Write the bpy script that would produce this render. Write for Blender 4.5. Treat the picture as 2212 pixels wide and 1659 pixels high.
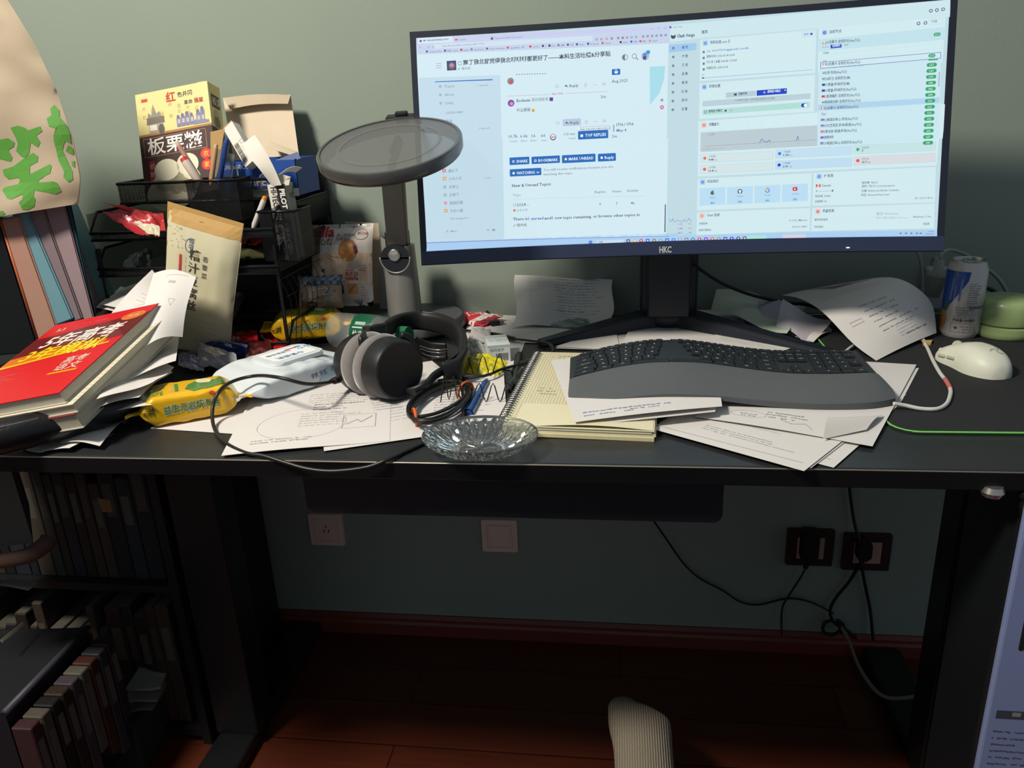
import bpy, bmesh, math, random
import numpy as np
from mathutils import Vector, Matrix, noise
C = bpy.context.scene.collection
for _o in list(bpy.data.objects): bpy.data.objects.remove(_o)
# ---------------------------------------------------------------- camera, world, lights, exposure
DZ = 0.80                       # desk top height
PI = math.pi
F = 1700.0
_p, _y, _r = [math.radians(a) for a in (19.3, 8.34, 2.66)]
FW = np.array([-math.sin(_y)*math.cos(_p), math.cos(_y)*math.cos(_p), -math.sin(_p)])
_r0 = np.array([math.cos(_y), math.sin(_y), 0.0]); _u0 = np.cross(_r0, FW)
RT = _r0*math.cos(_r)-_u0*math.sin(_r); UP = _u0*math.cos(_r)+_r0*math.sin(_r)
CAM = np.array([0.0, -0.8474, DZ+0.40])
cd = bpy.data.cameras.new('camera'); cam = bpy.data.objects.new('camera', cd); C.objects.link(cam)
cd.sensor_width = 36.0; cd.lens = F/2212*36.0; cd.clip_start = 0.02; cd.clip_end = 50
m3 = Matrix((RT, UP, -FW)).transposed()
cam.matrix_world = Matrix.Translation(CAM) @ m3.to_4x4()
bpy.context.scene.camera = cam
w = bpy.data.worlds.new('world'); bpy.context.scene.world = w; w.use_nodes = True
bg = w.node_tree.nodes['Background']; bg.inputs[0].default_value = (0.50, 0.60, 0.72, 1); bg.inputs[1].default_value = 0.34
ld = bpy.data.lights.new('ceiling_lamp', 'AREA'); ld.shape = 'DISK'; ld.size = 0.40; ld.energy = 69; ld.color = (1.0, 0.92, 0.80)
lo = bpy.data.objects.new('ceiling_lamp', ld); C.objects.link(lo)
lo.location = (-1.3, -0.85, 2.65)
lo.rotation_euler = (Vector((0.0, 0.4, 0.9))-Vector(lo.location)).to_track_quat('-Z', 'Y').to_euler()
vs = bpy.context.scene.view_settings
bpy.context.scene.display_settings.display_device = 'sRGB'
vs.view_transform = 'Standard'; vs.look = 'None'; vs.exposure = 0.0; vs.gamma = 1.0; vs.use_curve_mapping = False
# ---------------------------------------------------------------- helpers
def ray(x, y): return FW + RT*(x-1106)/F - UP*(y-829.5)/F
def D(x, y, dz=0.0):
    d = ray(x, y); t = (DZ+dz-CAM[2])/d[2]; return Vector(CAM+d*t)
def W(x, y, Y):
    d = ray(x, y); t = (Y-CAM[1])/d[1]; return Vector(CAM+d*t)
def lin(c):
    if isinstance(c, str): c = [int(c[i:i+2], 16)/255 for i in (0, 2, 4)]
    return tuple((v/12.92 if v <= .04045 else ((v+.055)/1.055)**2.4) for v in c)
_mats = {}
def M(hexc, rough=.6, metal=0.0, var=.06, scale=40., bump=0.0, bscale=300., trans=0.0, alpha=1.0, coat=0.0, emis=0.0, ior=1.45, spec=.5, sheen=0.0, sub=0.0):
    key = (hexc, rough, metal, var, scale, bump, bscale, trans, alpha, coat, emis, ior, spec, sheen, sub)
    if key in _mats: return _mats[key]
    m = bpy.data.materials.new('mat_'+hexc); m.use_nodes = True
    nt = m.node_tree; b = nt.nodes['Principled BSDF']; col = lin(hexc)
    tc = nt.nodes.new('ShaderNodeTexCoord')
    if var > 0:
        nz = nt.nodes.new('ShaderNodeTexNoise'); nz.inputs['Scale'].default_value = scale; nz.inputs['Detail'].default_value = 3
        nt.links.new(tc.outputs['Object'], nz.inputs['Vector'])
        mx = nt.nodes.new('ShaderNodeMix'); mx.data_type = 'RGBA'
        mx.inputs[6].default_value = (*[c*(1-var) for c in col], 1); mx.inputs[7].default_value = (*[min(1, c*(1+var)) for c in col], 1)
        nt.links.new(nz.outputs['Fac'], mx.inputs[0]); nt.links.new(mx.outputs[2], b.inputs['Base Color'])
    else: b.inputs['Base Color'].default_value = (*col, 1)
    b.inputs['Roughness'].default_value = rough; b.inputs['Metallic'].default_value = metal
    b.inputs['IOR'].default_value = ior; b.inputs['Transmission Weight'].default_value = trans
    b.inputs['Alpha'].default_value = alpha; b.inputs['Coat Weight'].default_value = coat
    b.inputs['Specular IOR Level'].default_value = spec; b.inputs['Sheen Weight'].default_value = sheen
    if sub: b.inputs['Subsurface Weight'].default_value = sub; b.inputs['Subsurface Scale'].default_value = .005
    if emis: b.inputs['Emission Color'].default_value = (*col, 1); b.inputs['Emission Strength'].default_value = emis
    if bump:
        n2 = nt.nodes.new('ShaderNodeTexNoise'); n2.inputs['Scale'].default_value = bscale; n2.inputs['Detail'].default_value = 4
        nt.links.new(tc.outputs['Object'], n2.inputs['Vector'])
        bp = nt.nodes.new('ShaderNodeBump'); bp.inputs['Strength'].default_value = bump; bp.inputs['Distance'].default_value = .002
        nt.links.new(n2.outputs['Fac'], bp.inputs['Height']); nt.links.new(bp.outputs['Normal'], b.inputs['Normal'])
    _mats[key] = m; return m
def attr_mat(name, rough=.6, emis=0.0, coat=0.0):
    if name in _mats: return _mats[name]
    m = bpy.data.materials.new(name); m.use_nodes = True; nt = m.node_tree; b = nt.nodes['Principled BSDF']
    a = nt.nodes.new('ShaderNodeVertexColor'); a.layer_name = 'Col'
    if emis:
        nt.links.new(a.outputs[0], b.inputs['Emission Color']); b.inputs['Emission Strength'].default_value = emis
        b.inputs['Base Color'].default_value = (.01, .01, .01, 1)
    else: nt.links.new(a.outputs[0], b.inputs['Base Color'])
    b.inputs['Roughness'].default_value = rough; b.inputs['Coat Weight'].default_value = coat
    _mats[name] = m; return m
PRINT = lambda: attr_mat('print_ink', .6)
GLOSSP = lambda: attr_mat('print_gloss', .28, 0, .3)
SCREENP = lambda: attr_mat('screen_pixels', .4, 1.0)
def link(name, me, m, parent=None, smooth=False):
    o = bpy.data.objects.new(name, me); C.objects.link(o)
    if m is not None:
        for q in (m if isinstance(m, (list, tuple)) else [m]): me.materials.append(q)
    if smooth:
        me.polygons.foreach_set('use_smooth', [True]*len(me.polygons))
        if smooth != True and smooth != 1:
            me.set_sharp_from_angle(angle=math.radians(smooth))
    if parent is not None: o.parent = parent
    return o
def obj(name, bm, m, parent=None, smooth=False):
    bmesh.ops.recalc_face_normals(bm, faces=bm.faces)
    me = bpy.data.meshes.new(name); bm.to_mesh(me); bm.free()
    return link(name, me, m, parent, smooth)
def thing(name, label, cat, mw=None, group=None):
    o = bpy.data.objects.new(name, None); C.objects.link(o); o.empty_display_size = .02
    if mw is not None: o.matrix_world = mw
    o['label'] = label; o['category'] = cat
    if group: o['group'] = group
    return o
def tag(o, label, cat, group=None):
    o['label'] = label; o['category'] = cat
    if group: o['group'] = group
    return o
def struct(o): o['kind'] = 'structure'; return o
def frame(O, X, Y):
    """matrix with local x along X, local y as near Y as possible"""
    X = Vector(X).normalized(); Z = X.cross(Vector(Y)).normalized(); Yv = Z.cross(X)
    m = Matrix((X, Yv, Z)).transposed().to_4x4(); m.translation = Vector(O); return m
def rotz(O, a): return Matrix.Translation(O) @ Matrix.Rotation(a, 4, 'Z')
def box(bm, a, b, bev=0, seg=2):
    x0, y0, z0 = a; x1, y1, z1 = b
    v = [bm.verts.new(p) for p in ((x0,y0,z0),(x1,y0,z0),(x1,y1,z0),(x0,y1,z0),(x0,y0,z1),(x1,y0,z1),(x1,y1,z1),(x0,y1,z1))]
    fs = [bm.faces.new([v[i] for i in q]) for q in ((0,3,2,1),(4,5,6,7),(0,1,5,4),(1,2,6,5),(2,3,7,6),(3,0,4,7))]
    if bev:
        es = list({e for f in fs for e in f.edges})
        bmesh.ops.bevel(bm, geom=es, offset=bev, segments=seg, affect='EDGES', profile=.5)
def Box(a, b, bev=0, seg=2):
    bm = bmesh.new(); box(bm, a, b, bev, seg); return bm
def hexa(bm, P):
    """8 points, bottom 4 then top 4"""
    v = [bm.verts.new(p) for p in P]
    for q in ((0,3,2,1),(4,5,6,7),(0,1,5,4),(1,2,6,5),(2,3,7,6),(3,0,4,7)): bm.faces.new([v[i] for i in q])
def lathe(bm, prof, seg=40, M4=None, sx=1, sy=1, closed=False):
    rings = []
    for (r, z) in prof:
        if r < 1e-6: rings.append([bm.verts.new((0, 0, z))]); continue
        rings.append([bm.verts.new((r*sx*math.cos(2*PI*k/seg), r*sy*math.sin(2*PI*k/seg), z)) for k in range(seg)])
    pr = list(zip(rings, rings[1:]))
    if closed: pr.append((rings[-1], rings[0]))
    for A, B in pr:
        for k in range(seg):
            k2 = (k+1) % seg
            if len(A) == 1 and len(B) == 1: continue
            if len(A) == 1: bm.faces.new((A[0], B[k], B[k2]))
            elif len(B) == 1: bm.faces.new((A[k], A[k2], B[0]))
            else: bm.faces.new((A[k], A[k2], B[k2], B[k]))
    if M4 is not None:
        vv = [v for r in rings for v in r]; bmesh.ops.transform(bm, matrix=M4, verts=vv)
def Lathe(prof, seg=40, M4=None, sx=1, sy=1, closed=False):
    bm = bmesh.new(); lathe(bm, prof, seg, M4, sx, sy, closed); return bm
def smoothpts(P, n=8, closed=False):
    P = [Vector(p) for p in P]; out = []; N = len(P)
    rng = range(N if closed else N-1)
    for i in rng:
        g = (lambda k: P[k % N]) if closed else (lambda k: P[max(0, min(N-1, k))])
        a, b, c, d = g(i-1), g(i), g(i+1), g(i+2)
        for j in range(n):
            t = j/n
            out.append(.5*((2*b)+(-a+c)*t+(2*a-5*b+4*c-d)*t*t+(-a+3*b-3*c+d)*t**3))
    if not closed: out.append(P[-1])
    return out
def tube(bm, P, r, seg=8, n=8, closed=False, smooth=True, flat=1.0):
    pts = smoothpts(P, n, closed) if smooth else [Vector(p) for p in P]
    N = len(pts); rings = []; up = None
    for i in range(N):
        a = pts[(i-1) % N] if (closed or i > 0) else pts[0]; b = pts[(i+1) % N] if (closed or i < N-1) else pts[-1]
        t = (b-a); t = t.normalized() if t.length > 1e-9 else Vector((0, 0, 1))
        if up is None:
            up = Vector((0, 0, 1)) if abs(t.z) < .9 else Vector((1, 0, 0))
        s = t.cross(up).normalized(); up = s.cross(t).normalized()
        rr = r(i/(N-1)) if callable(r) else r
        rings.append([bm.verts.new(pts[i]+s*math.cos(2*PI*k/seg)*rr+up*math.sin(2*PI*k/seg)*rr*flat) for k in range(seg)])
    pr = list(zip(rings, rings[1:]))
    if closed: pr.append((rings[-1], rings[0]))
    for A, B in pr:
        for k in range(seg): bm.faces.new((A[k], A[(k+1) % seg], B[(k+1) % seg], B[k]))
    if not closed:
        bm.faces.new(rings[0]); bm.faces.new(rings[-1])
def Tube(P, r, **k):
    bm = bmesh.new(); tube(bm, P, r, **k); return bm
def prism(bm, pts, z0, z1):
    a = [bm.verts.new((x, y, z0)) for x, y in pts]; b = [bm.verts.new((x, y, z1)) for x, y in pts]
    bm.faces.new(a[::-1]); bm.faces.new(b); n = len(pts)
    for i in range(n): bm.faces.new((a[i], a[(i+1) % n], b[(i+1) % n], b[i]))
def rrect(x0, y0, x1, y1, r, n=5):
    out = []
    for cx, cy, a0 in ((x1-r, y0+r, -90), (x1-r, y1-r, 0), (x0+r, y1-r, 90), (x0+r, y0+r, 180)):
        for k in range(n+1):
            a = math.radians(a0+90*k/n); out.append((cx+r*math.cos(a), cy+r*math.sin(a)))
    return out
def shell(fn, nu, nv, both=False, th=.0004):
    """grid surface from fn(u,v)->Vector; both: closed with fn2(u,v)"""
    bm = bmesh.new()
    g = [[bm.verts.new(fn(i/nu, j/nv)) for j in range(nv+1)] for i in range(nu+1)]
    for i in range(nu):
        for j in range(nv): bm.faces.new((g[i][j], g[i+1][j], g[i+1][j+1], g[i][j+1]))
    if both:
        h = [[bm.verts.new(both(i/nu, j/nv)) for j in range(nv+1)] for i in range(nu+1)]
        for i in range(nu):
            for j in range(nv): bm.faces.new((h[i][j], h[i][j+1], h[i+1][j+1], h[i+1][j]))
        bmesh.ops.remove_doubles(bm, verts=bm.verts, dist=1e-5)
        # close rims
        es = [e for e in bm.edges if len(e.link_faces) == 1]
        if es:
            try: bmesh.ops.bridge_loops(bm, edges=es)
            except Exception: pass
    return bm
def solid(o, th=.0004, off=-1):
    me = o.data; bm = bmesh.new(); bm.from_mesh(me); bmesh.ops.solidify(bm, geom=bm.faces[:], thickness=th)
    bm.to_mesh(me); bm.free(); me.set_sharp_from_angle(angle=math.radians(50)); return o
_tc = {}
def textmesh(s, bold=0.0, shear=0.0, res=2):
    k = (s, bold, shear, res)
    if k in _tc: return _tc[k]
    cu = bpy.data.curves.new('t', 'FONT'); cu.body = s; cu.size = 1; cu.resolution_u = res; cu.offset = bold; cu.shear = shear
    cu.dimensions = '2D'; cu.fill_mode = 'FRONT'
    ob = bpy.data.objects.new('t', cu); C.objects.link(ob)
    dg = bpy.context.evaluated_depsgraph_get(); me = bpy.data.meshes.new_from_object(ob.evaluated_get(dg))
    V = [(v.co.x, v.co.y) for v in me.vertices]; P = [tuple(p.vertices) for p in me.polygons]
    bpy.data.objects.remove(ob); bpy.data.curves.remove(cu); bpy.data.meshes.remove(me)
    xs = [v[0] for v in V] or [0, 0]
    _tc[k] = (V, P, min(xs), max(xs)); return _tc[k]
class Cv:
    """flat printing: coloured shapes in 2D, mapped onto a surface"""
    def __init__(s): s.V = []; s.F = []; s.K = []; s.L = []
    def add(s, V, Fs, col, layer):
        n = len(s.V); s.V += [(x, y, layer) for x, y in V]
        for f in Fs: s.F.append([n+i for i in f]); s.K.append(col)
    def poly(s, pts, col, layer=1): s.add(pts, [list(range(len(pts)))], col, layer)
    def rect(s, x, y, w, h, col, layer=1, r=0):
        if r: s.poly(rrect(x, y, x+w, y+h, min(r, abs(w)/2, abs(h)/2)), col, layer)
        else: s.poly([(x, y), (x+w, y), (x+w, y+h), (x, y+h)], col, layer)
    def frame(s, x, y, w, h, t, col, layer=2):
        for a in ((x, y, w, t), (x, y+h-t, w, t), (x, y, t, h), (x+w-t, y, t, h)): s.rect(*a, col, layer)
    def ell(s, x, y, rx, ry, col, layer=1, n=20): s.poly([(x+rx*math.cos(2*PI*k/n), y+ry*math.sin(2*PI*k/n)) for k in range(n)], col, layer)
    def ring(s, x, y, rx, ry, t, col, layer=2, n=24, a0=0, a1=2*PI):
        for k in range(n):
            a, b = a0+(a1-a0)*k/n, a0+(a1-a0)*(k+1)/n
            s.poly([(x+rx*math.cos(a), y+ry*math.sin(a)), (x+rx*math.cos(b), y+ry*math.sin(b)), (x+(rx-t)*math.cos(b), y+(ry-t)*math.sin(b)), (x+(rx-t)*math.cos(a), y+(ry-t)*math.sin(a))], col, layer)
    def line(s, x0, y0, x1, y1, w, col, layer=3):
        dx, dy = x1-x0, y1-y0; L = math.hypot(dx, dy) or 1; nx, ny = -dy/L*w/2, dx/L*w/2
        s.poly([(x0+nx, y0+ny), (x0-nx, y0-ny), (x1-nx, y1-ny), (x1+nx, y1+ny)], col, layer)
    def pline(s, pts, w, col, layer=3):
        for a, b in zip(pts, pts[1:]): s.line(*a, *b, w, col, layer)
    def text(s, t, x, y, size, col, bold=0., align='l', rot=0., layer=5, sx=1., width=None, shear=0., res=2):
        V, P, a, b = textmesh(t, bold, shear, res)
        if width: sx = width/((b-a)*size+1e-9)
        ox = {'l': a, 'c': (a+b)/2, 'r': b}[align]; c, q = math.cos(rot), math.sin(rot)
        VV = []
        for vx, vy in V:
            X, Y = (vx-ox)*size*sx, vy*size; VV.append((x+X*c-Y*q, y+X*q+Y*c))
        s.add(VV, P, col, layer)
    def scribble(s, x, y, w, rows, dy, size, col, seed=0, layer=3, fill=.8, rot=0.):
        """rows of small illegible strokes, like handwriting or fine print seen from afar"""
        R = random.Random(seed); c, q = math.cos(rot), math.sin(rot)
        for j in range(rows):
            X = 0; L = w*R.uniform(fill-.25, 1)
            while X < L:
                l = size*R.uniform(.4, 1.3)
                if R.random() < .85:
                    a = (X, -j*dy+R.uniform(-.1, .1)*size); b = (X+l*.8, -j*dy+R.uniform(-.25, .25)*size)
                    g = lambda p: (x+p[0]*c-p[1]*q, y+p[0]*q+p[1]*c)
                    s.line(*g(a), *g(b), size*R.uniform(.25, .5), col, layer)
                X += l
    def build(s, name, fn, parent, mat=None, eps=.00008, cx=0, cy=0):
        """fn(x,y)->(pos, normal)"""
        bm = bmesh.new(); cl = bm.loops.layers.float_color.new('Col'); lay = bm.verts.layers.float.new('lay')
        vs = []
        for (x, y, l) in s.V:
            v = bm.verts.new((x, y, 0)); v[lay] = l; vs.append(v)
        for f, k in zip(s.F, s.K):
            try: fc = bm.faces.new([vs[i] for i in f])
            except ValueError: continue
            c = (*lin(k), 1)
            for lp in fc.loops: lp[cl] = c
        xs = [v[0] for v in s.V]; ys = [v[1] for v in s.V]
        for step, ax, lo_, hi in ((cx, 0, min(xs), max(xs)), (cy, 1, min(ys), max(ys))):
            if step:
                k = math.ceil(lo_/step)
                while k*step < hi:
                    co = Vector((k*step, 0, 0)) if ax == 0 else Vector((0, k*step, 0)); no = Vector((1, 0, 0)) if ax == 0 else Vector((0, 1, 0))
                    bmesh.ops.bisect_plane(bm, geom=bm.verts[:]+bm.edges[:]+bm.faces[:], plane_co=co, plane_no=no, dist=1e-7)
                    k += 1
        for v in bm.verts:
            p, n = fn(v.co.x, v.co.y); v.co = Vector(p)+Vector(n)*(v[lay]*eps)
        me = bpy.data.meshes.new(name); bm.to_mesh(me); bm.free()
        return link(name, me, mat or PRINT(), parent)
def flatmap(z=0.0, ox=0.0, oy=0.0):
    return lambda x, y: ((x+ox, y+oy, z), (0, 0, 1))
def onsurf(fn, w=1., h=1., off=0.0, flip=1):
    """map canvas coords (0..w,0..h) on surface fn(u,v)"""
    def g(x, y):
        u, v = min(max(x/w, 0.), 1.), min(max(y/h, 0.), 1.); e = 1e-3
        p = fn(u, v); a = fn(min(1, u+e), v)-fn(max(0, u-e), v); b = fn(u, min(1, v+e))-fn(u, max(0, v-e))
        n = a.cross(b)
        n = n.normalized()*flip if n.length > 1e-12 else Vector((0, 0, 1))
        return p+n*off, n
    return g
def fbm(x, y, z=0.0, s=1.0): return noise.noise(Vector((x*s, y*s, z)))
def copy_tree(o, mw=None, label=None):
    c = o.copy(); C.objects.link(c)
    if mw is not None: c.matrix_world = mw
    if label: c['label'] = label
    for ch in o.children:
        d = ch.copy(); C.objects.link(d); d.parent = c
        for g in ch.children:
            e = g.copy(); C.objects.link(e); e.parent = d
    return c
# ---------------------------------------------------------------- room
WY = 0.72
wm = M('8c988c', .85, var=.03, scale=8, bump=.15, bscale=120)
struct(obj('wall_back', Box((-2.6, WY, 0), (1.9, WY+.12, 2.7)), wm))
struct(obj('wall_left', Box((-2.72, -2.6, 0), (-2.6, WY+.12, 2.7)), wm))
fl = bpy.data.materials.new('floor_wood'); fl.use_nodes = True; nt = fl.node_tree; b = nt.nodes['Principled BSDF']
tc = nt.nodes.new('ShaderNodeTexCoord'); br = nt.nodes.new('ShaderNodeTexBrick'); mp = nt.nodes.new('ShaderNodeMapping')
nt.links.new(tc.outputs['Object'], mp.inputs[0]); nt.links.new(mp.outputs[0], br.inputs['Vector'])
br.inputs['Scale'].default_value = 1; br.inputs['Brick Width'].default_value = .9; br.inputs['Row Height'].default_value = .12; br.inputs['Mortar Size'].default_value = .0015
br.inputs['Color1'].default_value = (*lin('68301c'), 1); br.inputs['Color2'].default_value = (*lin('5a2716'), 1); br.inputs['Mortar'].default_value = (*lin('2a0f08'), 1)
nz = nt.nodes.new('ShaderNodeTexNoise'); nz.inputs['Scale'].default_value = 3; mp2 = nt.nodes.new('ShaderNodeMapping'); mp2.inputs['Scale'].default_value = (2, 30, 1)
nt.links.new(tc.outputs['Object'], mp2.inputs[0]); nt.links.new(mp2.outputs[0], nz.inputs['Vector'])
mx = nt.nodes.new('ShaderNodeMix'); mx.data_type = 'RGBA'; mx.blend_type = 'MULTIPLY'; mx.inputs[0].default_value = .45
nt.links.new(br.outputs['Color'], mx.inputs[6]); nt.links.new(nz.outputs['Fac'], mx.inputs[7]); nt.links.new(mx.outputs[2], b.inputs['Base Color'])
b.inputs['Roughness'].default_value = .38
struct(obj('floor', Box((-2.6, -2.6, -.05), (1.9, WY, 0)), fl))
bm = bmesh.new(); prof = [(0, 0), (-.014, 0), (-.014, .03), (-.010, .036), (-.010, .044), (-.004, .052), (0, .052)]
a = [bm.verts.new((-2.6, WY+y, z)) for y, z in prof]; c_ = [bm.verts.new((1.9, WY+y, z)) for y, z in prof]
for i in range(len(prof)-1): bm.faces.new((a[i], a[i+1], c_[i+1], c_[i]))
struct(obj('baseboard_back', bm, M('74362a', .4, var=.15, scale=15)))
# ---------------------------------------------------------------- desk
BLK = M('17181a', .38, var=.15, scale=60, bump=.05)
dk = thing('desk', 'black rectangular desk on T-shaped legs, covered in papers, snacks and a keyboard', 'desk', Matrix.Translation((0, .35, 0)))
dk_m = lambda: Matrix.Translation((0, -.35, 0))
def dpart(name, bm, m, par=None, smooth=False):
    bmesh.ops.transform(bm, matrix=dk_m(), verts=bm.verts); return obj(name, bm, m, par or dk, smooth)
dpart('tabletop', Box((-1.12, 0.0, DZ-.022), (.95, .70, DZ), .002, 2), M('26282a', .36, var=.12, scale=120, bump=.04, bscale=500))
dpart('edge_strip', Box((-1.12, -.0025, DZ-.0235), (.95, 0.0015, DZ-.001), .001, 2), M('0e0e10', .3))
dpart('edge_highlight_line', Tube([(-1.12, -.0022, DZ-.0012), (.95, -.0022, DZ-.0012)], .0011, smooth=False), M('8f8b7c', .3, .4), None, True)  # pale tube painted as the highlight along the desk edge, no real trim
# hanging drawer under the top
a = W(652, 1020, .03); b2 = W(1560, 1130, .03)
bm = bmesh.new(); prism(bm, [(x, z) for x, z in rrect(a.x, b2.z, b2.x, DZ-.0225, .012)], 0, .36)
bmesh.ops.transform(bm, matrix=Matrix(((1,0,0,0),(0,0,1,.03),(0,1,0,0),(0,0,0,1))), verts=bm.verts)
dr = dpart('drawer', bm, M('1a1a1e', .45, bump=.05))
dpart('drawer_lip', Box((a.x+.01, .024, DZ-.036), (b2.x-.01, .032, DZ-.031), .001, 1), M('0e0e10', .3), dr); dpart('lip_highlight_line', Tube([(a.x+.01, .0235, DZ-.0305), (b2.x-.01, .0235, DZ-.0305)], .0009, smooth=False), M('8f8b7c', .3, .4), dr, True)  # pale tube on the drawer lip is a painted highlight line
for k, x in enumerate((-1.0, .62)):
    lx = x if k == 0 else .575
    if k == 0: lx = W(450, 1015, .33).x-.045
    dpart('leg', Box((lx-.045, .33, .03), (lx+.045, .40, DZ-.05), .004), BLK)
    dpart('foot', Box((lx-.04, .06 if k == 0 else .17, 0.004), (lx+.04, .70, .032), .006), BLK)
    dpart('top_bracket', Box((lx-.03, .15, DZ-.05), (lx+.03, .64, DZ-.0225), .003), BLK)
dpart('crossbar', Box((-.66, .55, DZ-.07), (.62, .59, DZ-.03), .003), BLK)
# ---------------------------------------------------------------- sockets
whp = M('ecd0be', .45, var=.03)
pl = thing('wall_socket', 'pale pinkish wall plate leftmost under the desk, below the left end of the drawer', 'wall socket', frame(W(676, 1173, WY), (1, 0, 0), (0, 0, 1)), 'pale wall plates under the desk')
# local x right, y up, z towards camera? -> frame gives z = x cross y = -Y(world) => towards the camera
def plate(root, w, h, m, t=.008):
    bm = bmesh.new(); prism(bm, rrect(0, 0, w, h, .004), 0, t); p = obj('face_plate', bm, m, root)
    return p
plate(pl, .082, .082, whp); 
c = Cv(); c.frame(.012, .012, .058, .058, .0006, '8e7464'); c.ell(.041, .05, .002, .003, '5a4238', 3); c.rect(.034, .034, .003, .008, '5a4238', 3); c.rect(.045, .034, .003, .008, '5a4238', 3)
c.build('slots', flatmap(.008), pl)
p2 = copy_tree(pl, frame(W(1044, 1187, WY), (1, 0, 0), (0, 0, 1)), 'pale pinkish wall plate under the middle of the desk, with a square rocker')
obj('rocker', Box((.018, .014, .008), (.064, .068, .0105), .001), whp, p2)
dm = M('3a2626', .35, var=.1)
def dark_socket(px, py, label):
    r = thing('wall_socket', label, 'wall socket', frame(W(px, py, WY), (1, 0, 0), (0, 0, 1)), 'dark framed sockets under the desk')
    plate(r, .098, .088, dm, .010)
    obj('socket_insert', Box((.022, .018, .010), (.078, .070, .012), .001), M('b89a88', .5), r)
    return r
s1 = dark_socket(1694, 1215, 'dark red-brown framed socket under the desk holding a large black plug')
s2 = dark_socket(1814, 1225, 'dark framed socket rightmost under the desk with a small plug and pale insert')
def plug(px, py, w, h, t, label):
    r = thing('plug', label, 'plug', frame(W(px, py, WY-.013), (1, 0, 0), (0, 0, 1)))
    bm = bmesh.new(); prism(bm, rrect(-w/2, -h/2, w/2, h/2, .008), 0, t); bmesh.ops.bevel(bm, geom=[e for e in bm.edges if all(v.co.z > t-.001 for v in e.verts)], offset=.004, segments=2, affect='EDGES')
    obj('plug_body', bm, M('101416', .5), r)
    obj('strain_relief', Tube([(0, -h/2+.004, t*.5), (-.002, -h/2-.012, t*.5), (-.004, -h/2-.02, t*.5)], .0055), M('0c0e10', .5), r); return r
plug(1745, 1170, .034, .072, .03, 'large black plug in the left dark socket under the desk')
plug(1862, 1180, .028, .045, .026, 'small black plug in the rightmost dark socket under the desk')
def cable(name, label, pts, r, m, cat='cable', n=8, group=None):
    o = obj(name, Tube(pts, r, n=n), m, None, True); return tag(o, label, cat, group)
kb_ = M('0a0c0c', .5)
wy = WY-.012
cable('power_cable', 'thin black cable drooping along the wall from the drawer to a knot', [W(1405, 1115, .64), W(1440, 1165, .69), W(1475, 1215, wy), W(1510, 1248, wy), W(1560, 1275, wy), W(1600, 1300, wy), W(1640, 1306, wy), W(1700, 1293, wy), W(1750, 1300, wy), W(1800, 1325, wy)], .0022, kb_)
cable('power_cable', 'black cable hanging from the large plug down behind the baseboard', [W(1741, 1222, wy), W(1732, 1243, wy), W(1705, 1285, wy), W(1691, 1310, wy), W(1688, 1340, wy), W(1689, 1372, wy-.01)], .002, kb_)
cable('power_cable', 'thick black cable coming down the wall from the desktop into the right socket', [W(1832, 1022, wy), W(1838, 1080, wy), W(1846, 1130, wy-.004), W(1856, 1168, wy-.016), W(1858, 1205, wy-.012), W(1870, 1270, wy), W(1880, 1320, wy), W(1886, 1382, wy-.01)], .0034, kb_)
cable('power_cable', 'black cable slanting from the small plug down to the tangled knot', [W(1862, 1210, wy-.01), W(1835, 1255, wy), W(1805, 1292, wy), W(1793, 1320, wy), W(1802, 1345, wy), W(1825, 1358, wy), W(1850, 1378, wy)], .0034, kb_)
cable('cable_knot', 'small tangled loop of black cable near the right baseboard', [W(1800, 1340, wy-.01), W(1782, 1345, wy-.01), W(1778, 1362, wy-.014), W(1795, 1372, wy-.01), W(1815, 1360, wy-.016), W(1808, 1340, wy-.02), W(1822, 1350, wy-.014), W(1818, 1368, wy-.01)], .0036, kb_)
cable('power_cable', 'pale grey cable trailing from the knot onto the dark floor', [W(1815, 1350, wy-.01), W(1835, 1390, .64), W(1855, 1440, .56), W(1885, 1485, .50), W(1915, 1506, .47), W(1950, 1508, .46), W(1977, 1504, .46)], .0036, M('8c857c', .6))
# ---------------------------------------------------------------- monitor
mon = thing('monitor', 'wide curved black monitor showing a forum page and a settings dashboard', 'monitor', Matrix.Translation((.08, .52, DZ)))
mi = Matrix.Translation((-.08, -.52, -DZ))
def mpart(name, bm, m, par=None, smooth=False):
    bmesh.ops.transform(bm, matrix=mi, verts=bm.verts); return obj(name, bm, m, par or mon, smooth)
TL, TR, BL, BR = W(900, 83, .45), W(2051, 0, .45), W(923, 543, .39), W(2022.5, 510.5, .39)
SAG = .030
Tn = (TL-BL).normalized(); Rn = (TR-TL).normalized(); Nn = Rn.cross((TL-BL)).normalized()  # towards viewer?
if Nn.y > 0: Nn = -Nn
def scr(u, v, off=0.0):
    p = BL.lerp(BR, u).lerp(TL.lerp(TR, u), v)
    s = SAG*(1-(2*u-1)**2)
    return p+Vector((0, 1, 0))*s+Nn*off
def scrn(u, v): 
    a = scr(u+.001, v)-scr(u-.001, v); b = scr(u, v+.001)-scr(u, v-.001); n = a.cross(b).normalized()
    return n if n.y < 0 else -n
SW, SH = .772, .325
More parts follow.
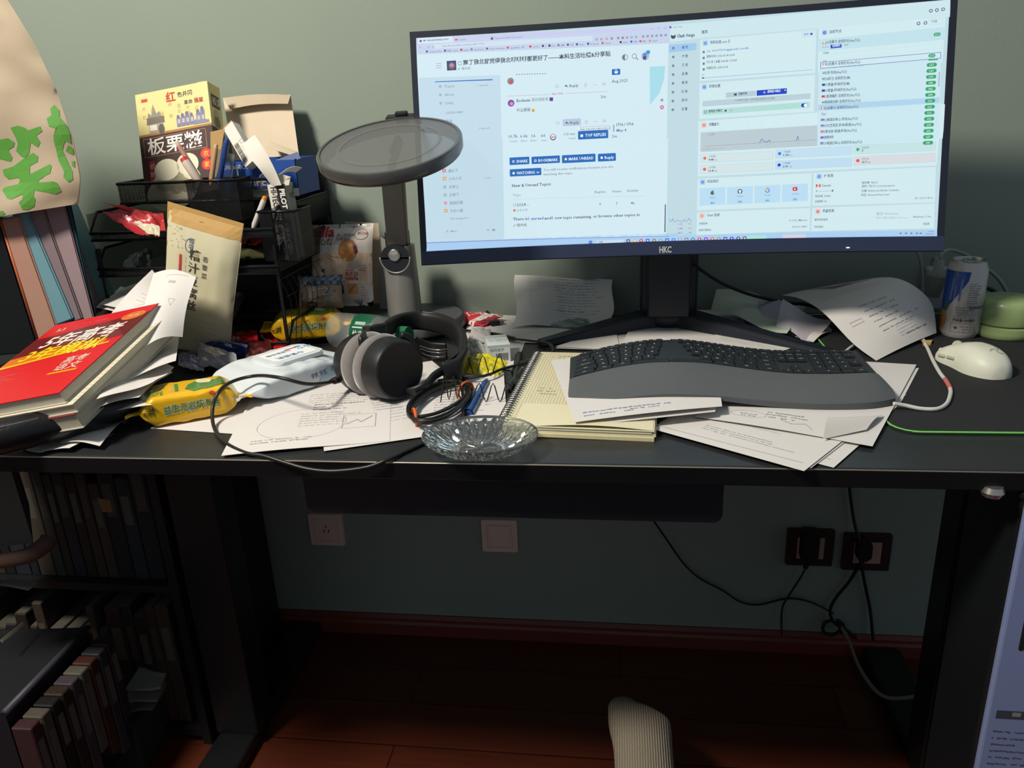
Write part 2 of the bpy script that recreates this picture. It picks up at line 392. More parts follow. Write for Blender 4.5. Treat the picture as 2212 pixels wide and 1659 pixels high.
# housing as thick curved slab
def slab(u0, u1, v0, v1, f, bk, n=28):
    bm = bmesh.new(); R = []
    for i in range(n+1):
        u = u0+(u1-u0)*i/n
        R.append([bm.verts.new(scr(u, v, o)) for v, o in ((v0, f), (v1, f), (v1, bk), (v0, bk))])
    for A, B in zip(R, R[1:]):
        for k in range(4): bm.faces.new((A[k], A[(k+1) % 4], B[(k+1) % 4], B[k]))
    bm.faces.new(R[0]); bm.faces.new(R[-1]); return bm
MB = M('1c2230', .42, var=.05)
mpart('housing', slab(-.013, 1.013, -.068, 1.03, .0015, -.022), MB)
bz = mpart('bezel', slab(-.012, 1.012, -.064, 0.0, .0035, .001), M('2c3650', .35))  # bottom strip bluer and lighter: screen glow put into its colour
mpart('bezel', slab(-.012, 1.012, 1.0, 1.028, .0035, .001), MB); mpart('bezel', slab(-.012, -.001, 0, 1.0, .0035, .001, 2), MB); mpart('bezel', slab(1.001, 1.012, 0, 1.0, .0035, .001, 2), MB)
mpart('back_hump', slab(.3, .7, .15, .8, -.022, -.05, 10), MB)
scrm = M('c0dae4', .3, var=0, emis=1.0); scrm.node_tree.nodes['Principled BSDF'].inputs['Base Color'].default_value = (.01, .01, .01, 1)
bm = shell(lambda u, v: scr(u, v, .002), 40, 4)
screen = mpart('screen', bm, scrm, None, True)
# pixels of the photo -> screen coordinates (metres)
def uvp(px, py):
    d = Vector(ray(px, py)); o = Vector(CAM); u = v = .5
    for _ in range(6):
        p = scr(u, v); n = Vector((0, -1, 0))
        pu = (scr(u+.01, v)-scr(u-.01, v))/.02; pv = (scr(u, v+.01)-scr(u, v-.01))/.02
        nn = pu.cross(pv); t = (p-o).dot(nn)/d.dot(nn); q = o+d*t-p
        A = np.array([[pu.dot(pu), pu.dot(pv)], [pu.dot(pv), pv.dot(pv)]]); r_ = np.linalg.solve(A, np.array([q.dot(pu), q.dot(pv)]))
        u += r_[0]; v += r_[1]
    return u, v
def S(px, py):
    u, v = uvp(px, py); return u*SW, v*SH
# ---------------------------------------------------------------- what the screen shows
MPX = SW/1125.
def zA(X, Y): return S(890+X/3.95, 40+Y/3.95)
def zB(X, Y): return S(890+X/3.95, 300+Y/3.95)
def zC(X, Y): return S(1430+X/3.456, Y/3.456)
def zD(X, Y): return S(1430+X/3.456, 240+Y/3.456)
SC = {zA: 3.95, zB: 3.95, zC: 3.456, zD: 3.456}
def T(c, z, X0, X1, Y, em, t, col, bold=0.012, layer=6):
    a, b = z(X0, Y), z(X1, Y); c.text(t, a[0], a[1], em/SC[z]*MPX, col, bold, width=b[0]-a[0], layer=layer, res=1)
def Rt(c, z, X0, Y0, X1, Y1, col, layer=2, r=0):
    a = z(X0, Y1); b = z(X1, Y1); q = z(X0, Y0); c.rect(a[0], a[1], b[0]-a[0], q[1]-a[1], col, layer, r)
def Ci(c, z, X, Y, R, col, layer=6):
    a = z(X, Y); r = R/SC[z]*MPX; c.ell(a[0], a[1], r, r, col, layer, 16)
def Qd(c, z, pts, col, layer=2): c.poly([z(*p) for p in pts], col, layer)
GR, DKT, BL_ = '8b9dab', '4a5a72', '1767b8'
v = Cv()                                                       # left: forum in a browser
Qd(v, zA, [(38, 172), (2190, 62), (2170, 1185), (75, 1185)], 'd2e9f2', 1); Qd(v, zB, [(75, 0), (2185, 0), (2168, 828), (130, 890)], 'd2e9f2', 1)
Qd(v, zA, [(38, 172), (2190, 62), (2190, 92), (40, 205)], 'c9cbee', 2)
Qd(v, zA, [(40, 205), (2190, 92), (2190, 215), (50, 310)], 'c4d2ea', 2)
Qd(v, zA, [(52, 172), (350, 158), (352, 205), (54, 218)], 'd6e8f4', 3)
Qd(v, zA, [(190, 222), (1540, 150), (1542, 192), (192, 262)], 'd0e0f0', 3)
Qd(v, zA, [(60, 510), (755, 485), (770, 1185), (80, 1185)], 'c2dbe9', 2); Qd(v, zB, [(75, 0), (775, 0), (790, 855), (130, 885)], 'c2dbe9', 2)
Qd(v, zA, [(2028, 415), (2160, 408), (2150, 520), (2110, 640), (2030, 740)], 'a5dbe8', 2)
Qd(v, zA, [(198, 540), (690, 520), (690, 530), (198, 547)], '2f74c8', 4)
for i in range(3): Rt(v, zA, 208, 387+i*18, 254, 391+i*18, GR, 4)
Rt(v, zA, 302, 366, 382, 448, '4a3a66', 4); Ci(v, zA, 342, 407, 28, '3d7fb8', 5); Ci(v, zA, 342, 402, 16, 'd88a6a', 6); Ci(v, zA, 342, 424, 12, 'b04a50', 6)
a_ = zA(397, 402); v.frame(a_[0], a_[1], .0052, .0052, .0006, '3f9a78', 5)
T(v, zA, 440, 1695, 398, 48, '离了我北就觉得我北哪哪哪都更好了——本科生活吐槽&分享贴', '4c5568', .022)
T(v, zA, 426, 500, 441, 27, '個人帖', GR); Qd(v, zA, [(396, 440), (408, 424), (412, 428), (400, 444)], '3f9a78', 5)
for X, t in ((100, '离了我北就觉得我北哪哪'),): T(v, zA, X, 315, 200, 17, t, '6a7488', .02)
T(v, zA, 403, 462, 192, 18, 'YouTube', '7a8498'); T(v, zA, 707, 945, 180, 17, 'Claude as AI "Which one do you p', '7a8498')
Rt(v, zA, 370, 180, 392, 192, 'd83a46', 5); Rt(v, zA, 675, 166, 695, 186, '5a5a7a', 5); Rt(v, zA, 68, 188, 88, 206, '7a5a8a', 5)
T(v, zA, 260, 622, 246, 20, 'https://forum.rdfzer.com/t/topic/8011/1716', '8a96a6')
bx = [(150, 'Google Scholar', 255, '4a6ab0'), (304, '官网 - alevel', 395, '6a4a8a'), (443, 'gmail', 482, 'c04048'), (530, 'OpenRouter', 615, '7a8aa0'), (662, 'Project Gutenberg', 792, '8a5a7a'), (838, 'Apple Music - 网..', 965, 'd84a5a'), (1030, 'YouTube', 1088, 'd83a46'), (1137, 'X', 1147, '3a4252'), (1193, 'Kimi', 1225, '2a3a52'), (1270, '课程', 1303, '6a7a98'), (1350, '交互', 1380, '2a5ab0'), (1427, 'Anna', 1470, '4a5a72'), (1522, 'Deepseek', 1595, '3a4ab0'), (1646, 'Claude', 1698, 'c8506a'), (1800, 'Anna', 1840, '3a4252'), (1890, '翻译', 1920, '2a6ad0'), (1968, '音乐', 1998, 'd84a5a'), (2048, 'Grid7', 2092, 'd89a4a')]
for X, t, X1, k in bx:
    Y = 292-(X-150)*.0482; T(v, zA, X, X1, Y+3, 19, t, '77839a'); Rt(v, zA, X-28, Y-15, X-10, Y+3, k, 5)
for X, k in ((1575, '8a94a8'), (1616, '8a94a8'), (1662, 'e07a5a'), (1705, 'a83a6a'), (1760, 'b03a3a'), (1798, '3a4a6a'), (1835, 'd84a7a'), (1873, '8a94a8'), (1912, '8a94a8'), (1972, '6a7488'), (2010, '6a7488'), (2048, '6a7488'), (2086, '6a7488'), (2125, '6a7488'), (2163, '6a7488')):
    Y = 183-(X-1575)*.062; Rt(v, zA, X-9, Y-9, X+9, Y+9, k, 5, .0008); Rt(v, zA, X-4, Y-4, X+4, Y+3, 'ccd8ec', 6)
for X in (2045, 2102, 2160): Rt(v, zA, X-7, 92-(X-2045)*.05, X+7, 95-(X-2045)*.05, '5a6478', 5)
for X in (73, 146, 184): Ci(v, zA, X, 248, 8, '8a96a6'); Ci(v, zA, X, 248, 5, 'c8d8ec', 7)
a_ = zA(1817, 335); v.ring(a_[0], a_[1], .0045, .0045, .0008, '6a7a88', 5); v.ring(a_[0], a_[1], .0045, .0045, .0045, '6a7a88', 5, 10, PI/2, PI*1.5)
a_ = zA(1897, 325); v.ring(a_[0], a_[1], .0037, .0037, .0008, '6a7a88', 5); v.line(a_[0]+.0025, a_[1]-.0025, a_[0]+.0055, a_[1]-.0055, .0012, '6a7a88', 5)
Ci(v, zA, 1990, 325, 34, 'a9bcd6', 4); Ci(v, zA, 1985, 315, 17, '6a84c0', 5); Qd(v, zA, [(1968, 330), (2000, 322), (1996, 356), (1972, 354)], '3f4c7c', 5); Rt(v, zA, 1998, 277, 2030, 308, '2a9ad8', 6, .001)
for i, (t, X1) in enumerate((('Topics', 366), ('About', 362), ('Links', 356))):
    Y = 593+i*71.5; T(v, zA, 280+i*3, X1, Y, 32, t, GR, .01); Ci(v, zA, 243+i*3, Y-10, 11, GR); Ci(v, zA, 243+i*3, Y-10, 5, 'c2dbe9', 7)
T(v, zA, 561, 650, 582, 24, '1 unread', GR, .008); T(v, zA, 575, 661, 948, 24, '1 unread', GR, .008)
T(v, zA, 289, 438, 818, 27, 'CATEGORIES', GR, .012); T(v, zA, 291, 347, 892, 33, '卮言', GR, .01); T(v, zA, 300, 383, 961, 33, '個人帖', GR, .01); Rt(v, zA, 241, 866, 272, 896, '3c6fc4', 5)
Qd(v, zA, [(243, 808), (251, 816), (259, 808), (251, 812)], GR, 5)
for i, (t, X1, k) in enumerate((('選必下', 395, 'e0587a'), ('小大の文', 428, 'e69a4a'), ('必修上', 403, 'c2dbe9'), ('必修下', 405, 'c2dbe9'), ('論語紅樓', 437, 'e07a8a'), ('子史の綴', 439, 'e69a4a'))):
    Y = 287+i*68.4; X = 312+i*3
    T(v, zB, X, X1, Y, 33, t, GR, .01)
    if i in (0, 1, 5): Rt(v, zB, X-48, Y-28, X-20, Y, k, 5, .0005); Rt(v, zB, X-40, Y-20, X-28, Y-8, 'f2e4d0', 6)
    else: Ci(v, zB, X-35, Y-12, 14, k if i == 4 else GR); Ci(v, zB, X-35, Y-12, 8, 'c2dbe9' if i != 4 else 'f0b0b8', 7)
T(v, zB, 620, 676, 342, 22, '1 new', GR, .008)
T(v, zB, 331, 483, 690, 27, 'All categories', GR, .008); T(v, zB, 333, 385, 797, 24, 'Mint', GR, .008)
Rt(v, zB, 641, 776, 662, 780, GR, 5); Rt(v, zB, 649, 768, 653, 789, GR, 5); Rt(v, zB, 686, 770, 711, 786, GR, 5); Qd(v, zB, [(293, 796), (310, 778), (313, 782), (297, 800)], GR, 5)
# posts
for X, Y, k1, k2 in ((843, 538, '8d8a8c', 'c84a5a'), (847, 725, '8a4aa0', 'd09ad8')): Ci(v, zA, X, Y, 30, k1, 5); Ci(v, zA, X+4, Y+5, 14, k2, 6)
for X in range(890, 1150, 22): Rt(v, zA, X, 478-(X-890)*.03, X+12, 484-(X-890)*.03, '6a7488', 5)
for Y, X in ((578, 1345), (892, 1350)):
    if Y == 892: Rt(v, zA, 1288, 862, 1443, 922, 'b6c8dc', 4, .0015)
    T(v, zA, X, X+75, Y+12, 36, 'Reply', '5d6c80', .014)
    Qd(v, zA, [(X-42, Y), (X-28, Y-12), (X-28, Y-5), (X-14, Y+2), (X-15, Y+14), (X-22, Y+5), (X-28, Y+5), (X-28, Y+10)], '4d5c70', 6)
    a_ = zA(X-106, Y+3); v.ring(a_[0], a_[1], .0027, .0024, .0005, GR, 5, 14)
    a_ = zA(X+138, Y-6); v.frame(a_[0]-.002, a_[1]-.002, .0035, .0042, .0005, GR, 5)
    for k in range(3): Ci(v, zA, X+206+k*11, Y-10, 3, GR)
    a_ = zA(X+292, Y-16); v.ring(a_[0], a_[1], .0026, .0017, .0006, GR, 5, 14)
T(v, zA, 1705, 1840, 552, 37, 'Aug 2025', '5d6c80', .008); Rt(v, zA, 1706, 436, 1777, 486, BL_, 4, .001); Qd(v, zA, [(1728, 450), (1742, 456), (1757, 447), (1757, 468), (1742, 474), (1728, 470)], 'e6f2f8', 5); Ci(v, zA, 1741, 444, 6, 'e6f2f8')
Qd(v, zA, [(813, 664), (1183, 649), (1183, 652), (813, 667)], 'b9a8bc', 4); Qd(v, zA, [(1305, 642), (1672, 624), (1672, 627), (1305, 645)], 'b9a8bc', 4)
T(v, zA, 1197, 1291, 654, 28, 'last visit', 'c8788c', .012); T(v, zA, 1610, 1655, 682, 34, '2m', '5d6c80', .008)
T(v, zA, 895, 1010, 716, 33, 'Ecclesia', '4d5c70', .022); T(v, zA, 1022, 1165, 710, 34, '尋找頭銜者', GR, .008); Rt(v, zA, 1175, 677, 1205, 708, '5a3a98', 5)
T(v, zA, 896, 1012, 798, 35, '什么邮册', '4d5c70', .008); Ci(v, zA, 1035, 786, 15, 'e8b84a'); Ci(v, zA, 1031, 782, 2.5, '5a4a2a', 7); Ci(v, zA, 1040, 782, 2.5, '5a4a2a', 7); Ci(v, zA, 1036, 792, 4, '8a5a2a', 7)
for X, X1, t, k, X2 in ((828, 903, '10.7k', 'views', 900), (926, 990, '6.6k', 'likes', 983), (1023, 1055, '16', 'links', 1065), (1101, 1140, '66', 'users', 1153)):
    Y = 1022-(X-828)*.03; T(v, zA, X, X1, Y, 37, t, '4f6f98', .01); T(v, zA, X+5 if X != 1023 else 1013, X2, Y+36, 24, k, GR, .008)
Ci(v, zA, 1205, 1015, 28, '6a5a70', 5); Ci(v, zA, 1205, 1012, 21, 'efe3e6', 6); Rt(v, zA, 1190, 1012, 1220, 1018, '5a3a4a', 7); 
T(v, zA, 1299, 1393, 1000, 30, '115 min', '5d6c80', .008); T(v, zA, 1341, 1393, 1034, 28, 'read', '8b9dab', .008)
Rt(v, zA, 1418, 965, 1675, 1036, BL_, 7, .0013); T(v, zA, 1479, 1657, 1012, 36, 'TOP REPLIES', 'eaf4fa', .018, 8); Ci(v, zA, 1449, 1003, 13, 'eaf4fa', 8)
Rt(v, zA, 1424, 928, 1706, 965, 'd8e8f2', 7); a_ = zA(1424, 965); v.frame(a_[0], a_[1], .0488, .0062, .0003, '5d6c80', 8); T(v, zA, 1438, 1694, 955, 21, 'Begin composing a reply to this post', '3d4c60', .006, 8)
Qd(v, zA, [(1410, 925), (1416, 918), (1430, 935), (1428, 950), (1416, 948)], 'e8eef4', 8)
T(v, zA, 1746, 1890, 921, 35, '1716 / 1716', '44546a', .02); T(v, zA, 1746, 1830, 969, 34, 'May 8', '5d6c80', .008); T(v, zA, 1706, 1750, 1019, 34, '2m', '5d6c80', .008); Qd(v, zA, [(1716, 908), (1726, 908), (1727, 968), (1717, 968)], '5ab0d0', 5)
for X0, Y0, X1, Y1, t in ((835, 162, 1004, 226, 'SHARE'), (1022, 155, 1264, 218, 'BOOKMARK'), (1281, 142, 1567, 210, 'MARK UNREAD'), (1587, 130, 1740, 196, 'Reply'), (837, 262, 1106, 324, 'WATCHING')):
    Rt(v, zB, X0, Y0, X1, Y1, BL_, 7, .0013); tX = X0+58
    T(v, zB, tX, X1-(57 if t == 'WATCHING' else 17), Y0+44, 35, t, 'eaf4fa', .018, 8); Ci(v, zB, X0+32, Y0+33, 11, 'eaf4fa', 8)
    if t in ('SHARE', 'BOOKMARK'): Ci(v, zB, X0+32, Y0+33, 6, BL_, 9)
Qd(v, zB, [(1062, 284), (1075, 296), (1088, 284), (1084, 280), (1075, 289), (1066, 280)], 'eaf4fa', 8)
T(v, zB, 1122, 1716, 276, 30, 'You will receive notifications because you are', '75849a', .008); T(v, zB, 1122, 1374, 314, 30, 'watching this topic.', '75849a', .008)
T(v, zB, 855, 1186, 414, 37, 'New & Unread Topics', '4d5c70', .02); T(v, zB, 864, 930, 492, 31, 'Topic', GR, .008)
for t, X, X1, Y in (('Replies', 1560, 1653, 465), ('Views', 1707, 1785, 460), ('Activity', 1833, 1931, 454)): T(v, zB, X, X1, Y, 31, t, '75849a', .008)
for t, X, X1, Y in (('9', 1598, 1613, 571), ('7', 1740, 1753, 565), ('4h', 1866, 1898, 560)): T(v, zB, X, X1, Y, 33, t, '5d6c80', .01)
T(v, zB, 895, 972, 576, 36, '2024', '5d6c80', .01); Ci(v, zB, 990, 567, 4, '2f74c8'); a_ = zB(866, 576); v.frame(a_[0], a_[1], .0038, .0038, .0005, '5a9a9a', 5)
T(v, zB, 893, 990, 620, 27, '小大の文', GR, .008); Rt(v, zB, 866, 603, 885, 621, 'd8735a', 5)
T(v, zB, 864, 988, 698, 37, 'There is', '4d5c70', .018); T(v, zB, 994, 1122, 694, 37, '1 unread', '2f6fb0', .018); T(v, zB, 1130, 1190, 690, 37, 'and', '4d5c70', .018); T(v, zB, 1198, 1282, 687, 37, '1 new', '2f6fb0', .018)
T(v, zB, 1290, 1942, 685, 37, 'topic remaining, or browse other topics in', '4d5c70', .018); T(v, zB, 896, 981, 748, 30, '個人帖', '5d6c80', .008); Qd(v, zB, [(866, 748), (882, 728), (886, 732), (870, 751)], '3f9a78', 5)
Qd(v, zB, [(864, 515), (1990, 487), (1990, 489), (864, 517)], 'b8ccd8', 4); Qd(v, zB, [(2156, 560), (2165, 560), (2162, 796), (2152, 796)], '5a6478', 5)
Ci(v, zA, 2132, 760, 17, 'd0587a', 5); Ci(v, zA, 2132, 760, 9, 'e8c0d0', 6); Rt(v, zA, 2121, 688, 2142, 710, GR, 4)
SMAP = lambda x, y: (scr(x/SW, y/SH, .0023), scrn(x/SW, y/SH))
def sbuild(cv, name):
    me_o = cv.build(name, SMAP, screen, SCREENP(), .00009, cx=.02)
    me_o.data.transform(mi)
    return me_o
sbuild(v, 'forum_window')
# taskbar strip along the bottom
v = Cv(); P_ = [S(922, 543), S(2023, 510.5), S(2023, 497), S(923, 524)]
v.poly([P_[0], P_[1], P_[2], P_[3]], 'aacdf0', 1); v.poly([S(922, 525.5), S(1445, 511), S(1445, 510), S(922, 524)], '6a86c8', 3)
v.poly([P_[0], P_[1], (P_[1][0], P_[1][1]+.0012), (P_[0][0], P_[0][1]+.0012)], '9cc4f0', 2)
v.poly([S(1612, 520), S(1655, 519), S(1655, 508), S(1612, 509)], 'a9e4d6', 3); v.poly([S(1690, 518), S(1740, 517), S(1740, 506), S(1690, 507)], 'd6cfe0', 3)
Rt(v, zB, 1510, 870, 1537, 898, '2a74d0', 4); Rt(v, zB, 1523, 870, 1524.5, 898, 'aacdf0', 5); Rt(v, zB, 1510, 883, 1537, 884.5, 'aacdf0', 5)
Rt(v, zB, 1562, 868, 1808, 894, 'c6def2', 4, .002); T(v, zB, 1597, 1630, 888, 20, '搜索', '7a8aa0'); a_ = zB(1574, 880); v.ring(a_[0], a_[1], .0013, .0013, .0003, '5a6a80', 5, 10)
ic = ['5a4a7a', 'e8b83a', 'd84048', '3a5ad8', '7a7a84', '8ab08a', '2a6ad8', '2a8ae0', 'b0a8a8', '8a8a8a', '5a7a98', 'd8483a', '8a3ad8', 'd8705a', '8a9a90', '6a3aa8', '2a3ad0', '4a5a80', '6a6a74']
for i, k in enumerate(ic):
    px = 1357+i*13.95; py = 521-(px-1357)*.0245; a_ = S(px, py)
    if i % 3 == 0: v.rect(a_[0]-.0028, a_[1]-.0028, .0056, .0056, k, 4, .0006); v.rect(a_[0]-.0012, a_[1]-.001, .0024, .0022, 'd8e6f2', 5)
    else: v.ell(a_[0], a_[1], .003, .003, k, 4, 14); v.ell(a_[0], a_[1]+.0003, .0012, .0012, 'e4eef6', 5, 10)
for X in (1777, 1817, 1857, 1898, 1926): Rt(v, zD, X-8, 908, X+8, 918, '6a7a90', 4, .0007)
T(v, zD, 1985, 2022, 903, 14, '21:58', '6a7a90', .008); T(v, zD, 1960, 2022, 922, 14, '2026/5/8', '6a7a90', .008)
sbuild(v, 'taskbar')
# right: dashboard window
v = Cv(); RB, CARD, TX = 'b5d0d8', 'd0e9ee', '5f7382'
v.poly([S(1445, 57), S(2051, 0), S(2036, 250), S(1445, 250)], 'bfd9e2', 1); v.poly([S(1445, 250), S(2036, 250), S(2023, 497), S(1445, 511)], 'bfd9e2', 1)
Qd(v, zC, [(60, 190), (2148, 0), (2145, 130), (270, 290), (60, 320)], 'cbe5ec', 2)
Ci(v, zC, 62, 207, 9, '8a4ab8'); T(v, zC, 79, 150, 212, 16, 'Clash Verge', '8a9aa6')
T(v, zC, 110, 243, 284, 32, 'Clash Verge', '48566a', .03)
Qd(v, zC, [(66, 262), (76, 270), (92, 269), (100, 258), (101, 280), (92, 292), (76, 293), (66, 284)], '3c4458', 5)
Qd(v, zC, [(52, 338), (256, 324), (256, 376), (52, 396)], '9cc8ea', 3)
for i, t in enumerate(('首 页', '代 理', '订 阅', '连 接', '规 则', '日 志', '测 试', '设 置')):
    Y = 367+i*65.5; T(v, zC, 149-i*.6, 192-i*.6, Y, 24, t, '4a5a74' if i else '2a4a9a', .016); Ci(v, zC, 84-i*.6, Y-3, 9, '3a4660'); Ci(v, zC, 84-i*.6, Y-2, 4, 'bfd9e2', 7)
T(v, zC, 295, 340, 254, 26, '首页', '48566a', .02)
def card(z, pts): Qd(v, z, pts, CARD, 3)
card(zC, [(285, 300), (1150, 224), (1140, 548), (280, 608)]); card(zC, [(280, 626), (1140, 562), (1130, 836), (275, 892)])
card(zC, [(275, 908), (2115, 780), (2090, 1037), (270, 1037)]); card(zD, [(270, 78), (2090, -55), (2045, 408), (265, 490)])
card(zC, [(1168, 218), (2112, 128), (2090, 470), (1160, 545)]); 
card(zD, [(265, 508), (1115, 465), (1108, 712), (260, 742)]); card(zD, [(1128, 463), (2040, 418), (2032, 683), (1120, 708)])
card(zD, [(260, 756), (1105, 725), (1100, 895), (256, 925)]); card(zD, [(1118, 724), (2032, 692), (2025, 876), (1112, 897)])
for z, X, Y, k, t, X1 in ((zC, 322, 327, '3a7ad8', '狗狗加速.com ⇵', 508), (zC, 315, 653, '2a6ad0', '网络设置', 434), (zC, 312, 937, 'd8605a', '流量统计', 426), (zC, 1210, 248, '1a3ac8', '当前节点', 1336), (zD, 302, 532, '2a5ad0', '网站测试', 419), (zD, 1170, 490, '2a6ad0', 'IP 信息', 1276), (zD, 297, 783, 'e08a4a', 'Clash 信息', 430), (zD, 1160, 751, 'd8485a', '系统信息', 1282)):
    Rt(v, z, X-20, Y-20, X+20, Y+20, 'a9cdec' if k[0] in '123' else 'eac9c8', 4, .0015); Ci(v, z, X, Y, 10, k); Ci(v, z, X, Y, 4, 'cfe0f0', 7)
    T(v, z, X+36, X1, Y+4, 26, t, '52637a', .014)
T(v, zC, 372, 655, 388, 22, 'emen93d.doggygosubs.com:84...', '5a86c8', .012); T(v, zC, 332, 362, 394, 18, '来自:', '8a9aa6')
for t, X1, Y in (('更新时间: 2026-05-08 20:58', 540, 434), ('已使用 / 总量: 8.46GB / 500GB', 557, 475), ('到期时间: 2028-05-08', 491, 520)): T(v, zC, 331, X1, Y, 21, t, TX); 
for Y in (393, 437, 480, 522): Rt(v, zC, 302, Y-9, 318, Y+8, '6a7a8a', 4, .0006)
T(v, zC, 299, 314, 568, 16, '2%', TX); Qd(v, zC, [(297, 583), (1122, 520), (1122, 526), (297, 590)], 'a9cde4', 4); Rt(v, zC, 297, 581, 312, 590, '12268a', 5)
Qd(v, zC, [(475, 695), (700, 680), (700, 718), (475, 733)], 'b3ccd6', 4); T(v, zC, 570, 632, 711, 21, '系统代理', '44546a', .02); Rt(v, zC, 536, 701, 556, 717, '3a4660', 5)
Qd(v, zC, [(705, 678), (929, 661), (929, 702), (705, 718)], '1240c0', 5); T(v, zC, 785, 883, 694, 21, '虚拟网卡模式', 'e4eefa', .02, 7); Ci(v, zC, 916, 676, 5, 'e4eefa', 7); Ci(v, zC, 762, 693, 7, 'b8ccf4', 7)
Qd(v, zC, [(303, 759), (1104, 700), (1104, 738), (303, 797)], 'a3b4c0', 4); Qd(v, zC, [(305, 761), (1102, 702), (1102, 736), (305, 795)], 'b9cfd8', 5); T(v, zC, 540, 840, 760, 19, 'TUN 模式已启用，应用将通过虚拟网卡访问网络', '7a8a98', .006)
Qd(v, zC, [(303, 822), (1100, 762), (1100, 806), (303, 862)], 'b0dcd6', 4); T(v, zC, 345, 449, 841, 22, '虚拟网卡模式', '44606a', .02); Rt(v, zC, 1035, 775, 1084, 804, '1240c0', 5, .004); Ci(v, zC, 1069, 789, 13, 'eef6fa', 7)
Ci(v, zC, 323, 838, 12, '2f8a6a'); Ci(v, zC, 323, 838, 8, 'b0dcd6', 7); Ci(v, zC, 473, 829, 8, '3a4660'); Rt(v, zC, 508, 820, 521, 834, 'd8a090', 5)
# node list popup
Qd(v, zC, [(1168, 298), (2112, 205), (2110, 300), (1166, 388)], 'c0e0ea', 4)
Rt(v, zC, 1195, 321, 1219, 337, 'cc3a40', 5); Rt(v, zC, 1201, 321, 1213, 337, 'efe0e4', 6); T(v, zC, 1222, 1474, 329, 25, '26加拿大-全网优化(AnyTLS)', '52637a', .012)
T(v, zC, 1193, 1244, 362, 17, 'AnyTLS', '8a9aa6'); Qd(v, zC, [(1255, 338), (1337, 332), (1337, 358), (1255, 366)], '1240c0', 5); T(v, zC, 1266, 1328, 354, 18, '全网模式', 'e4eefa', .02, 7); T(v, zC, 1354, 1388, 347, 16, 'UDP', TX)
T(v, zC, 1198, 1242, 406, 16, '代理组', TX)
Qd(v, zC, [(1183, 410), (2078, 325), (2078, 370), (1183, 455)], 'c2dde4', 5); Qd(v, zC, [(1185, 412), (2076, 327), (2076, 368), (1185, 453)], CARD, 6)
Qd(v, zC, [(1168, 520), (2078, 435), (2070, 770), (1160, 855)], 'c9e5ee', 6); Qd(v, zC, [(1160, 855), (2070, 770), (2060, 1037), (1158, 1037)], 'c9e5ee', 6); Qd(v, zD, [(1158, 25), (2060, -50), (2030, 215), (1156, 285)], 'c9e5ee', 6)
Qd(v, zC, [(1179, 468), (2078, 392), (2078, 440), (1179, 517)], '4a6ab0', 7); Qd(v, zC, [(1183, 471), (2074, 396), (2074, 437), (1183, 513)], 'cfe7f0', 8); T(v, zC, 1197, 1226, 468, 15, '节点', '4a6ab0', .01, 10)
Qd(v, zC, [(1164, 784), (2066, 730), (2064, 772), (1162, 828)], 'aed4ea', 7)
rows = [('26加拿大-全网优化(AnyTLS)', 1474, 'ca', '211'), (None, 0, '', '167'), ('4台湾-专线(AnyTLS)', 1375, '', '169'), ('28荷兰-全网优化(M)', 1400, 'nl', '179'), ('19澳洲-移动优化(M)', 1397, 'au', '185'), ('19澳洲-移动优化(AnyTLS)', 1446, 'au', '186'), ('2香港集群-全网优化(AnyTLS)', 1473, 'hk', '204'), ('44美国维加斯-全网优化(AnyTLS)', 1478, '', '210'), ('26加拿大-全网优化(AnyTLS)', 1461, 'ca', '215'), ('Tuic', 1220, '', '216'), ('12美国旧金山-专线(AnyTLS)', 1457, 'us', '233'), ('35马来西亚-移动/联通(AnyTLS)', 1483, 'us', '235'), ('5新加坡-联通/移动(AnyTLS)', 1450, 'sg', '236'), ('故障转移', 1278, 'x', '237'), ('29美国旧金山-全网优化(AnyTLS)', 1490, 'us', '240')]
FC = {'ca': 'cc3a40', 'nl': '7a8ac0', 'au': '2a3a98', 'hk': 'd83a40', 'us': '5a5aa8', 'sg': 'd84048', 'x': '7a5ad0'}
for i, (t, X1, fl_, num) in enumerate(rows):
    if i == 0: Y = 492
    else: Y = 515+(i-1)*43.6
    X = 1197-i*1.2
    if t:
        pre = 24 if fl_ else 0
        T(v, zC, X+pre, X1, Y, 25, t, '52637a', .012, 10)
        if fl_: Rt(v, zC, X-2, Y-17, X+22, Y-1, FC[fl_], 9)
        if fl_ == 'ca': Rt(v, zC, X+4, Y-17, X+16, Y-1, 'efe0e4', 10)
        if fl_ in ('us', 'nl', 'sg'): Rt(v, zC, X+2, Y-9, X+22, Y-6, 'efe6ee', 10)
    else: T(v, zC, 1222, 1500, 512, 20, '-联通移动优化(AnyTLS)', '7a8a98', .006, 7)
for i in range(16):
    X = 2010-i*2.2 if i else 2009; Y = 421 if i == 0 else 490+(i-1)*44.6
    if i == 15: Rt(v, zC, X-38, Y-14, X+34, Y-4, '2fa56a', 7, .003); continue
    Rt(v, zC, X-(26 if i == 0 else 38), Y-14, X+(26 if i == 0 else 38), Y+14, '2fa56a', 9, .004); T(v, zC, X-16, X+16, Y+7, 20, rows[min(i, 14)][3], 'd8f4e4', .01, 11)
Rt(v, zC, 2022, 250, 2074, 276, '2fa56a', 6, .004); T(v, zC, 2033, 2063, 270, 18, '211', 'd8f4e4', .01, 8); Rt(v, zC, 1983, 448, 2055, 456, '2fa56a', 7)
Qd(v, zC, [(2062, 540), (2070, 540), (2064, 650), (2056, 650)], '9db6c4', 8)
for X, Y in ((2002, 85), (2047, 80), (2093, 74), (1910, 180), (1962, 175)): Ci(v, zC, X, Y, 12, '4d5c70'); Ci(v, zC, X, Y, 7, 'cbe5ec', 7)
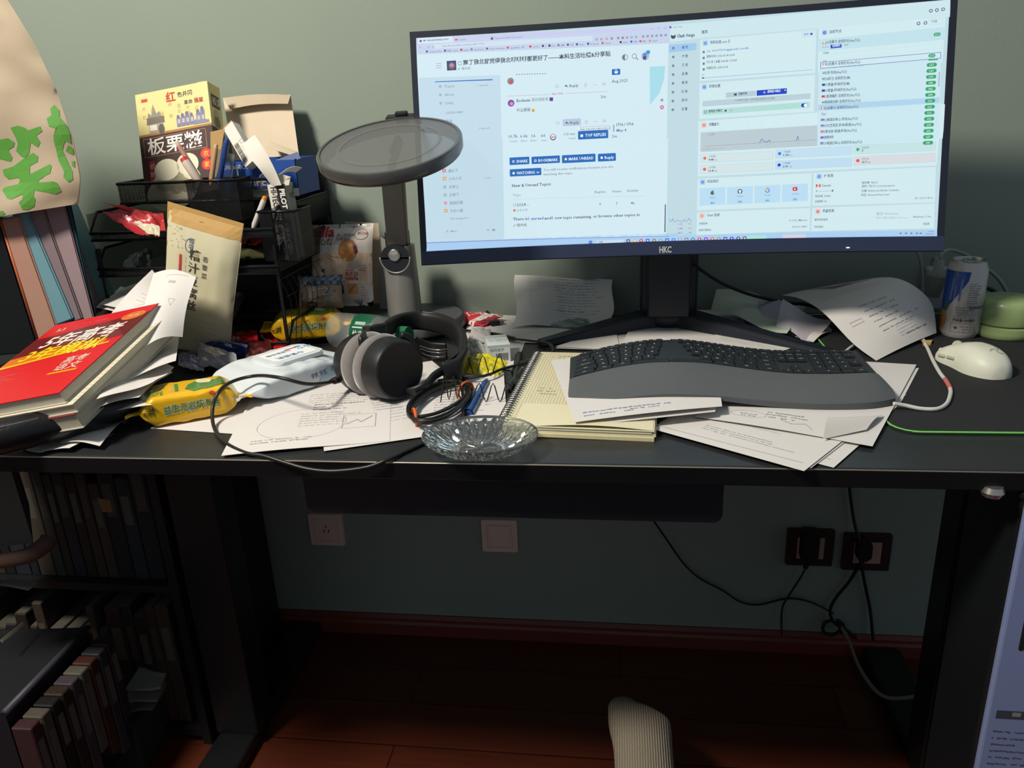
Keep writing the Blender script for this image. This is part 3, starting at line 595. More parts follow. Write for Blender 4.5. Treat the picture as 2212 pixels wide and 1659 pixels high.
T(v, zC, 2005, 2048, 174, 20, '代理', '6a86b8', .01); a_ = zC(1990, 190); v.frame(a_[0], a_[1], .017, .0075, .0003, 'b4ccd8', 5); T(v, zC, 1055, 1090, 268, 18, '官网', '6a86c8'); Rt(v, zC, 1103, 250, 1121, 266, '3a5ac8', 5); a_ = zC(1042, 282); v.frame(a_[0], a_[1], .018, .0075, .0003, 'a9c2d0', 5)
# traffic chart
Qd(v, zD, [(288, 162), (1160, 108), (1156, 262), (286, 307)], 'b9cbd2', 4); v.pline([zD(*p) for p in ((320, 265), (720, 240), (1156, 216))], .0005, 'a88a9c', 6)
v.pline([zD(*p) for p in ((725, 240), (738, 215), (746, 212), (752, 228), (765, 225), (775, 232), (785, 232), (795, 218), (802, 220), (806, 235))], .0007, '2f62c0', 7); v.pline([zD(*p) for p in ((996, 222), (1004, 212), (1011, 190), (1017, 218))], .0007, '2f62c0', 7)
T(v, zD, 345, 388, 183, 14, '10 分钟', '6a7a88', .008); T(v, zD, 295, 460, 292, 12, 'Upload: 0 B/s Download: 0 B/s', '9aaab4', .004)
for X, Y in ((342, 284), (553, 270), (782, 257), (1018, 244)): T(v, zD, X-13, X+13, Y+4, 11, '21:50', '8a9aa6', .004)
for X0, Y0, X1, Y1, k, ik, t, n, s_ in ((288, 325, 828, 388, 'd2e3e6', 'e0705a', '上传速度', '4.48', 'KB/s'), (845, 290, 1418, 355, 'c0def0', '3a7ad8', '下载速度', '1.34', 'KB/s'), (1428, 258, 2038, 325, 'c4e2e4', '3fae7a', '活跃连接', '7', ''), (286, 408, 826, 470, 'd2e3e6', 'd86a5a', '上传量', '16.8', 'MB'), (842, 374, 1415, 440, 'bddcf0', '1a3ac8', '下载量', '2.96', 'GB'), (1428, 342, 2035, 408, 'd6dade', 'e0505a', '内核占用', '65.7', 'MB')):
    sl = -(X1-X0)*.045; Qd(v, zD, [(X0, Y0), (X1, Y0+sl), (X1, Y1+sl), (X0, Y1)], 'b6cdd8', 7)
    Qd(v, zD, [(X0+2, Y0+2), (X1-2, Y0+sl+2), (X1-2, Y1+sl-2), (X0+2, Y1-2)], k, 8); Ci(v, zD, X0+30, (Y0+Y1)/2-3, 12, ik, 9)
    yy = (Y0+Y1)/2-6; T(v, zD, X0+58, X0+112, yy-4, 16, t, '7a8a98', .006, 10); T(v, zD, X0+58, X0+58+13*len(n.replace('.', '')), yy+22, 23, n, '3a4a5a', .02, 10)
    if s_: T(v, zD, X0+103, X0+127, yy+21, 15, s_, '8a9aa6', .004, 10)
for i, (t, k) in enumerate((('Apple', '5a6068'), ('GitHub', '2a3038'), ('Google', 'd85a4a'), ('YouTube', 'd82a34'))):
    X = 375+i*205; Y = 610-i*9; Qd(v, zD, [(X-95, Y-32), (X+97, Y-42), (X+95, Y+88), (X-97, Y+98)], 'b9dcf2', 4); T(v, zD, X-24 if i else X-22, X+30 if i == 3 else X+24, Y+42, 19, t, '7a9ab8', .006); T(v, zD, X-15, X+15, Y+84, 18, '测试', '3a72d0', .014)
    if i == 0: Ci(v, zD, X, Y+2, 15, k); Ci(v, zD, X+13, Y-2, 5, 'b9dcf2', 7); Qd(v, zD, [(X, Y-14), (X+6, Y-22), (X+9, Y-20), (X+4, Y-12)], k, 7)
    if i == 1: Ci(v, zD, X, Y, 18, k); Ci(v, zD, X, Y-1, 11, 'dceef6', 7); Rt(v, zD, X-4, Y+6, X+4, Y+18, 'dceef6', 7)
    if i == 2:
        a_ = zD(X, Y)
        for q, kk in enumerate(('4285f4', '34a853', 'fbbc05', 'ea4335')): v.ring(a_[0], a_[1], .0037, .0037, .0012, kk, 6, 7, [-.2, -1.6, -3.2, -4.2][q]-(0), [-1.6, -3.2, -4.2, -5.6][q])
        v.rect(a_[0], a_[1]-.0006, .0036, .0012, '4285f4', 7)
    if i == 3: Rt(v, zD, X-18, Y-14, X+18, Y+14, k, 6, .0015); Qd(v, zD, [(X-6, Y-8), (X+8, Y), (X-6, Y+8)], 'f2f6fa', 7)
Rt(v, zD, 1146, 547, 1180, 570, 'cc3a40', 5); Rt(v, zD, 1155, 547, 1171, 570, 'f0e4e8', 6); Ci(v, zD, 1163, 558, 5, 'cc3a40', 7); T(v, zD, 1187, 1257, 565, 24, 'Canada', '52637a', .012)
for t, X, X1, Y in (('IP: ————— ◉', 1146, 1276, 606), ('自治域: AS852', 1142, 1256, 644), ('自动刷新: 55s', 1141, 1228, 683), ('服务商: TELUS', 1489, 1605, 544), ('组织: TELUS Communications', 1487, 1732, 570), ('位置: Richmond, British Columbia', 1485, 1765, 604), ('时区: America/Vancouver', 1483, 1695, 635), ('CA, -123.17, 49.16', 1880, 2015, 658), ('内核版本', 277, 338, 848), ('v1.19.21 Mihomo', 945, 1082, 824), ('系统代理地址', 275, 366, 897), ('127.0.0.1:7897', 970, 1080, 872), ('操作系统信息', 1135, 1234, 819), ('开机自启', 1133, 1198, 872), ('Windows 11 Pro', 1868, 2007, 797), ('未启用', 1945, 1990, 850)): T(v, zD, X, X1, Y, 20, t, TX, .01)
T(v, zD, 1594, 1760, 777, 25, '激活 Windows', '9fb4c0', .006, 7); T(v, zD, 1592, 1832, 805, 18, '转到“设置”以激活 Windows。', 'a5bac6', .004, 7)
v.pline([zD(*p) for p in ((52, 803), (62, 825), (70, 822), (80, 802), (86, 825), (105, 822), (118, 815), (130, 822), (158, 825), (165, 808), (178, 825), (188, 822), (200, 800), (210, 818), (222, 820))], .0005, '3a62c0', 6)
for t, X, X1, Y, k in (('4.48', 118, 151, 851, 'd87a7a'), ('1.34', 118, 152, 884, '3a62c0'), ('65.7', 118, 151, 916, '5a6a80'), ('KB/s', 195, 222, 849, '9aaab4'), ('KB/s', 195, 222, 881, '9aaab4'), ('MB', 200, 222, 913, '9aaab4')): T(v, zD, X, X1, Y, 19, t, k, .008)
sbuild(v, 'dashboard_window')
# logo, power light, stand
v = Cv(); a_ = S(1424, 546); b2 = S(1450, 545); v.text('HKC', a_[0], a_[1], .0135, 'b4b8b8', .03, width=b2[0]-a_[0], layer=3)
o = v.build('brand_logo', lambda x, y: (scr(x/SW, y/SH, .0037), scrn(x/SW, y/SH)), bz, None, .00009); o.data.transform(mi)
a_ = S(1830, 535); p0 = scr(a_[0]/SW, a_[1]/SH, .004)
mpart('power_light', Box(p0-Vector((.0022, .001, .0006)), p0+Vector((.0022, .001, .0006))), M('cfe4ff', .3, var=0, emis=2.5))
BK2 = M('1a202a', .4, bump=.03)
nx = W(1442, 655, .625).x
mpart('neck', Box((nx-.040, .555, DZ+.03), (nx+.036, .595, 1.22), .006, 3), BK2)
mpart('neck_channel', Box((nx-.052, .59, DZ+.02), (nx+.052, .63, 1.14), .010, 3), BK2)
# V legs: hub and two long tapering feet
def foot(pts_px):
    bm = bmesh.new(); pts = pts_px
    hexa(bm, pts); bmesh.ops.bevel(bm, geom=bm.edges[:], offset=.002, segments=2, affect='EDGES'); return bm
hub = Vector((nx, .618, DZ))
mpart('neck_mount', Box((nx-.05, .49, 1.06), (nx+.05, .565, 1.16), .006, 3), BK2)
mpart('stand_hub', Lathe([(0, .004), (.046, .004), (.050, .01), (.050, .03), (.044, .042), (0, .044)], 32, Matrix.Translation(hub)), BK2, None, 40)
for tip, s in ((D(1165, 748), -1), (D(1835, 782), 1)):
    dv = (tip-hub); dv.z = 0; dv.normalize(); pn = Vector((-dv.y, dv.x, 0))
    a0 = hub+dv*.02; wd, wt = .028, .013
    P8 = [a0-pn*wd+Vector((0, 0, .006)), a0+pn*wd+Vector((0, 0, .006)), tip+pn*wt+Vector((0, 0, .002)), tip-pn*wt+Vector((0, 0, .002))]
    P8 += [a0-pn*wd*.8+Vector((0, 0, .036)), a0+pn*wd*.8+Vector((0, 0, .036)), tip+pn*wt*.8+Vector((0, 0, .011)), tip-pn*wt*.8+Vector((0, 0, .011))]
    mpart('stand_foot', foot(P8), BK2)
tag(obj('monitor_cable', Tube([W(1478, 552, .56), W(1510, 580, .6), W(1560, 612, .62), W(1620, 636, .62), W(1690, 652, .62), W(1740, 658, .62), W(1790, 672, .64)], .0032), kb_, None, True), 'black cable sagging behind the curved monitor towards the right papers', 'cable')
# ---------------------------------------------------------------- generic soft things
def sheet(name, label, P, bump=None, marks=None, group=None, mat=None, w=.21, h=.297, n=14, cat='paper', flip=1, parent=None, th=.0003):
    """P: front-left, front-right, back-right, back-left world corners"""
    A, B, Cc, Dd = [Vector(p) for p in P]
    def fn(u, v):
        p = A.lerp(B, u).lerp(Dd.lerp(Cc, u), v)
        if bump: p = p+Vector((0, 0, 1))*bump(u, v) if not isinstance(bump(u, v), Vector) else p+bump(u, v)
        return p
    o = solid(obj(name, shell(fn, n, n), mat or M('d6d2ce', .75, var=.02, scale=30), parent, True), th)
    o.data.flip_normals() if (B-A).cross(Dd-A).z < 0 else None
    if parent is None: tag(o, label, cat, group)
    if marks:
        c = Cv(); marks(c, w, h)
        up = (B-A).cross(Dd-A); fl_ = 1 if up.z > 0 else -1
        if abs(up.normalized().z) < .35: fl_ = 1 if up.y < 0 else -1
        c.build('printed_marks', onsurf(fn, w, h, th*1.6, fl_*flip), o, cx=.02, cy=.02)
    return o
def a4(a, b, L=.297, sgn=1):
    """near edge a-b in world; the far edge L away"""
    a, b = Vector(a), Vector(b); d = (b-a); d.z = 0; p = Vector((-d.y, d.x, 0)).normalized()*L*sgn
    return [a, b, b+p, a+p]
def prnt(seed, rows=14, dark='8a8690', head=True, size=.0022, x=.02, y=None, ww=.17, dy=.0115):
    def f(c, w, h):
        c.scribble(x, (y or h-.03), min(ww, w-2*x), rows, dy, size, dark, seed)
        if head: c.scribble(x+.03, h-.014, .08, 1, .01, .004, '6a6670', seed+5)
    return f
def pouch(name, label, mw, w, h, t, mat, art=None, cat='packet', group=None, wr=.0015, seed=0, crimp=(1, 1, 0, 0), gloss=True, n=26, parent=None):
    """soft flat packet: local x 0..w, y 0..h, front is +z"""
    def prof(u, v):
        a = 1.0
        for k, q in ((0, v), (1, 1-v), (2, u), (3, 1-u)):
            e = crimp[k]; m = .12 if e else .0
            a *= min(1, max(0, (q-(.05 if e else 0))/.22))**.55
        return a
    def f(s):
        def g(u, v):
            z = t/2*prof(u, v)+wr*fbm(u*w*60, v*h*60, seed, 1)*(1 if s > 0 else -.6)*min(1, prof(u, v)+.25)
            pinch = 1-.05*math.sin(PI*v)
            return Vector((w/2+(u-.5)*w*pinch, v*h, s*z))
        return g
    root = thing(name, label, cat, mw, group)
    obj('pouch_body', shell(f(1), n, n, both=f(-1)), mat, root, 60)
    if art:
        c = Cv(); art(c, w, h); c.build('print', onsurf(f(1), w, h, .0004), root, GLOSSP() if gloss else None, cx=.012, cy=.012)
    return root
def brick(name, label, mw, L, Wd, H, mat, art=None, cat='packet', group=None, seed=0, wr=.0012, seal=.018, tp=.13, pw=.42):
    """pillow bag, local x along the length, y depth, z up; front side is -y"""
    def fn(u, v):
        a = 2*PI*v-PI/2*1.0; ca, sa = math.cos(a), math.sin(a)
        sq = lambda k: math.copysign(abs(k)**.27, k)
        x = (u-.5)*(L+2*seal); e = max(0, (abs(x)-L/2)/seal); d = max(0, min(1, (L/2-abs(x))/(tp*L)))
        pr = d**pw if d > 0 else 0
        zz = H/2*sq(sa)*(max(pr, .03)); yy = Wd/2*sq(ca)*(.80+.2*min(1, d*3)+.12*e)
        wv = wr*fbm(x*55, v*9, seed)*min(1, pr+.4)+(.0008*math.sin(yy*900) if e > 0 else 0)
        return Vector((x, -yy, H/2+zz+wv*2))
    root = thing(name, label, cat, mw, group)
    bm = shell(fn, 60, 48); bmesh.ops.remove_doubles(bm, verts=bm.verts, dist=1e-5)
    obj('bag', bm, mat, root, 60)
    if art:
        for part, c, v0, v1 in art(L, Wd, H):
            def g(x, y, top=v0 > .2):
                q = max(-.94, min(.94, 2*y-1)); k = math.copysign(abs(q)**(1/.27), q)
                a = math.acos(-k) if top else math.asin(k)
                return fn((x+L/2+seal)/(L+2*seal), (a+PI/2)/(2*PI))
            def mp_(x, y):
                p = g(x, y); a = g(x+.001, y)-g(x-.001, y); b = g(x, min(.96, y+.02))-g(x, max(0.04, y-.02)); nn = a.cross(b).normalized()
                if nn.z < 0 and abs(nn.z) > .5: nn = -nn
                if abs(nn.z) <= .5 and nn.y > 0: nn = -nn
                return p+nn*.0004, nn
            c.build(part, mp_, root, GLOSSP(), cx=.006, cy=.05)
    return root
# ---------------------------------------------------------------- mouse pad
pad = obj('mouse_pad', (lambda bm: (prism(bm, rrect(.335, .100, .90, .675, .03), DZ+.0002, DZ+.0032), bm)[1])(bmesh.new()), M('1f2122', .85, bump=.2, bscale=900)); tag(pad, 'black cloth mouse pad with a green edge at the right of the desk', 'mouse pad')
rr = rrect(.336, .101, .899, .674, .03); obj('stitched_edge', Tube([(x, y, DZ+.0028) for x, y in rr], .0014, n=1, closed=True, seg=6), M('6cc45a', .6), pad, True)
# ---------------------------------------------------------------- papers on the desk
Z1 = .001
sheet('blank_sheet', 'blank white sheet lying under the front yellow snack packet', a4(D(325, 925, Z1), D(520, 938, Z1), .2), None, None)
sheet('printed_sheet', 'white exam sheet with its corner at the front desk edge, left of the glass dish', a4(D(478, 986, .003), D(842, 952, .003)), lambda u, v: .001*math.sin(u*5)+.001,
      lambda c, w, h: (c.scribble(.085, .12, .09, 6, .009, .0022, '8d8a90', 3), c.scribble(.09, .20, .09, 5, .009, .0022, '8d8a90', 4), c.scribble(.03, .035, .12, 2, .008, .003, '8a8a96', 8), c.frame(.145, .055, .045, .05, .0005, '9a98a0'), c.pline([(.15, .07), (.165, .085), (.17, .075), (.185, .095)], .0008, '6a6a74'), c.ring(.09, .085, .06, .055, .0005, 'b4b0b4'), c.scribble(.10, .155, .07, 3, .01, .004, '77757c', 2)))
sheet('printed_sheet', 'white sheet fanned just right of the front exam sheet', a4(D(700, 975, .002), D(922, 943, .002), .297), lambda u, v: .0005, lambda c, w, h: (c.scribble(.12, .17, .07, 6, .010, .0035, '77757e', 13), c.scribble(.02, .25, .15, 2, .01, .002, '9a98a0', 6)))
sheet('printed_sheet', 'sheet with handwritten notes under the headphones and coiled cable', a4(D(748, 965, Z1), D(1070, 903, Z1), .297), lambda u, v: .0012*math.sin(v*6)**2, lambda c, w, h: (c.scribble(.02, .26, .16, 20, .012, .002, '9b98a0', 21), c.frame(.10, .11, .07, .03, .0006, 'a9b6c8')))
sheet('printed_sheet', 'white sheet with scribbles under the blue pen', a4(D(905, 915, .0022), D(1095, 905, .0022), .22), lambda u, v: .0012*u+.0005, lambda c, w, h: c.scribble(.03, .2, .14, 12, .014, .004, '8a8890', 33))
sheet('printed_sheet', 'white sheet poking out behind the small medicine box', [D(1000, 790, Z1), D(1110, 800, Z1), D(1150, 700, Z1), D(1010, 690, Z1)], None, prnt(9, 10))
sheet('printed_sheet', 'grey shaded handwritten sheet lying in front of the standing curled sheet', [D(1040, 735, .002), D(1185, 742, .002), D(1290, 690, .002), D(1075, 680, .002)], None, prnt(14, 12))
# papers under the keyboard, left
sheet('note_sheet', 'white sheet with blue handwriting lying on the cream notebook', [D(1241, 912, .0225), D(1560, 878, .0225), D(1540, 740, .0225), D(1190, 778, .0225)], lambda u, v: .002*math.sin(u*3), lambda c, w, h: (c.scribble(.015, .03, .12, 2, .012, .006, '9aa2c0', 2), c.scribble(.08, .022, .05, 1, .01, .004, '8a8896', 5)))
sheet('note_sheet', 'lower sheet peeking from beneath the note under the keyboard', [D(1300, 915, .018), D(1545, 889, .018), D(1560, 760, .018), D(1300, 780, .018)], None, None)
# fanned pile under the keyboard, right
pile = [((1410, 927), (1737, 1018), .297, 'front-most exam sheet of the fan jutting over the desk edge right of the notebook', 41),
        ((1418, 918), (1752, 1011), .297, 'second exam sheet of the fan in front of the keyboard', 42),
        ((1425, 912), (1801, 1010), .297, 'third exam sheet of the fan, its corner nearest the desk edge on the right', 43)]
for i, (a_, b_, L, lab, sd) in enumerate(pile):
    z = .0045-.0012*i; A, B = D(*a_, z), D(*b_, z)
    d = (B-A).normalized(); E_ = A+d*.21 if i < 0 else B; pr = Vector((-d.y, d.x, 0))
    sheet('exam_sheet', lab, [A, B, B+pr*.30, A+pr*.30], None if i else (lambda u, v: .0004), (lambda c, w, h, sd=sd: (c.scribble(.05, .05, .13, 3, .006, .002, '8a8890', sd), c.scribble(.02, .085, .15, 2, .006, .0018, 'a09ea6', sd+3), c.line(.0, .012, .2, .018, .0006, 'a8a4b4'), c.line(.01, .095, .2, .10, .0007, '8a88a0'))), 'fanned exam sheets under the keyboard')
A, B = D(1470, 905, .008), D(1835, 960, .008); Cq, Dq = D(1985, 788, .008), D(1600, 790, .008)
sheet('exam_sheet', 'top sheet of the fan with pencil sketches and a folded corner', [D(1500, 900, .0075), D(1885, 962, .0065), D(1980, 786, .0075), D(1600, 770, .0075)], lambda u, v: .0015*math.sin(u*4), lambda c, w, h: (c.ring(.06, .035, .022, .011, .0005, 'a2a0a8'), c.scribble(.05, .035, .02, 2, .006, .003, '98969e', 2), c.scribble(.08, .05, .06, 3, .008, .004, '96949c', 7), c.pline([(.10, .03), (.115, .022), (.13, .028), (.14, .015)], .0007, '96949c'), c.scribble(.165, .05, .03, 2, .006, .003, 'a2a0a8', 12)))
# folded-over corner of that sheet
def foldfn(u, v):
    a = D(1790, 908, .0085); b = D(1778, 948, .0085); c1 = D(1908, 896, .0085); d1 = D(1872, 928, .0085)
    p = a.lerp(c1, u).lerp(b.lerp(d1, u), v); return p+Vector((0, 0, .014*math.sin(PI*min(1, v*1.0))*(1-.65*u)))
o = tag(solid(obj('folded_corner', shell(foldfn, 12, 12), M('d4cfca', .7, var=.02), None, True), .0003), 'curled paper flap casting a violet shadow on the fanned sheets', 'paper')
sheet('exam_sheet', 'stack edge of sheets sticking out right of the keyboard', [D(1880, 925, .004), D(1945, 872, .004), D(1985, 795, .004), D(1885, 790, .004)], None, None)
# papers behind the keyboard
sheet('printed_sheet', 'long printed sheet under the monitor stand just behind the keyboard', [D(1200, 752, .003), D(1720, 770, .003), D(1715, 745, .003), D(1290, 712, .003)], None, None)
sheet('printed_sheet', 'printed sheet with slanting lines in front of the monitor stand hub', [D(1330, 772, .006), D(1640, 790, .006), D(1600, 672, .007), D(1380, 668, .007)], lambda u, v: .001, lambda c, w, h: [c.scribble(.05+.028*k, .25-.01*k, .12, 1, .01, .002, '8a8886', 50+k, rot=-1.0) for k in range(5)])
sheet('printed_sheet', 'printed sheet under the right foot of the monitor', [D(1520, 790, .0075), D(1665, 768, .0075), D(1722, 748, .008), D(1560, 680, .008)], lambda u, v: .0008, prnt(61, 12))
sheet('printed_sheet', 'torn white scrap behind the left part of the keyboard', [D(1200, 748, .0045), D(1340, 757, .0045), D(1330, 712, .005), D(1282, 722, .005)], None, None)
# wavy sheet standing against the wall
P4 = [D(1098, 708, .004), D(1305, 702, .004), W(1332, 608, .70), W(1122, 592, .70)]
sheet('curled_sheet', 'crumpled handwritten exam sheet standing up behind the left monitor foot', P4, lambda u, v: Vector((.012*math.sin(v*4+.5)*(1-v*.3), -.02*math.sin(u*5.5+.6)*v-.01*math.sin(v*3.5), .004*math.sin(u*7))), lambda c, w, h: (c.scribble(.03, .26, .10, 12, .013, .0022, '85878a', 5), c.scribble(.09, .285, .10, 14, .017, .0045, '7d8088', 6), c.scribble(.08, .10, .10, 1, .01, .005, '55585e', 8)), n=26)
# the big arched sheet at the right
def arch(u, v):
    # u along the short edge (left back -> right back), v from back to the front tip
    b0, b1 = W(1700, 655, .66), W(2012, 690, .60); 
    f0, f1 = D(1893, 779, .004), D(2023, 722, .012)
    p = b0.lerp(b1, u).lerp(f0.lerp(f1, u), v)
    return p+Vector((.02*math.sin(PI*v)*(1-u), .015*math.sin(PI*v), .058*math.sin(PI*min(1, (1-v)*1.0))**1.0*(.30+.70*math.sin(PI*(u*.85+.12)))*(1-.35*v)))
def arch2(u, v):
    pts = [(1688, 652), (1745, 622), (1830, 603), (1905, 600), (1960, 618), (1998, 650), (2018, 690)]
    ys = [.66, .655, .65, .645, .63, .61, .57]
    t = u*(len(pts)-1); i = min(len(pts)-2, int(t)); k = t-i
    top = W(pts[i][0], pts[i][1], ys[i]).lerp(W(pts[i+1][0], pts[i+1][1], ys[i+1]), k)
    q = [(1688, 652), (1722, 664), (1765, 700), (1803, 738), (1845, 768), (1893, 779), (2023, 722)]
    return top
Lp = [(1689, 638, .035), (1728, 645, .048), (1777, 674, .052), (1842, 741, .022), (1893, 779, .004)]
Rp = [(1800, 618, .075), (1905, 599, .095), (1965, 612, .088), (2012, 655, .055), (2023, 719, .010)]
GR3 = []
for (a, b, hz), (c_, d_, hz2) in zip(Lp, Rp):
    A, B = D(a, b, hz), D(c_, d_, hz2); GR3.append([A, A.lerp(B, .33)+Vector((0, 0, .002)), A.lerp(B, .67)+Vector((0, 0, .002)), B])
def crv(P, t):
    n_ = len(P)-1; t = t*n_; i = min(n_-1, int(t)); f = t-i; g = lambda k: P[max(0, min(n_, k))]
    a, b, c, d = g(i-1), g(i), g(i+1), g(i+2)
    return .5*((2*b)+(-a+c)*f+(2*a-5*b+4*c-d)*f*f+(-a+3*b-3*c+d)*f**3)
def archf(u, v): return crv([crv(r, u) for r in GR3], v)
o = solid(obj('curled_sheet', shell(archf, 24, 24), M('dcd8d4', .7, var=.02), None, True), .0003); tag(o, 'large white exam sheet arched up off the desk left of the drink can', 'paper')
c = Cv()
for k in range(6): c.scribble(.03+.0*k, .245-.012*k, .17, 1, .01, .002, '77797e', 70+k, rot=-.02)
c.scribble(.10, .06, .07, 4, .008, .002, '7a787c', 3); c.scribble(.115, .036, .065, 1, .01, .0048, '4a4a50', 4, fill=1.2); c.scribble(.07, .13, .10, 6, .013, .004, '8a888e', 8); c.frame(.03, .10, .025, .008, .0005, '8a888e')
c.build('printed_marks', onsurf(lambda u, v: archf(u, 1-v), .21, .297, .0005, 1), o, cx=.015, cy=.015)
sheet('shaded_sheet', 'purple-shaded sheet lying between the right monitor foot and the green tinted sheet', [D(1590, 690, .01), D(1690, 712, .012), D(1730, 655, .045), D(1640, 650, .04)], lambda u, v: .006*math.sin(u*5), prnt(91, 5), mat=M('a9a6b6', .7, var=.03))  # violet shade is put into this sheet's paper colour
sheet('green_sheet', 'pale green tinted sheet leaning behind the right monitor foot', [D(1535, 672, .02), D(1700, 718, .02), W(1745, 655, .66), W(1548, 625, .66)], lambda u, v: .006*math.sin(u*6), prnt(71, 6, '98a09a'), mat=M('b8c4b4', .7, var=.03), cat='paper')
sheet('crumpled_sheet', 'crumpled purple-shaded sheet between the right monitor foot and arched sheet', [D(1675, 712, .012), D(1745, 738, .004), D(1800, 688, .028), D(1690, 655, .052)], lambda u, v: .008*math.sin(u*4+v*2), prnt(81, 5), mat=M('bdb8c0', .7, var=.05))  # paper colour carries the purple shade here as well
sheet('crumpled_sheet', 'small white folded sheet with its corner right of the monitor foot', [D(1757, 739, .003), D(1806, 712, .004), D(1775, 690, .02), D(1700, 722, .004)], lambda u, v: .006*math.sin(u*4), prnt(83, 3))
tag(solid(obj('paper_scrap', shell(lambda u, v: D(1985, 735, .004).lerp(D(2016, 735, .005), u).lerp(D(1995, 747, .006).lerp(D(2010, 746, .003), u), v)+Vector((0, 0, .004*math.sin(PI*v))), 6, 6), M('d0a868', .6), None, True), .0003), 'small tan scrap of paper left of the can base', 'scrap')
# left pile: fan of folded papers at the front left corner
def fanned(name, labels, quads, zs, seeds, grp, mats=None):
    for i, (lb, q, z, s) in enumerate(zip(labels, quads, zs, seeds)):
        zz = z if isinstance(z, (list, tuple)) else [z]*4
        sheet(name, lb, [D(q[k][0], q[k][1], zz[k]) for k in range(4)], lambda u, v, s=s: .003*math.sin(u*4+s)+.002*math.sin(v*5+s), (prnt(s, 8) if s % 2 else None), grp, mat=(mats or {}).get(i))
fanned('loose_sheet', ['folded white sheet lowest in the front left corner of the desk', 'white sheet just above the lowest one at the front left corner', 'crumpled grey-white sheet right of the front left corner sheets', 'thin white sheet edge right of the crumpled one near the front left'],
       [[(22, 965), (92, 978), (300, 880), (180, 880)], [(60, 968), (150, 970), (320, 880), (200, 880)], [(130, 955), (215, 960), (290, 880), (180, 875)], [(205, 950), (222, 952), (275, 905), (240, 895)]],
       [.004, .007, .010, .003], [2, 4, 6, 8], 'sheets fanned at the front left corner')
BLp = D(-60, 945, .03)
# sheets under and behind the red book
qs = [[(75, 915), (140, 900), (330, 880), (200, 820)], [(180, 890), (300, 855), (372, 800), (280, 760)], [(210, 870), (330, 825), (375, 790), (300, 750)], [(230, 830), (380, 780), (400, 640), (300, 660)]]
fanned('loose_sheet', ['white sheet corner showing below the red workbook', 'white sheet slanting out right of the red workbook, nearest the yellow packet', 'white sheet tucked between the red workbook and the snack wrappers', 'large dotted-line sheet with a rounded corner right of the red workbook'],
       qs, [.035, .05, .06, [.065, .07, .08, .08]], [3, 12, 14, 17], 'sheets sliding out from under the red workbook')
sheet('curved_sheet', 'tall white sheet with a triangle drawing curving up beside the cream pouch', [D(300, 760, .09), D(395, 730, .09), W(425, 600, .34), W(333, 590, .36)], lambda u, v: Vector((0, -.01*math.sin(v*3), .01*math.sin(u*3))), lambda c, w, h: (c.pline([(.12, .17), (.15, .17), (.135, .14), (.12, .17)], .0008, '8a88a8'), c.line(.08, .27, .18, .285, .0008, 'a8a6a6'), c.rect(.1, .24, .03, .01, 'b4b4bc')))
sheet('curved_sheet', 'white sheet with a pointed top rising in front of the cream pouch', [D(225, 700, .10), D(385, 700, .10), W(375, 640, .36), W(330, 582, .36)], lambda u, v: Vector((0, -.015*math.sin(v*3), 0)), lambda c, w, h: (c.pline([(.06, .12), (.12, .18), (.13, .14), (.15, .13)], .0008, '7a7888'), c.scribble(.05, .2, .1, 3, .02, .003, '7a7880', 4)))
fanned('loose_sheet', ['white sheet topmost of the pile in front of the mesh organiser', 'white sheet second in the pile in front of the mesh organiser', 'white sheet lowest in the pile in front of the mesh organiser'],
       [[(212, 650), (350, 690), (400, 640), (300, 605)], [(208, 668), (340, 700), (400, 650), (260, 620)], [(212, 680), (320, 715), (400, 660), (245, 640)]], [.115, .10, .088], [5, 7, 16], 'sheets piled before the mesh organiser')
# books ------------------------------------------------------------
TLb, TRb, BRb = D(121, 702, .105), D(342, 655, .14), D(128, 848, .085)
bX = (TRb-TLb); bY = (TRb-BRb); bh = bY.length; bw = .191
bX = bX.normalized(); bF = frame(BRb, bX, bY)   # origin front right corner; local x right, y to the back
def book(label, F_, w, h, t, cover, z0, art=None, skew=(0, 0), pages='c9c3b2', group=None, name='book'):
    r = thing(name, label, 'book', F_ @ Matrix.Translation((skew[0], skew[1], z0)), group)
    obj('page_block', Box((-w+.002, .002, -t+.001), (-.002, h-.002, -.0012)), M(pages, .8, var=.12, scale=300), r)
    obj('cover', Box((-w, 0, -.0012), (0, h, 0)), cover, r)
    obj('back_cover', Box((-w, 0, -t), (0, h, -t+.0012)), M('b9b4a6', .7), r)
    obj('spine', Box((-w-.001, 0, -t), (-w+.001, h, 0)), cover, r)
    if art:
        c = Cv(); art(c, w, h); c.build('cover_print', lambda x, y: ((x-w, y, 0), (0, 0, 1)), r, GLOSSP())
    return r
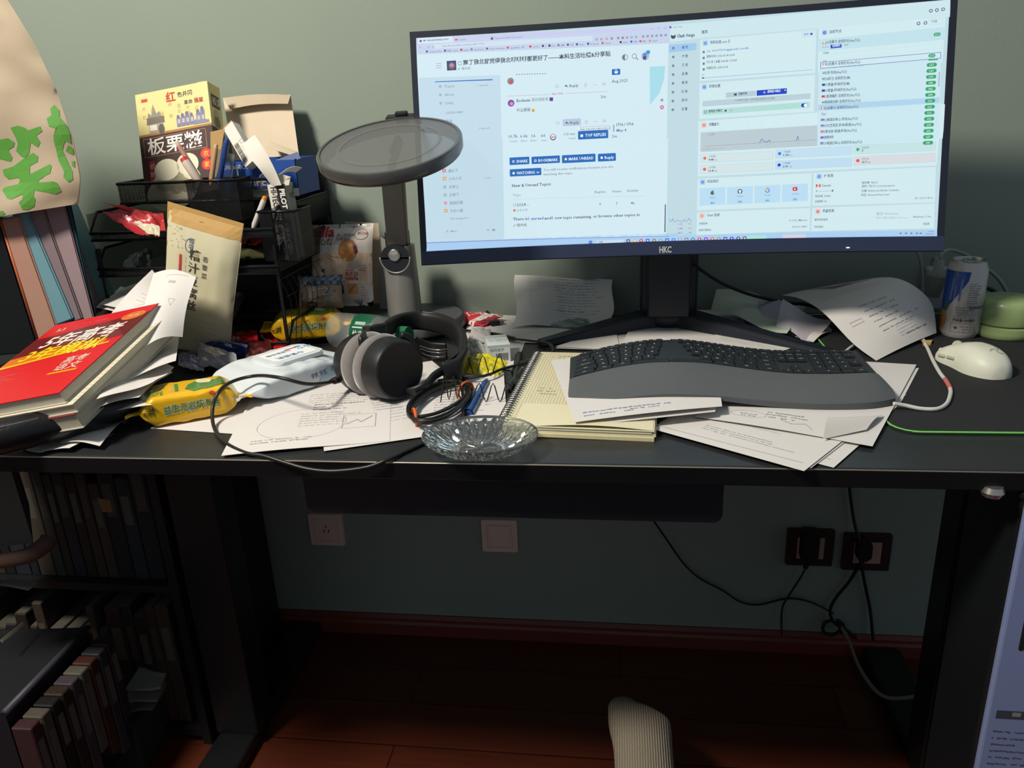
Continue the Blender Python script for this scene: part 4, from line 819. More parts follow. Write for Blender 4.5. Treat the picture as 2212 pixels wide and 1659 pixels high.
def art53(c, w, h):
    c.poly([(0, h*.53), (w, h*.60), (w, h*.90), (w*.55, h*.865), (0, h*.80)], '6a1c1e', 1)
    c.poly([(0, h*.44), (w*.50, h*.50), (w*.86, h*.545), (w*.86, h*.60), (w*.3, h*.60), (0, h*.56)], 'd8741c', 2)
    c.poly([(0, h*.44), (w*.92, h*.535), (w*.92, h*.552), (0, h*.462)], 'e8c414', 3)
    c.text('5年高考', w*.16, h*.655, w*.24, 'f0e8dc', .016, width=w*.72, shear=.15, layer=5); c.text('3年模拟', w*.12, h*.505, w*.215, 'f2d818', .016, width=w*.72, shear=.15, layer=6)
    c.text('高考', w*.66, h*.365, w*.11, 'e8c8b8', .01, layer=5); c.text('语文', w*.66, h*.285, w*.11, 'e8c8b8', .01, layer=5); c.rect(w*.65, h*.245, w*.25, h*.02, 'e8981c', 4)
    c.ell(w*.86, h*.88, w*.11, h*.055, 'd8682a', 4); c.ring(w*.86, h*.88, w*.095, h*.045, .001, 'f0a868', 5); c.text('真题', w*.86, h*.865, w*.06, 'f2b070', .01, 'c')
    c.text('5.3', w*.12, h*.87, w*.07, 'e8d0c8', .02); c.scribble(w*.36, h*.915, w*.35, 1, .01, .003, 'd88a80', 3)
    for k in range(4): c.scribble(w*.05, h*(.34-.03*k), w*.3, 1, .01, .003, 'd07a70', k)
    c.rect(w*.05, h*.17, w*.12, h*.02, 'e8981c', 4)
book('red exam workbook with big white and yellow characters on top of the left pile', bF, bw, bh, .017, M('c81820', .35, var=.04), 0, art53)
r = book('thick notebook with a cream page edge directly beneath the red workbook', bF, .2, bh+.004, .013, M('cfc8b0', .7), -.0175, None, (.012, -.004), 'd6cdb2')
c = Cv()
for k in range(26): c.line(.0005, .01+k*(bh-.02)/26, .006, .012+k*(bh-.02)/26, .0006, '5a5648', 2)
c.build('tab_marks', lambda x, y: ((x-.007, y, 0), (0, 0, 1)), r)
book('thick grey-paged book at the bottom of the left book pile', bF, .2, bh-.004, .022, M('8a2a30', .6), -.031, None, (.008, -.006), 'bcb4a0')
# black leather case below the books
def lc(u, v):
    a = D(-120, 990, .012); b = D(300, 885, .012); p = a.lerp(b, u); return p
pts = [D(-140, 975, .030), D(0, 945, .033), D(110, 918, .034), D(210, 893, .034), D(300, 875, .030)]
o = obj('leather_case', Tube(pts, lambda t: .020*(1-.55*max(0, t-.75)/.25), seg=14, flat=1.15), M('141415', .35, bump=.15, bscale=200), None, True); tag(o, 'black soft leather roll beneath the red workbook pile', 'case')
obj('seam_stitching', Tube([p+Vector((0, -.018, .017)) for p in pts[:3]], .0007), M('6a6a6a', .6), o)
# ---------------------------------------------------------------- mesh organiser
def mesh_mat(name, k, thr):
    m = bpy.data.materials.new(name); m.use_nodes = True; nt = m.node_tree; b = nt.nodes['Principled BSDF']
    b.inputs['Base Color'].default_value = (.008, .008, .009, 1); b.inputs['Roughness'].default_value = .4
    tc = nt.nodes.new('ShaderNodeTexCoord'); sp = nt.nodes.new('ShaderNodeSeparateXYZ'); nt.links.new(tc.outputs['Object'], sp.inputs[0])
    def mth(op, a, b_=None):
        n = nt.nodes.new('ShaderNodeMath'); n.operation = op
        for i, q in enumerate((a, b_)):
            if q is None: continue
            if isinstance(q, (int, float)): n.inputs[i].default_value = q
            else: nt.links.new(q, n.inputs[i])
        return n.outputs[0]
    s1 = mth('ADD', sp.outputs[0], sp.outputs[1]); a = mth('ADD', s1, sp.outputs[2]); c = mth('SUBTRACT', s1, sp.outputs[2])
    a = mth('ABSOLUTE', mth('SINE', mth('MULTIPLY', a, k))); c = mth('ABSOLUTE', mth('SINE', mth('MULTIPLY', c, k)))
    hole = mth('MULTIPLY', mth('GREATER_THAN', a, thr), mth('GREATER_THAN', c, thr))
    nt.links.new(mth('SUBTRACT', 1, hole), b.inputs['Alpha']); return m
MSH = mesh_mat('black_mesh', 1000, .34); WG = M('0c0d0f', .35, var=0)
org = thing('desk_organiser', 'black wire mesh letter tray tower on the back left of the desk', 'organiser', Matrix.Translation((-.75, .56, DZ)))
oi = Matrix.Translation((.75, -.56, -DZ))
def opart(name, bm, m, par=None, smooth=False):
    bmesh.ops.transform(bm, matrix=oi, verts=bm.verts); return obj(name, bm, m, par or org, smooth)
def tray(name, x0, x1, y0, y1, z0, h, lip=True):
    bm = bmesh.new()
    box(bm, (x0, y0, z0), (x1, y1, z0+.001)); box(bm, (x0, y1-.001, z0), (x1, y1, z0+h)); box(bm, (x0, y0, z0), (x0+.001, y1, z0+h)); box(bm, (x1-.001, y0, z0), (x1, y1, z0+h))
    if lip: box(bm, (x0, y0, z0), (x1, y0+.001, z0+(h if lip is True else lip)))
    t = opart(name, bm, MSH)
    bm = bmesh.new(); hh = h if lip is True else (lip or 0)
    tube(bm, [(x0, y0, z0+hh), (x0, y0+.03, z0+h), (x0, y1, z0+h), (x1, y1, z0+h), (x1, y0+.03, z0+h), (x1, y0, z0+hh)], .0028, smooth=False, closed=True)
    opart('rim', bm, WG, t, True)
    bm = bmesh.new(); tube(bm, [(x0, y0, z0), (x1, y0, z0)], .0025, smooth=False); tube(bm, [(x0, y1, z0), (x1, y1, z0)], .0025, smooth=False); opart('bottom_rail', bm, WG, t, True)
    return t
x0, x1 = W(198, 520, .42).x, W(592, 515, .42).x
zt = [.015, W(215, 597, .42).z-DZ, W(198, 520, .42).z-DZ]
for z in zt: tray('letter_tray', x0+.01*(z < .03), x1, .42, .70, DZ+z, .045, .012)
ztop = W(260, 440, .50).z
tray('top_basket', W(252, 398, .50).x, W(590, 385, .50).x, .50, .70, ztop, W(252, 398, .50).z-ztop)
for x in (x0+.004, x1-.004):
    for y in (.425, .69): opart('corner_post', Tube([(x, y, DZ+.002), (x, y, DZ+.2 if y < .5 else ztop)], .0035, smooth=False), WG)
opart('back_panel', Box((x0, .698, DZ+.01), (x1, .70, ztop+.03)), MSH)
# curved wire basket side at lower right of the tower
bm = bmesh.new()
for k in range(9):
    t = k/8; yy = .42+.2*t
    tube(bm, [(x1, yy, DZ+.14), (x1+.014, yy, DZ+.10), (x1+.006, yy, DZ+.045), (x1, yy, DZ+.01)], .0006, n=4, seg=5)
for z in (.02, .05, .08, .11, .14): tube(bm, [(x1+.012*math.sin(z/.14*PI), .42, DZ+z), (x1+.012*math.sin(z/.14*PI), .62, DZ+z)], .0006, smooth=False, seg=5)
opart('side_basket', bm, WG)
def holder(name, label, px0, py0, px1, py1, y, d, group=None):
    a, b = W(px0, py1, y), W(px1, py0, y); h = b.z-a.z; w_ = b.x-a.x
    r = thing(name, label, 'pen holder', Matrix.Translation(a), group)
    bm = bmesh.new(); box(bm, (0, 0, 0), (w_, .001, h)); box(bm, (0, d, 0), (w_, d+.001, h)); box(bm, (0, 0, 0), (.001, d, h)); box(bm, (w_-.001, 0, 0), (w_, d, h)); box(bm, (0, 0, 0), (w_, d, .001))
    obj('mesh_wall', bm, MSH, r)
    obj('rim', Tube([(0, 0, h), (0, d, h), (w_, d, h), (w_, 0, h)], .0022, smooth=False, closed=True), WG, r, True)
    return r, a, b
holder('mesh_pen_cup', 'square black mesh pen cup holding pens in front of the chestnut box', 415, 388, 512, 480, .45, .05)
HR = holder('mesh_holder', 'tall black mesh holder at the right end of the organiser', 572, 456, 636, 566, .44, .07)
# ---------------------------------------------------------------- chestnut snack box
O_ = W(316, 436, .535); X_ = W(473, 409, .535)-O_; Tt = W(266, 212, .60)
Fc = frame(O_, X_, Tt-O_); cw = X_.length; chh = (Tt-O_).length
r = thing('snack_box', 'yellow and brown snack carton with three large white characters, leaning in the top tray', 'box', Fc)
obj('carton', Box((0, 0, -.042), (cw, chh, 0), .0008), M('dccf8c', .5, var=.03), r)
obj('tuck_flap', Tube([(cw*.86, chh+.001, -.003), (cw*.93, chh+.006, -.018), (cw*1.0, chh+.001, -.04)], .0012, flat=1), M('d8cc90', .6), r)
c = Cv(); w_, h_ = cw, chh; Yf = lambda f: h_*(1-f)
c.rect(0, Yf(1), w_, h_*.61, '3a1a1c', 1); c.rect(0, Yf(.405), w_, h_*.02, 'a8783c', 2); c.frame(w_*.05, Yf(.60), w_*.86, h_*.175, .0008, 'b48a58', 3)
c.text('板栗糍', w_*.10, Yf(.57), h_*.165, 'f2eee4', .012, width=w_*.76, layer=4)
c.text('红', w_*.42, Yf(.12), h_*.10, 'c8302a', .02); c.text('色井冈', w_*.58, Yf(.095), h_*.052, '4a4034', 0, width=w_*.20); c.text('革命', w_*.66, Yf(.175), h_*.045, '4a4034', 0); c.text('摇篮', w_*.80, Yf(.175), h_*.045, 'b83a34', .02)
c.rect(w_*.08, Yf(.085), w_*.085, h_*.028, 'c83a34', 3)
for k in range(7): c.text('井冈山摇篮'[k % 5], w_*(.08+.12*k), Yf(.16+.03*(k % 3)), h_*.04, 'cbb97c', 0, layer=2); c.text('红米饭南瓜汤'[k % 6], w_*(.08+.12*k), Yf(.24+.03*(k % 2)), h_*.04, 'cbb97c', 0, layer=2)
c.poly([(w_*.12, Yf(.30)), (w_*.16, Yf(.19)), (w_*.20, Yf(.22)), (w_*.23, Yf(.12)), (w_*.27, Yf(.21)), (w_*.31, Yf(.19)), (w_*.36, Yf(.30))], '8a8478', 3); c.rect(w_*.13, Yf(.30), w_*.24, h_*.06, '6e6658', 4); c.rect(w_*.15, Yf(.38), w_*.20, h_*.08, 'a09a8c', 3); c.rect(w_*.16, Yf(.36), w_*.10, h_*.05, 'e4e0d0', 4); c.ell(w_*.32, Yf(.36), w_*.04, h_*.05, '5a5348', 4)
for X_, Y_ in ((.56, .29), (.62, .28), (.68, .27), (.74, .29), (.83, .27), (.89, .25)):
    c.rect(w_*(X_-.025), Yf(.37), w_*.055, h_*(.37-Y_), '7a7898', 3); c.ell(w_*X_, Yf(Y_-.012), w_*.02, h_*.018, '6a6888', 4); c.rect(w_*(X_-.01), Yf(.34), w_*.035, h_*.04, 'b4b0c0', 5)
c.poly([(w_*.76, Yf(.375)), (w_*.78, Yf(.33)), (w_*.97, Yf(.35)), (w_*.97, Yf(.375))], '8280a0', 4)
for X_, Y_, rx, ry in ((.36, .96, .34, .16), (.33, .74, .17, .10), (.30, .84, .16, .10), (.62, .72, .15, .10), (.60, .86, .18, .12), (.44, .86, .12, .12)): c.ell(w_*X_, Yf(Y_), w_*rx, h_*ry, 'd8d2b0' if Y_ > .75 else 'e2dcc0', 4+int(Y_ < .75))
c.poly([(w_*.10, Yf(.64)), (w_*.18, Yf(.64)), (w_*.19, Yf(.97)), (w_*.09, Yf(.97))], 'a8242a', 3)
for k, t in enumerate('软糯香甜'): c.text(t, w_*.105, Yf(.71+.075*k), h_*.055, 'e0b8a0', 0)
for k, t in enumerate('农家'): c.ell(w_*.88, Yf(.655+.10*k), w_*.072, h_*.05, 'd02a24', 4); c.text(t, w_*.845, Yf(.675+.10*k), h_*.055, 'f0c83a', .01)
c.build('front_print', flatmap(.0002), r)
c = Cv(); c.rect(0, 0, .041, h_*.59, '36181c', 1); c.rect(.008, h_*.78, .026, h_*.12, '4a4440', 2); c.text('板栗', .009, h_*.81, .016, 'd8d4c0', .01); c.ell(.021, h_*.68, .010, .018, 'b4ae90', 2); c.ell(.021, h_*.64, .012, .012, 'a8a284', 2); c.rect(.008, h_*.40, .024, h_*.10, '8a5a38', 2)
c.build('side_print', lambda x, y: ((cw+.0002, y, -x), (1, 0, 0)), r)
# ---------------------------------------------------------------- wipes carton with open lid
BG = M('d4c4ac', .75, var=.04)
r = thing('wipes_carton', 'blue and white wipes carton with its tall beige lid open, in the top tray', 'box', Matrix.Translation(W(490, 428, .52)))
a = W(490, 428, .52); q = lambda px, py, y: W(px, py, y)-a
bl = M('1e4a96', .5, var=.04)
bm = bmesh.new(); xr = q(648, 428, .52).x; hb = q(500, 350, .52).z; box(bm, (0, 0, 0), (xr, .001, hb)); box(bm, (0, 0, 0), (.001, .10, hb)); box(bm, (xr-.001, 0, 0), (xr, .10, hb*1.02)); box(bm, (0, .10, 0), (xr, .101, hb*1.02)); box(bm, (0, 0, 0), (xr, .10, .001))
obj('carton_body', bm, bl, r)
c = Cv(); c.rect(0, 0, xr, hb*.22, 'dcd8d0', 1); c.text('T', xr*.16, hb*.62, .02, 'e4e8f0', .02); c.text('WIPES', xr*.24, hb*.32, .020, 'e4e8f0', .02, layer=3); c.pline([(xr*.5, hb*.02), (xr*.5, hb*.6), (xr*.62, hb*.72), (xr*.74, hb*.6)], .0015, 'd8a878', 3); c.text('DISINFECTANT', xr*.02, hb*.8, .010, 'c8d4ec', .01)
c.build('front_print', lambda x, y: ((x, -.0001, y), (0, -1, 0)), r)
lid = [q(506, 350, .64), q(648, 350, .64), q(628, 205, .685), q(482, 212, .685)]
def quad(P, n=8, b=None):
    P = [Vector(p) for p in P]
    return shell(lambda u, v: P[0].lerp(P[1], u).lerp(P[3].lerp(P[2], u), v)+(b(u, v) if b else Vector((0, 0, 0))), n, n)
solid(obj('lid', quad(lid), BG, r), .0008)
fp = [q(482, 212, .685), q(628, 205, .685), q(622, 224, .66), q(497, 236, .66)]
solid(obj('lid_tuck', quad(fp, 8, lambda u, v: Vector((0, 0, .004*math.sin(PI*u)))), M('b8a890', .8), r, True), .0008)
solid(obj('side_flap', quad([q(575, 318, .60), q(648, 340, .53), q(644, 328, .60), q(585, 305, .64)]), BG, r), .0006)
solid(obj('side_flap', quad([q(598, 358, .525), q(650, 342, .525), q(642, 328, .53), q(596, 345, .53)]), M('2a4a84', .5), r), .0006)
# ---------------------------------------------------------------- small barcode box and kraft card
O_ = W(530, 362, .50); Fc = frame(O_, W(549, 345, .50)-O_, W(474, 287, .53)-O_)
r = thing('barcode_box', 'slim white box with a barcode tilting in front of the open carton', 'box', Fc)
bwid, bhei = (W(549, 345, .50)-O_).length, (W(474, 287, .53)-O_).length
obj('carton', Box((0, 0, -.02), (bwid, bhei, 0), .0006), M('dcd8ce', .6, var=.02), r); obj('end_flap', Box((.0, bhei, -.02), (bwid, bhei+.002, .0), .0006), M('c88a54', .6), r)
c = Cv(); R_ = random.Random(4)
y = bhei*.08
while y < bhei*.55: t = R_.choice((.0006, .001, .0016)); c.rect(bwid*.10, y, bwid*.42, t, '4a4640', 2); y += t+R_.choice((.0007, .0012))
c.scribble(bwid*.65, bhei*.55, bwid*.3, 10, .003, .002, '9a968c', 2); c.build('barcode', flatmap(.0002), r)
o = obj('kraft_card', quad([W(456, 388, .52), W(468, 388, .52), W(486, 278, .53), W(455, 285, .53)]), M('b4935f', .8, var=.05)); solid(o, .001); tag(o, 'tan kraft card standing between the chestnut box and barcode box', 'card')
# ---------------------------------------------------------------- pens in the cup
def pen(label, p0, p1, r_, col, tip=None, cap=None, name='pen'):
    p0, p1 = Vector(p0), Vector(p1); d = p1-p0; L = d.length
    rt = thing(name, label, 'pen' if name != 'pencil' else 'pencil', Matrix.Translation(p0) @ d.to_track_quat('Z', 'Y').to_matrix().to_4x4(), 'pens in the mesh cup' if 'cup' in label else None)
    obj('barrel', Lathe([(0, 0), (r_*.5, 0), (r_, .008), (r_, L-.004), (r_*.9, L), (0, L)], 14), M(col, .35, var=.03, coat=.3), rt, 40)
    if tip: obj('tip', Lathe([(0, L), (r_*.9, L), (r_*.8, L+.006), (0, L+.008)], 12), M(tip, .4), rt, 40)
    if cap: obj('cap', Lathe([(r_*1.12, L*.6), (r_*1.12, L-.001), (r_*.95, L+.002), (0, L+.003)], 14), M(cap, .35, coat=.3), rt, 40); obj('clip', Box((r_, -.0015, L*.68), (r_+.002, .0015, L)), M(cap, .35), rt)
    return rt
pen('pinkish brown pencil leaning left in the mesh cup across the chestnut box', W(440, 400, .47), W(386, 314, .47), .0042, 'b8887c', 'd8b8a0', name='pencil')
pen('wooden natural pencil standing upright in the mesh cup', W(455, 400, .465), W(466, 320, .475), .0042, 'b89068', 'c8a880', name='pencil')
pen('dark blue marker standing in the mesh cup', W(472, 400, .47), W(489, 308, .475), .0045, '1f3a7c', '2a4c98', '1f3a7c')
pen('clear pen with red and white printing in the mesh cup', W(432, 395, .46), W(400, 348, .46), .0075, 'cdbfb4', 'c8403a')
pen('slim dark grey pen beside the dark blue marker in the mesh cup', W(468, 398, .475), W(478, 352, .475), .003, '3a3d44')
pen('white gel pen with orange end beside the tall right holder', W(546, 494, .46), W(570, 432, .47), .0048, 'ccc6c0', 'd8862e', name='gel_pen'); 
o = obj('plastic_sleeve', quad([W(462, 388, .49), W(500, 388, .49), W(505, 335, .50), W(470, 322, .50)], 10, lambda u, v: Vector((0, .006*math.sin(u*9), 0))), M('cfd6da', .15, trans=.85, var=0), None, True); tag(solid(o, .0004), 'crinkled clear plastic sleeve behind the pens in the mesh cup', 'sleeve')
# ---------------------------------------------------------------- pen box with open flaps
O_ = W(607, 562, .455); U_ = W(594, 400, .455)-O_; Xd = W(636, 560, .455)-O_; Fc = frame(O_, Xd, U_)
pw, ph = .031, U_.length
r = thing('pen_box', 'black and white pen carton with open flaps standing in the tall mesh holder', 'box', Fc)
obj('carton', Box((0, 0, -.035), (pw, ph, 0), .0005), M('dad6cc', .5, var=.02), r)
c = Cv(); c.rect(pw*.5, 0, pw*.5, ph, '141416', 1); c.text('HI-TECPOINT', pw*.16, ph*.97, .0145, '3a3834', .02, rot=-PI/2, width=ph*.5, layer=3); c.text('PILOT', pw*.66, ph*.94, .0125, 'e4e0d8', .04, rot=-PI/2, layer=3)
c.scribble(pw*.35, ph*.9, ph*.4, 1, .01, .003, 'b49a80', 4, rot=-PI/2)
for k in range(12): c.text('ペン超細字水性'[k % 7], pw*(.14+.40*(k % 2)), ph*(.45-.075*(k//2)), .010, '4a4844' if k % 2 == 0 else 'b8b4aa', .01)
c.build('front_print', flatmap(.0002), r)
c = Cv(); c.rect(0, 0, .034, ph, 'a8aaa6', 1); c.text('V5', .012, ph*.80, .014, '5a5c5a', .03, rot=0); c.frame(.009, ph*.77, .018, .018, .0006, '6a6c6a'); c.text('PILOT', .028, ph*.95, .008, '4a4c4a', .03, rot=-PI/2); c.line(.006, ph*.88, .006, ph*.98, .0005, '6a6c6a'); c.build('side_print', lambda x, y: ((pw+.0002, y, -x), (1, 0, 0)), r)
ri = Fc.inverted(); L_ = lambda px, py, y: ri @ W(px, py, y)
wh = M('dfd9cc', .65, var=.02)
fl = [(588, 402, .45), (560, 365, .44), (535, 335, .445), (522, 312, .455)]; fr = [(608, 400, .45), (592, 362, .45), (572, 325, .455), (550, 291, .465)]
def strip(u, v): return crv([L_(*p) for p in fl], v).lerp(crv([L_(*p) for p in fr], v), u)
solid(obj('long_flap', shell(strip, 6, 18), wh, r, True), .0006)
solid(obj('top_flap', quad([L_(603, 377, .455), L_(640, 372, .47), L_(652, 362, .47), L_(618, 365, .455)], 8, lambda u, v: Vector((0, .003*math.sin(PI*u), 0))), wh, r, True), .0005)
solid(obj('inner_flap', quad([L_(596, 402, .455), L_(624, 400, .455), L_(628, 382, .47), L_(601, 374, .47)]), M('bdb6a8', .7), r), .0005)
# ---------------------------------------------------------------- red crackly wrappers in the tray
RED = M('b82c30', .3, var=.12, scale=60, coat=.4, bump=.2, bscale=120)
def shard(name, label, P, t=.006, seed=0, mat=None, group=None, cat='wrapper'):
    P = [Vector(p) for p in P]
    f = lambda s: (lambda u, v: P[0].lerp(P[1], u).lerp(P[3].lerp(P[2], u), v)+Vector((0, 0, s*t*(min(u, 1-u)*min(v, 1-v)*4)**.6))+Vector((0, 0, t*.9*fbm(u*4, v*5, seed)*(1 if s > 0 else .6))))
    o = obj(name, shell(f(1), 14, 14, both=f(-1)), mat or RED, None, 40); return tag(o, label, cat, group)
gr_ = 'red wrappers in the upper letter tray'
shard('red_wrapper', 'long thin red wrapper spike poking left from the upper letter tray', [W(222, 437, .40), W(260, 448, .42), W(345, 478, .44), W(340, 462, .45)], .004, 1, group=gr_)
shard('red_wrapper', 'crumpled red wrapper in the upper tray just left of the cream pouch', [W(220, 456, .40), W(300, 500, .41), W(358, 500, .42), W(352, 460, .46)], .012, 2, group=gr_)
shard('red_wrapper', 'lower red wrapper drooping from the upper tray over white tissue', [W(222, 460, .39), W(290, 503, .40), W(345, 512, .40), W(300, 470, .43)], .008, 3, group=gr_)
shard('tissue_scrap', 'small cream tissue peeking out under the red wrappers', [W(288, 478, .395), W(320, 505, .395), W(345, 508, .40), W(345, 490, .41)], .006, 4, M('d8cfb4', .7))
shard('grey_pouch', 'dim grey plastic pouch lying in the middle letter tray', [W(256, 578, .46), W(325, 582, .46), W(330, 545, .58), W(300, 545, .58)], .014, 6, M('6a6c6e', .3, coat=.4), cat='pouch')
shard('foil_packet', 'dull yellow-green packet on the middle tray right of the cream pouch', [W(480, 562, .46), W(570, 558, .46), W(575, 535, .56), W(495, 530, .56)], .010, 8, M('75744f', .4), cat='packet')
shard('red_box', 'dark red package on the tray behind the cream pouch', [W(515, 528, .50), W(575, 524, .50), W(575, 512, .6), W(520, 510, .6)], .012, 9, M('6a1c20', .5), cat='packet')
# ---------------------------------------------------------------- cream pouch
PTL, PTR = W(362, 448, .40), W(530, 484, .40); PB = D(428, 765, .006)
Xp = (PTR-PTL); Wp = Xp.length
# right edge runs to PB
Yp = PTR-PB; Hp = Yp.length; Zp = Xp.cross(Yp).normalized(); Xq = (Yp.cross(Zp).normalized()+Xp.normalized()*3).normalized()
Fc = frame(PTR-Xq*Wp-Zp.cross(Xq).normalized()*Hp, Xq, Yp)
def artp(c, w, h):
    c.rect(0, h*.885, w, h*.115, 'c09a5c', 1, 0); c.ell(w*.46, h*.945, w*.05, h*.012, '2a2018', 3); c.ell(w*.46, h*.952, w*.018, h*.012, '2a2018', 3)
    c.ring(w*.36, h*.78, w*.055, h*.042, .0012, '5a6a94', 3); c.text('稻谷', w*.36, h*.795, w*.075, '4a5a84', .0, 'c', rot=-PI/2)
    for k, t in enumerate('糟汁豆腐丝'): c.text(t, w*.375-w*.0*k, h*(.70-.085*k), w*.155, '3a3630', .01, rot=-.0, layer=4)
    for k, t in enumerate('香蕈菜'): c.text(t, w*.56, h*(.705-.055*k), w*.085, '5a554c', 0, layer=4)
    c.rect(w*.24, h*.44, w*.035, h*.27, 'c03a38', 2); c.scribble(w*.33, h*.7, h*.25, 1, .01, .002, 'a8a294', 3, rot=-PI/2)
    R_ = random.Random(3)
    for _ in range(26): c.ell(w*R_.uniform(.05, .3), h*R_.uniform(.74, .88), .0009, .0009, 'a8a184', 2, 6)
    c.rect(w*.08, h*.15, w*.28, h*.22, '8a3a34', 2); c.scribble(w*.5, h*.3, w*.4, 5, .01, .003, 'b4ae9c', 6)
pouch('snack_pouch', 'tall cream snack pouch with a kraft top, leaning on the mesh organiser', Fc, Wp*.98, Hp, .028, M('cfc9a8', .5, var=.03), artp, seed=4, wr=.0012, crimp=(0, 1, 0, 0), gloss=False)
# ---------------------------------------------------------------- paper bag at the top left
edge = [(0, 165, 441), (.08, 170, 415), (.16, 173, 385), (.30, 157, 300), (.5, 122, 195), (.72, 75, 95), (.9, 28, 18), (1.0, -8, -40)]
def bagf(u, v, s=1):
    for (a, xa, ya), (b, xb, yb) in zip(edge, edge[1:]):
        if v <= b: k = (v-a)/(b-a); break
    ex, ey = xa+(xb-xa)*k, ya+(yb-ya)*k
    lx, ly = -330, 520-600*v
    px, py = lx+(ex-lx)*u, ly+(ey-ly)*u
    bulge = .035*math.sin(PI*min(1, u*.5+.5))**.7*(1-v*.5)+.004*fbm(u*5, v*6, 2)*2
    y = .34-bulge if s > 0 else .41+.02*math.sin(PI*u)*(1-v)
    return W(px, py, y) if s > 0 else W(px, py, .34)+Vector((0, .075*(1-v*.6)*math.sin(PI*min(1, (1-u)*6+.0)/2), 0))
r = thing('paper_bag', 'large kraft paper bag with bold green characters at the top left', 'bag', Matrix.Translation(W(0, 480, .36)))
bi = Matrix.Translation(-W(0, 480, .36))
bm = shell(lambda u, v: bagf(u, v, 1), 40, 40, both=lambda u, v: bagf(u, v, -1)); bmesh.ops.transform(bm, matrix=bi, verts=bm.verts)
obj('bag_body', bm, M('b0a18a', .85, var=.05, scale=12, bump=.12, bscale=60), r, 60)
def bagpx(px, py):
    d = W(px, py, .34); best = None
    # invert: find v by py along the right edge scale, iterate
    u, v = .8, .4
    for _ in range(25):
        def pp(u, v):
            q = bagf(max(0, min(1, u)), max(0, min(1, v)), 1)-Vector(CAM); q = np.array(q); z = q@FW; return np.array([1106+F*(q@RT)/z, 829.5-F*(q@UP)/z])
        p0 = pp(u, v); J = np.array([(pp(u+.01, v)-p0)/.01, (pp(u, v+.01)-p0)/.01]).T
        try: dl = np.linalg.solve(J, np.array([px, py])-p0)
        except Exception: break
        u += float(np.clip(dl[0], -.2, .2)); v += float(np.clip(dl[1], -.2, .2)); u = min(.995, max(.01, u)); v = min(.99, max(.005, v))
    return u, v
c = Cv(); G_ = '55963a'
for poly in ([(0,1000),(60,990),(105,1020),(100,1050),(60,1075),(90,1130),(80,1160),(40,1150),(-60,1120),(-60,1020)],
             [(75,915),(130,900),(180,915),(200,935),(290,905),(303,940),(260,970),(290,1020),(275,1055),(245,1040),(220,1020),(210,1100),(180,1130),(150,1120),(115,1080),(130,1030),(110,980)],
             [(20,1215),(60,1205),(100,1190),(180,1130),(240,1095),(275,1120),(270,1160),(215,1190),(215,1250),(360,1175),(370,1190),(360,1240),(280,1290),(275,1310),(380,1300),(410,1310),(440,1370),(400,1390),(250,1365),(240,1400),(255,1430),(245,1480),(200,1505),(160,1500),(135,1450),(160,1430),(165,1390),(80,1430),(50,1420),(15,1360),(40,1340),(130,1320),(145,1290),(130,1275),(60,1285),(30,1260)],
             [(360,780),(390,750),(425,790),(430,840),(480,900),(500,960),(510,1030),(470,1010),(455,1040),(450,1080),(520,1230),(520,1290),(490,1305),(455,1270),(460,1230),(420,1150),(400,1060),(385,1010),(385,970),(400,920),(350,905),(335,850),(370,825)],
             [(490,1040),(520,1060),(528,1110),(500,1100),(472,1085)], [(-20,1520),(20,1510),(40,1530),(20,1548),(-20,1560)], [(512,1160),(535,1150),(535,1200),(518,1190)]):
    c.poly([bagpx(x/3.318, y/3.318) for x, y in poly], G_, 2)
def bmap(x, y):
    p, n = onsurf(lambda u, v: bagf(u, v, 1), 1, 1, .0008, -1)(x, y)
    if n.y > 0: n = -n
    return p+n*.0010, n
o = c.build('green_characters', bmap, r, None, .00015, cx=.04, cy=.04); o.data.transform(bi)
# ---------------------------------------------------------------- translucent folders
def folder(label, px, col, y0=.33, d=.17, al=.75, rim=None):
    """px: top-left, top-right, bottom-right, bottom-left on the front plane"""
    P = [W(x, y-(22 if y < 560 else 0), y0+.02*(y < 560)) for x, y in px]; o0 = P[3].copy()
    r = thing('document_folder', label, 'folder', Matrix.Translation(o0), 'folders leaning at the back left')
    Q = [p-o0 for p in P]; bk = Vector((-.03, d, 0))
    bm = bmesh.new(); hexa(bm, [Q[3], Q[2], Q[2]+bk, Q[3]+bk, Q[0], Q[1], Q[1]+bk, Q[0]+bk])
    bmesh.ops.bevel(bm, geom=bm.edges[:], offset=.0025, segments=2, affect='EDGES')
    obj('folder_shell', bm, M(col, .35, var=.05, trans=.12, coat=.2, alpha=1), r, 40)
    if rim: obj('binding_strip', Tube([Q[0], Q[3]], .0022, smooth=False), M(rim, .4), r, True)
    return r
folder('black folder leftmost of the folders under the paper bag', [(-120, 500), (-2, 500), (85, 760), (-120, 780)], '16171a')
folder('orange-edged peach translucent folder left of the blue one', [(0, 495), (38, 488), (128, 722), (82, 735)], 'b08878', rim='a8542e')
folder('pale blue translucent folder leaning under the paper bag', [(22, 487), (58, 478), (158, 690), (118, 705)], '6f9aa6', .335)
folder('greyish folder just right of the pale blue folder', [(60, 480), (92, 472), (178, 690), (160, 696)], '85767a', .34, .10)
folder('tall mauve-grey translucent folder with rounded corner, rightmost pair', [(94, 468), (138, 458), (204, 690), (166, 694)], '9a868a', .345, .05)
folder('thin teal folder edge rightmost beside the mesh organiser', [(138, 459), (152, 455), (208, 688), (202, 690)], '1d3a42', .35, .04)
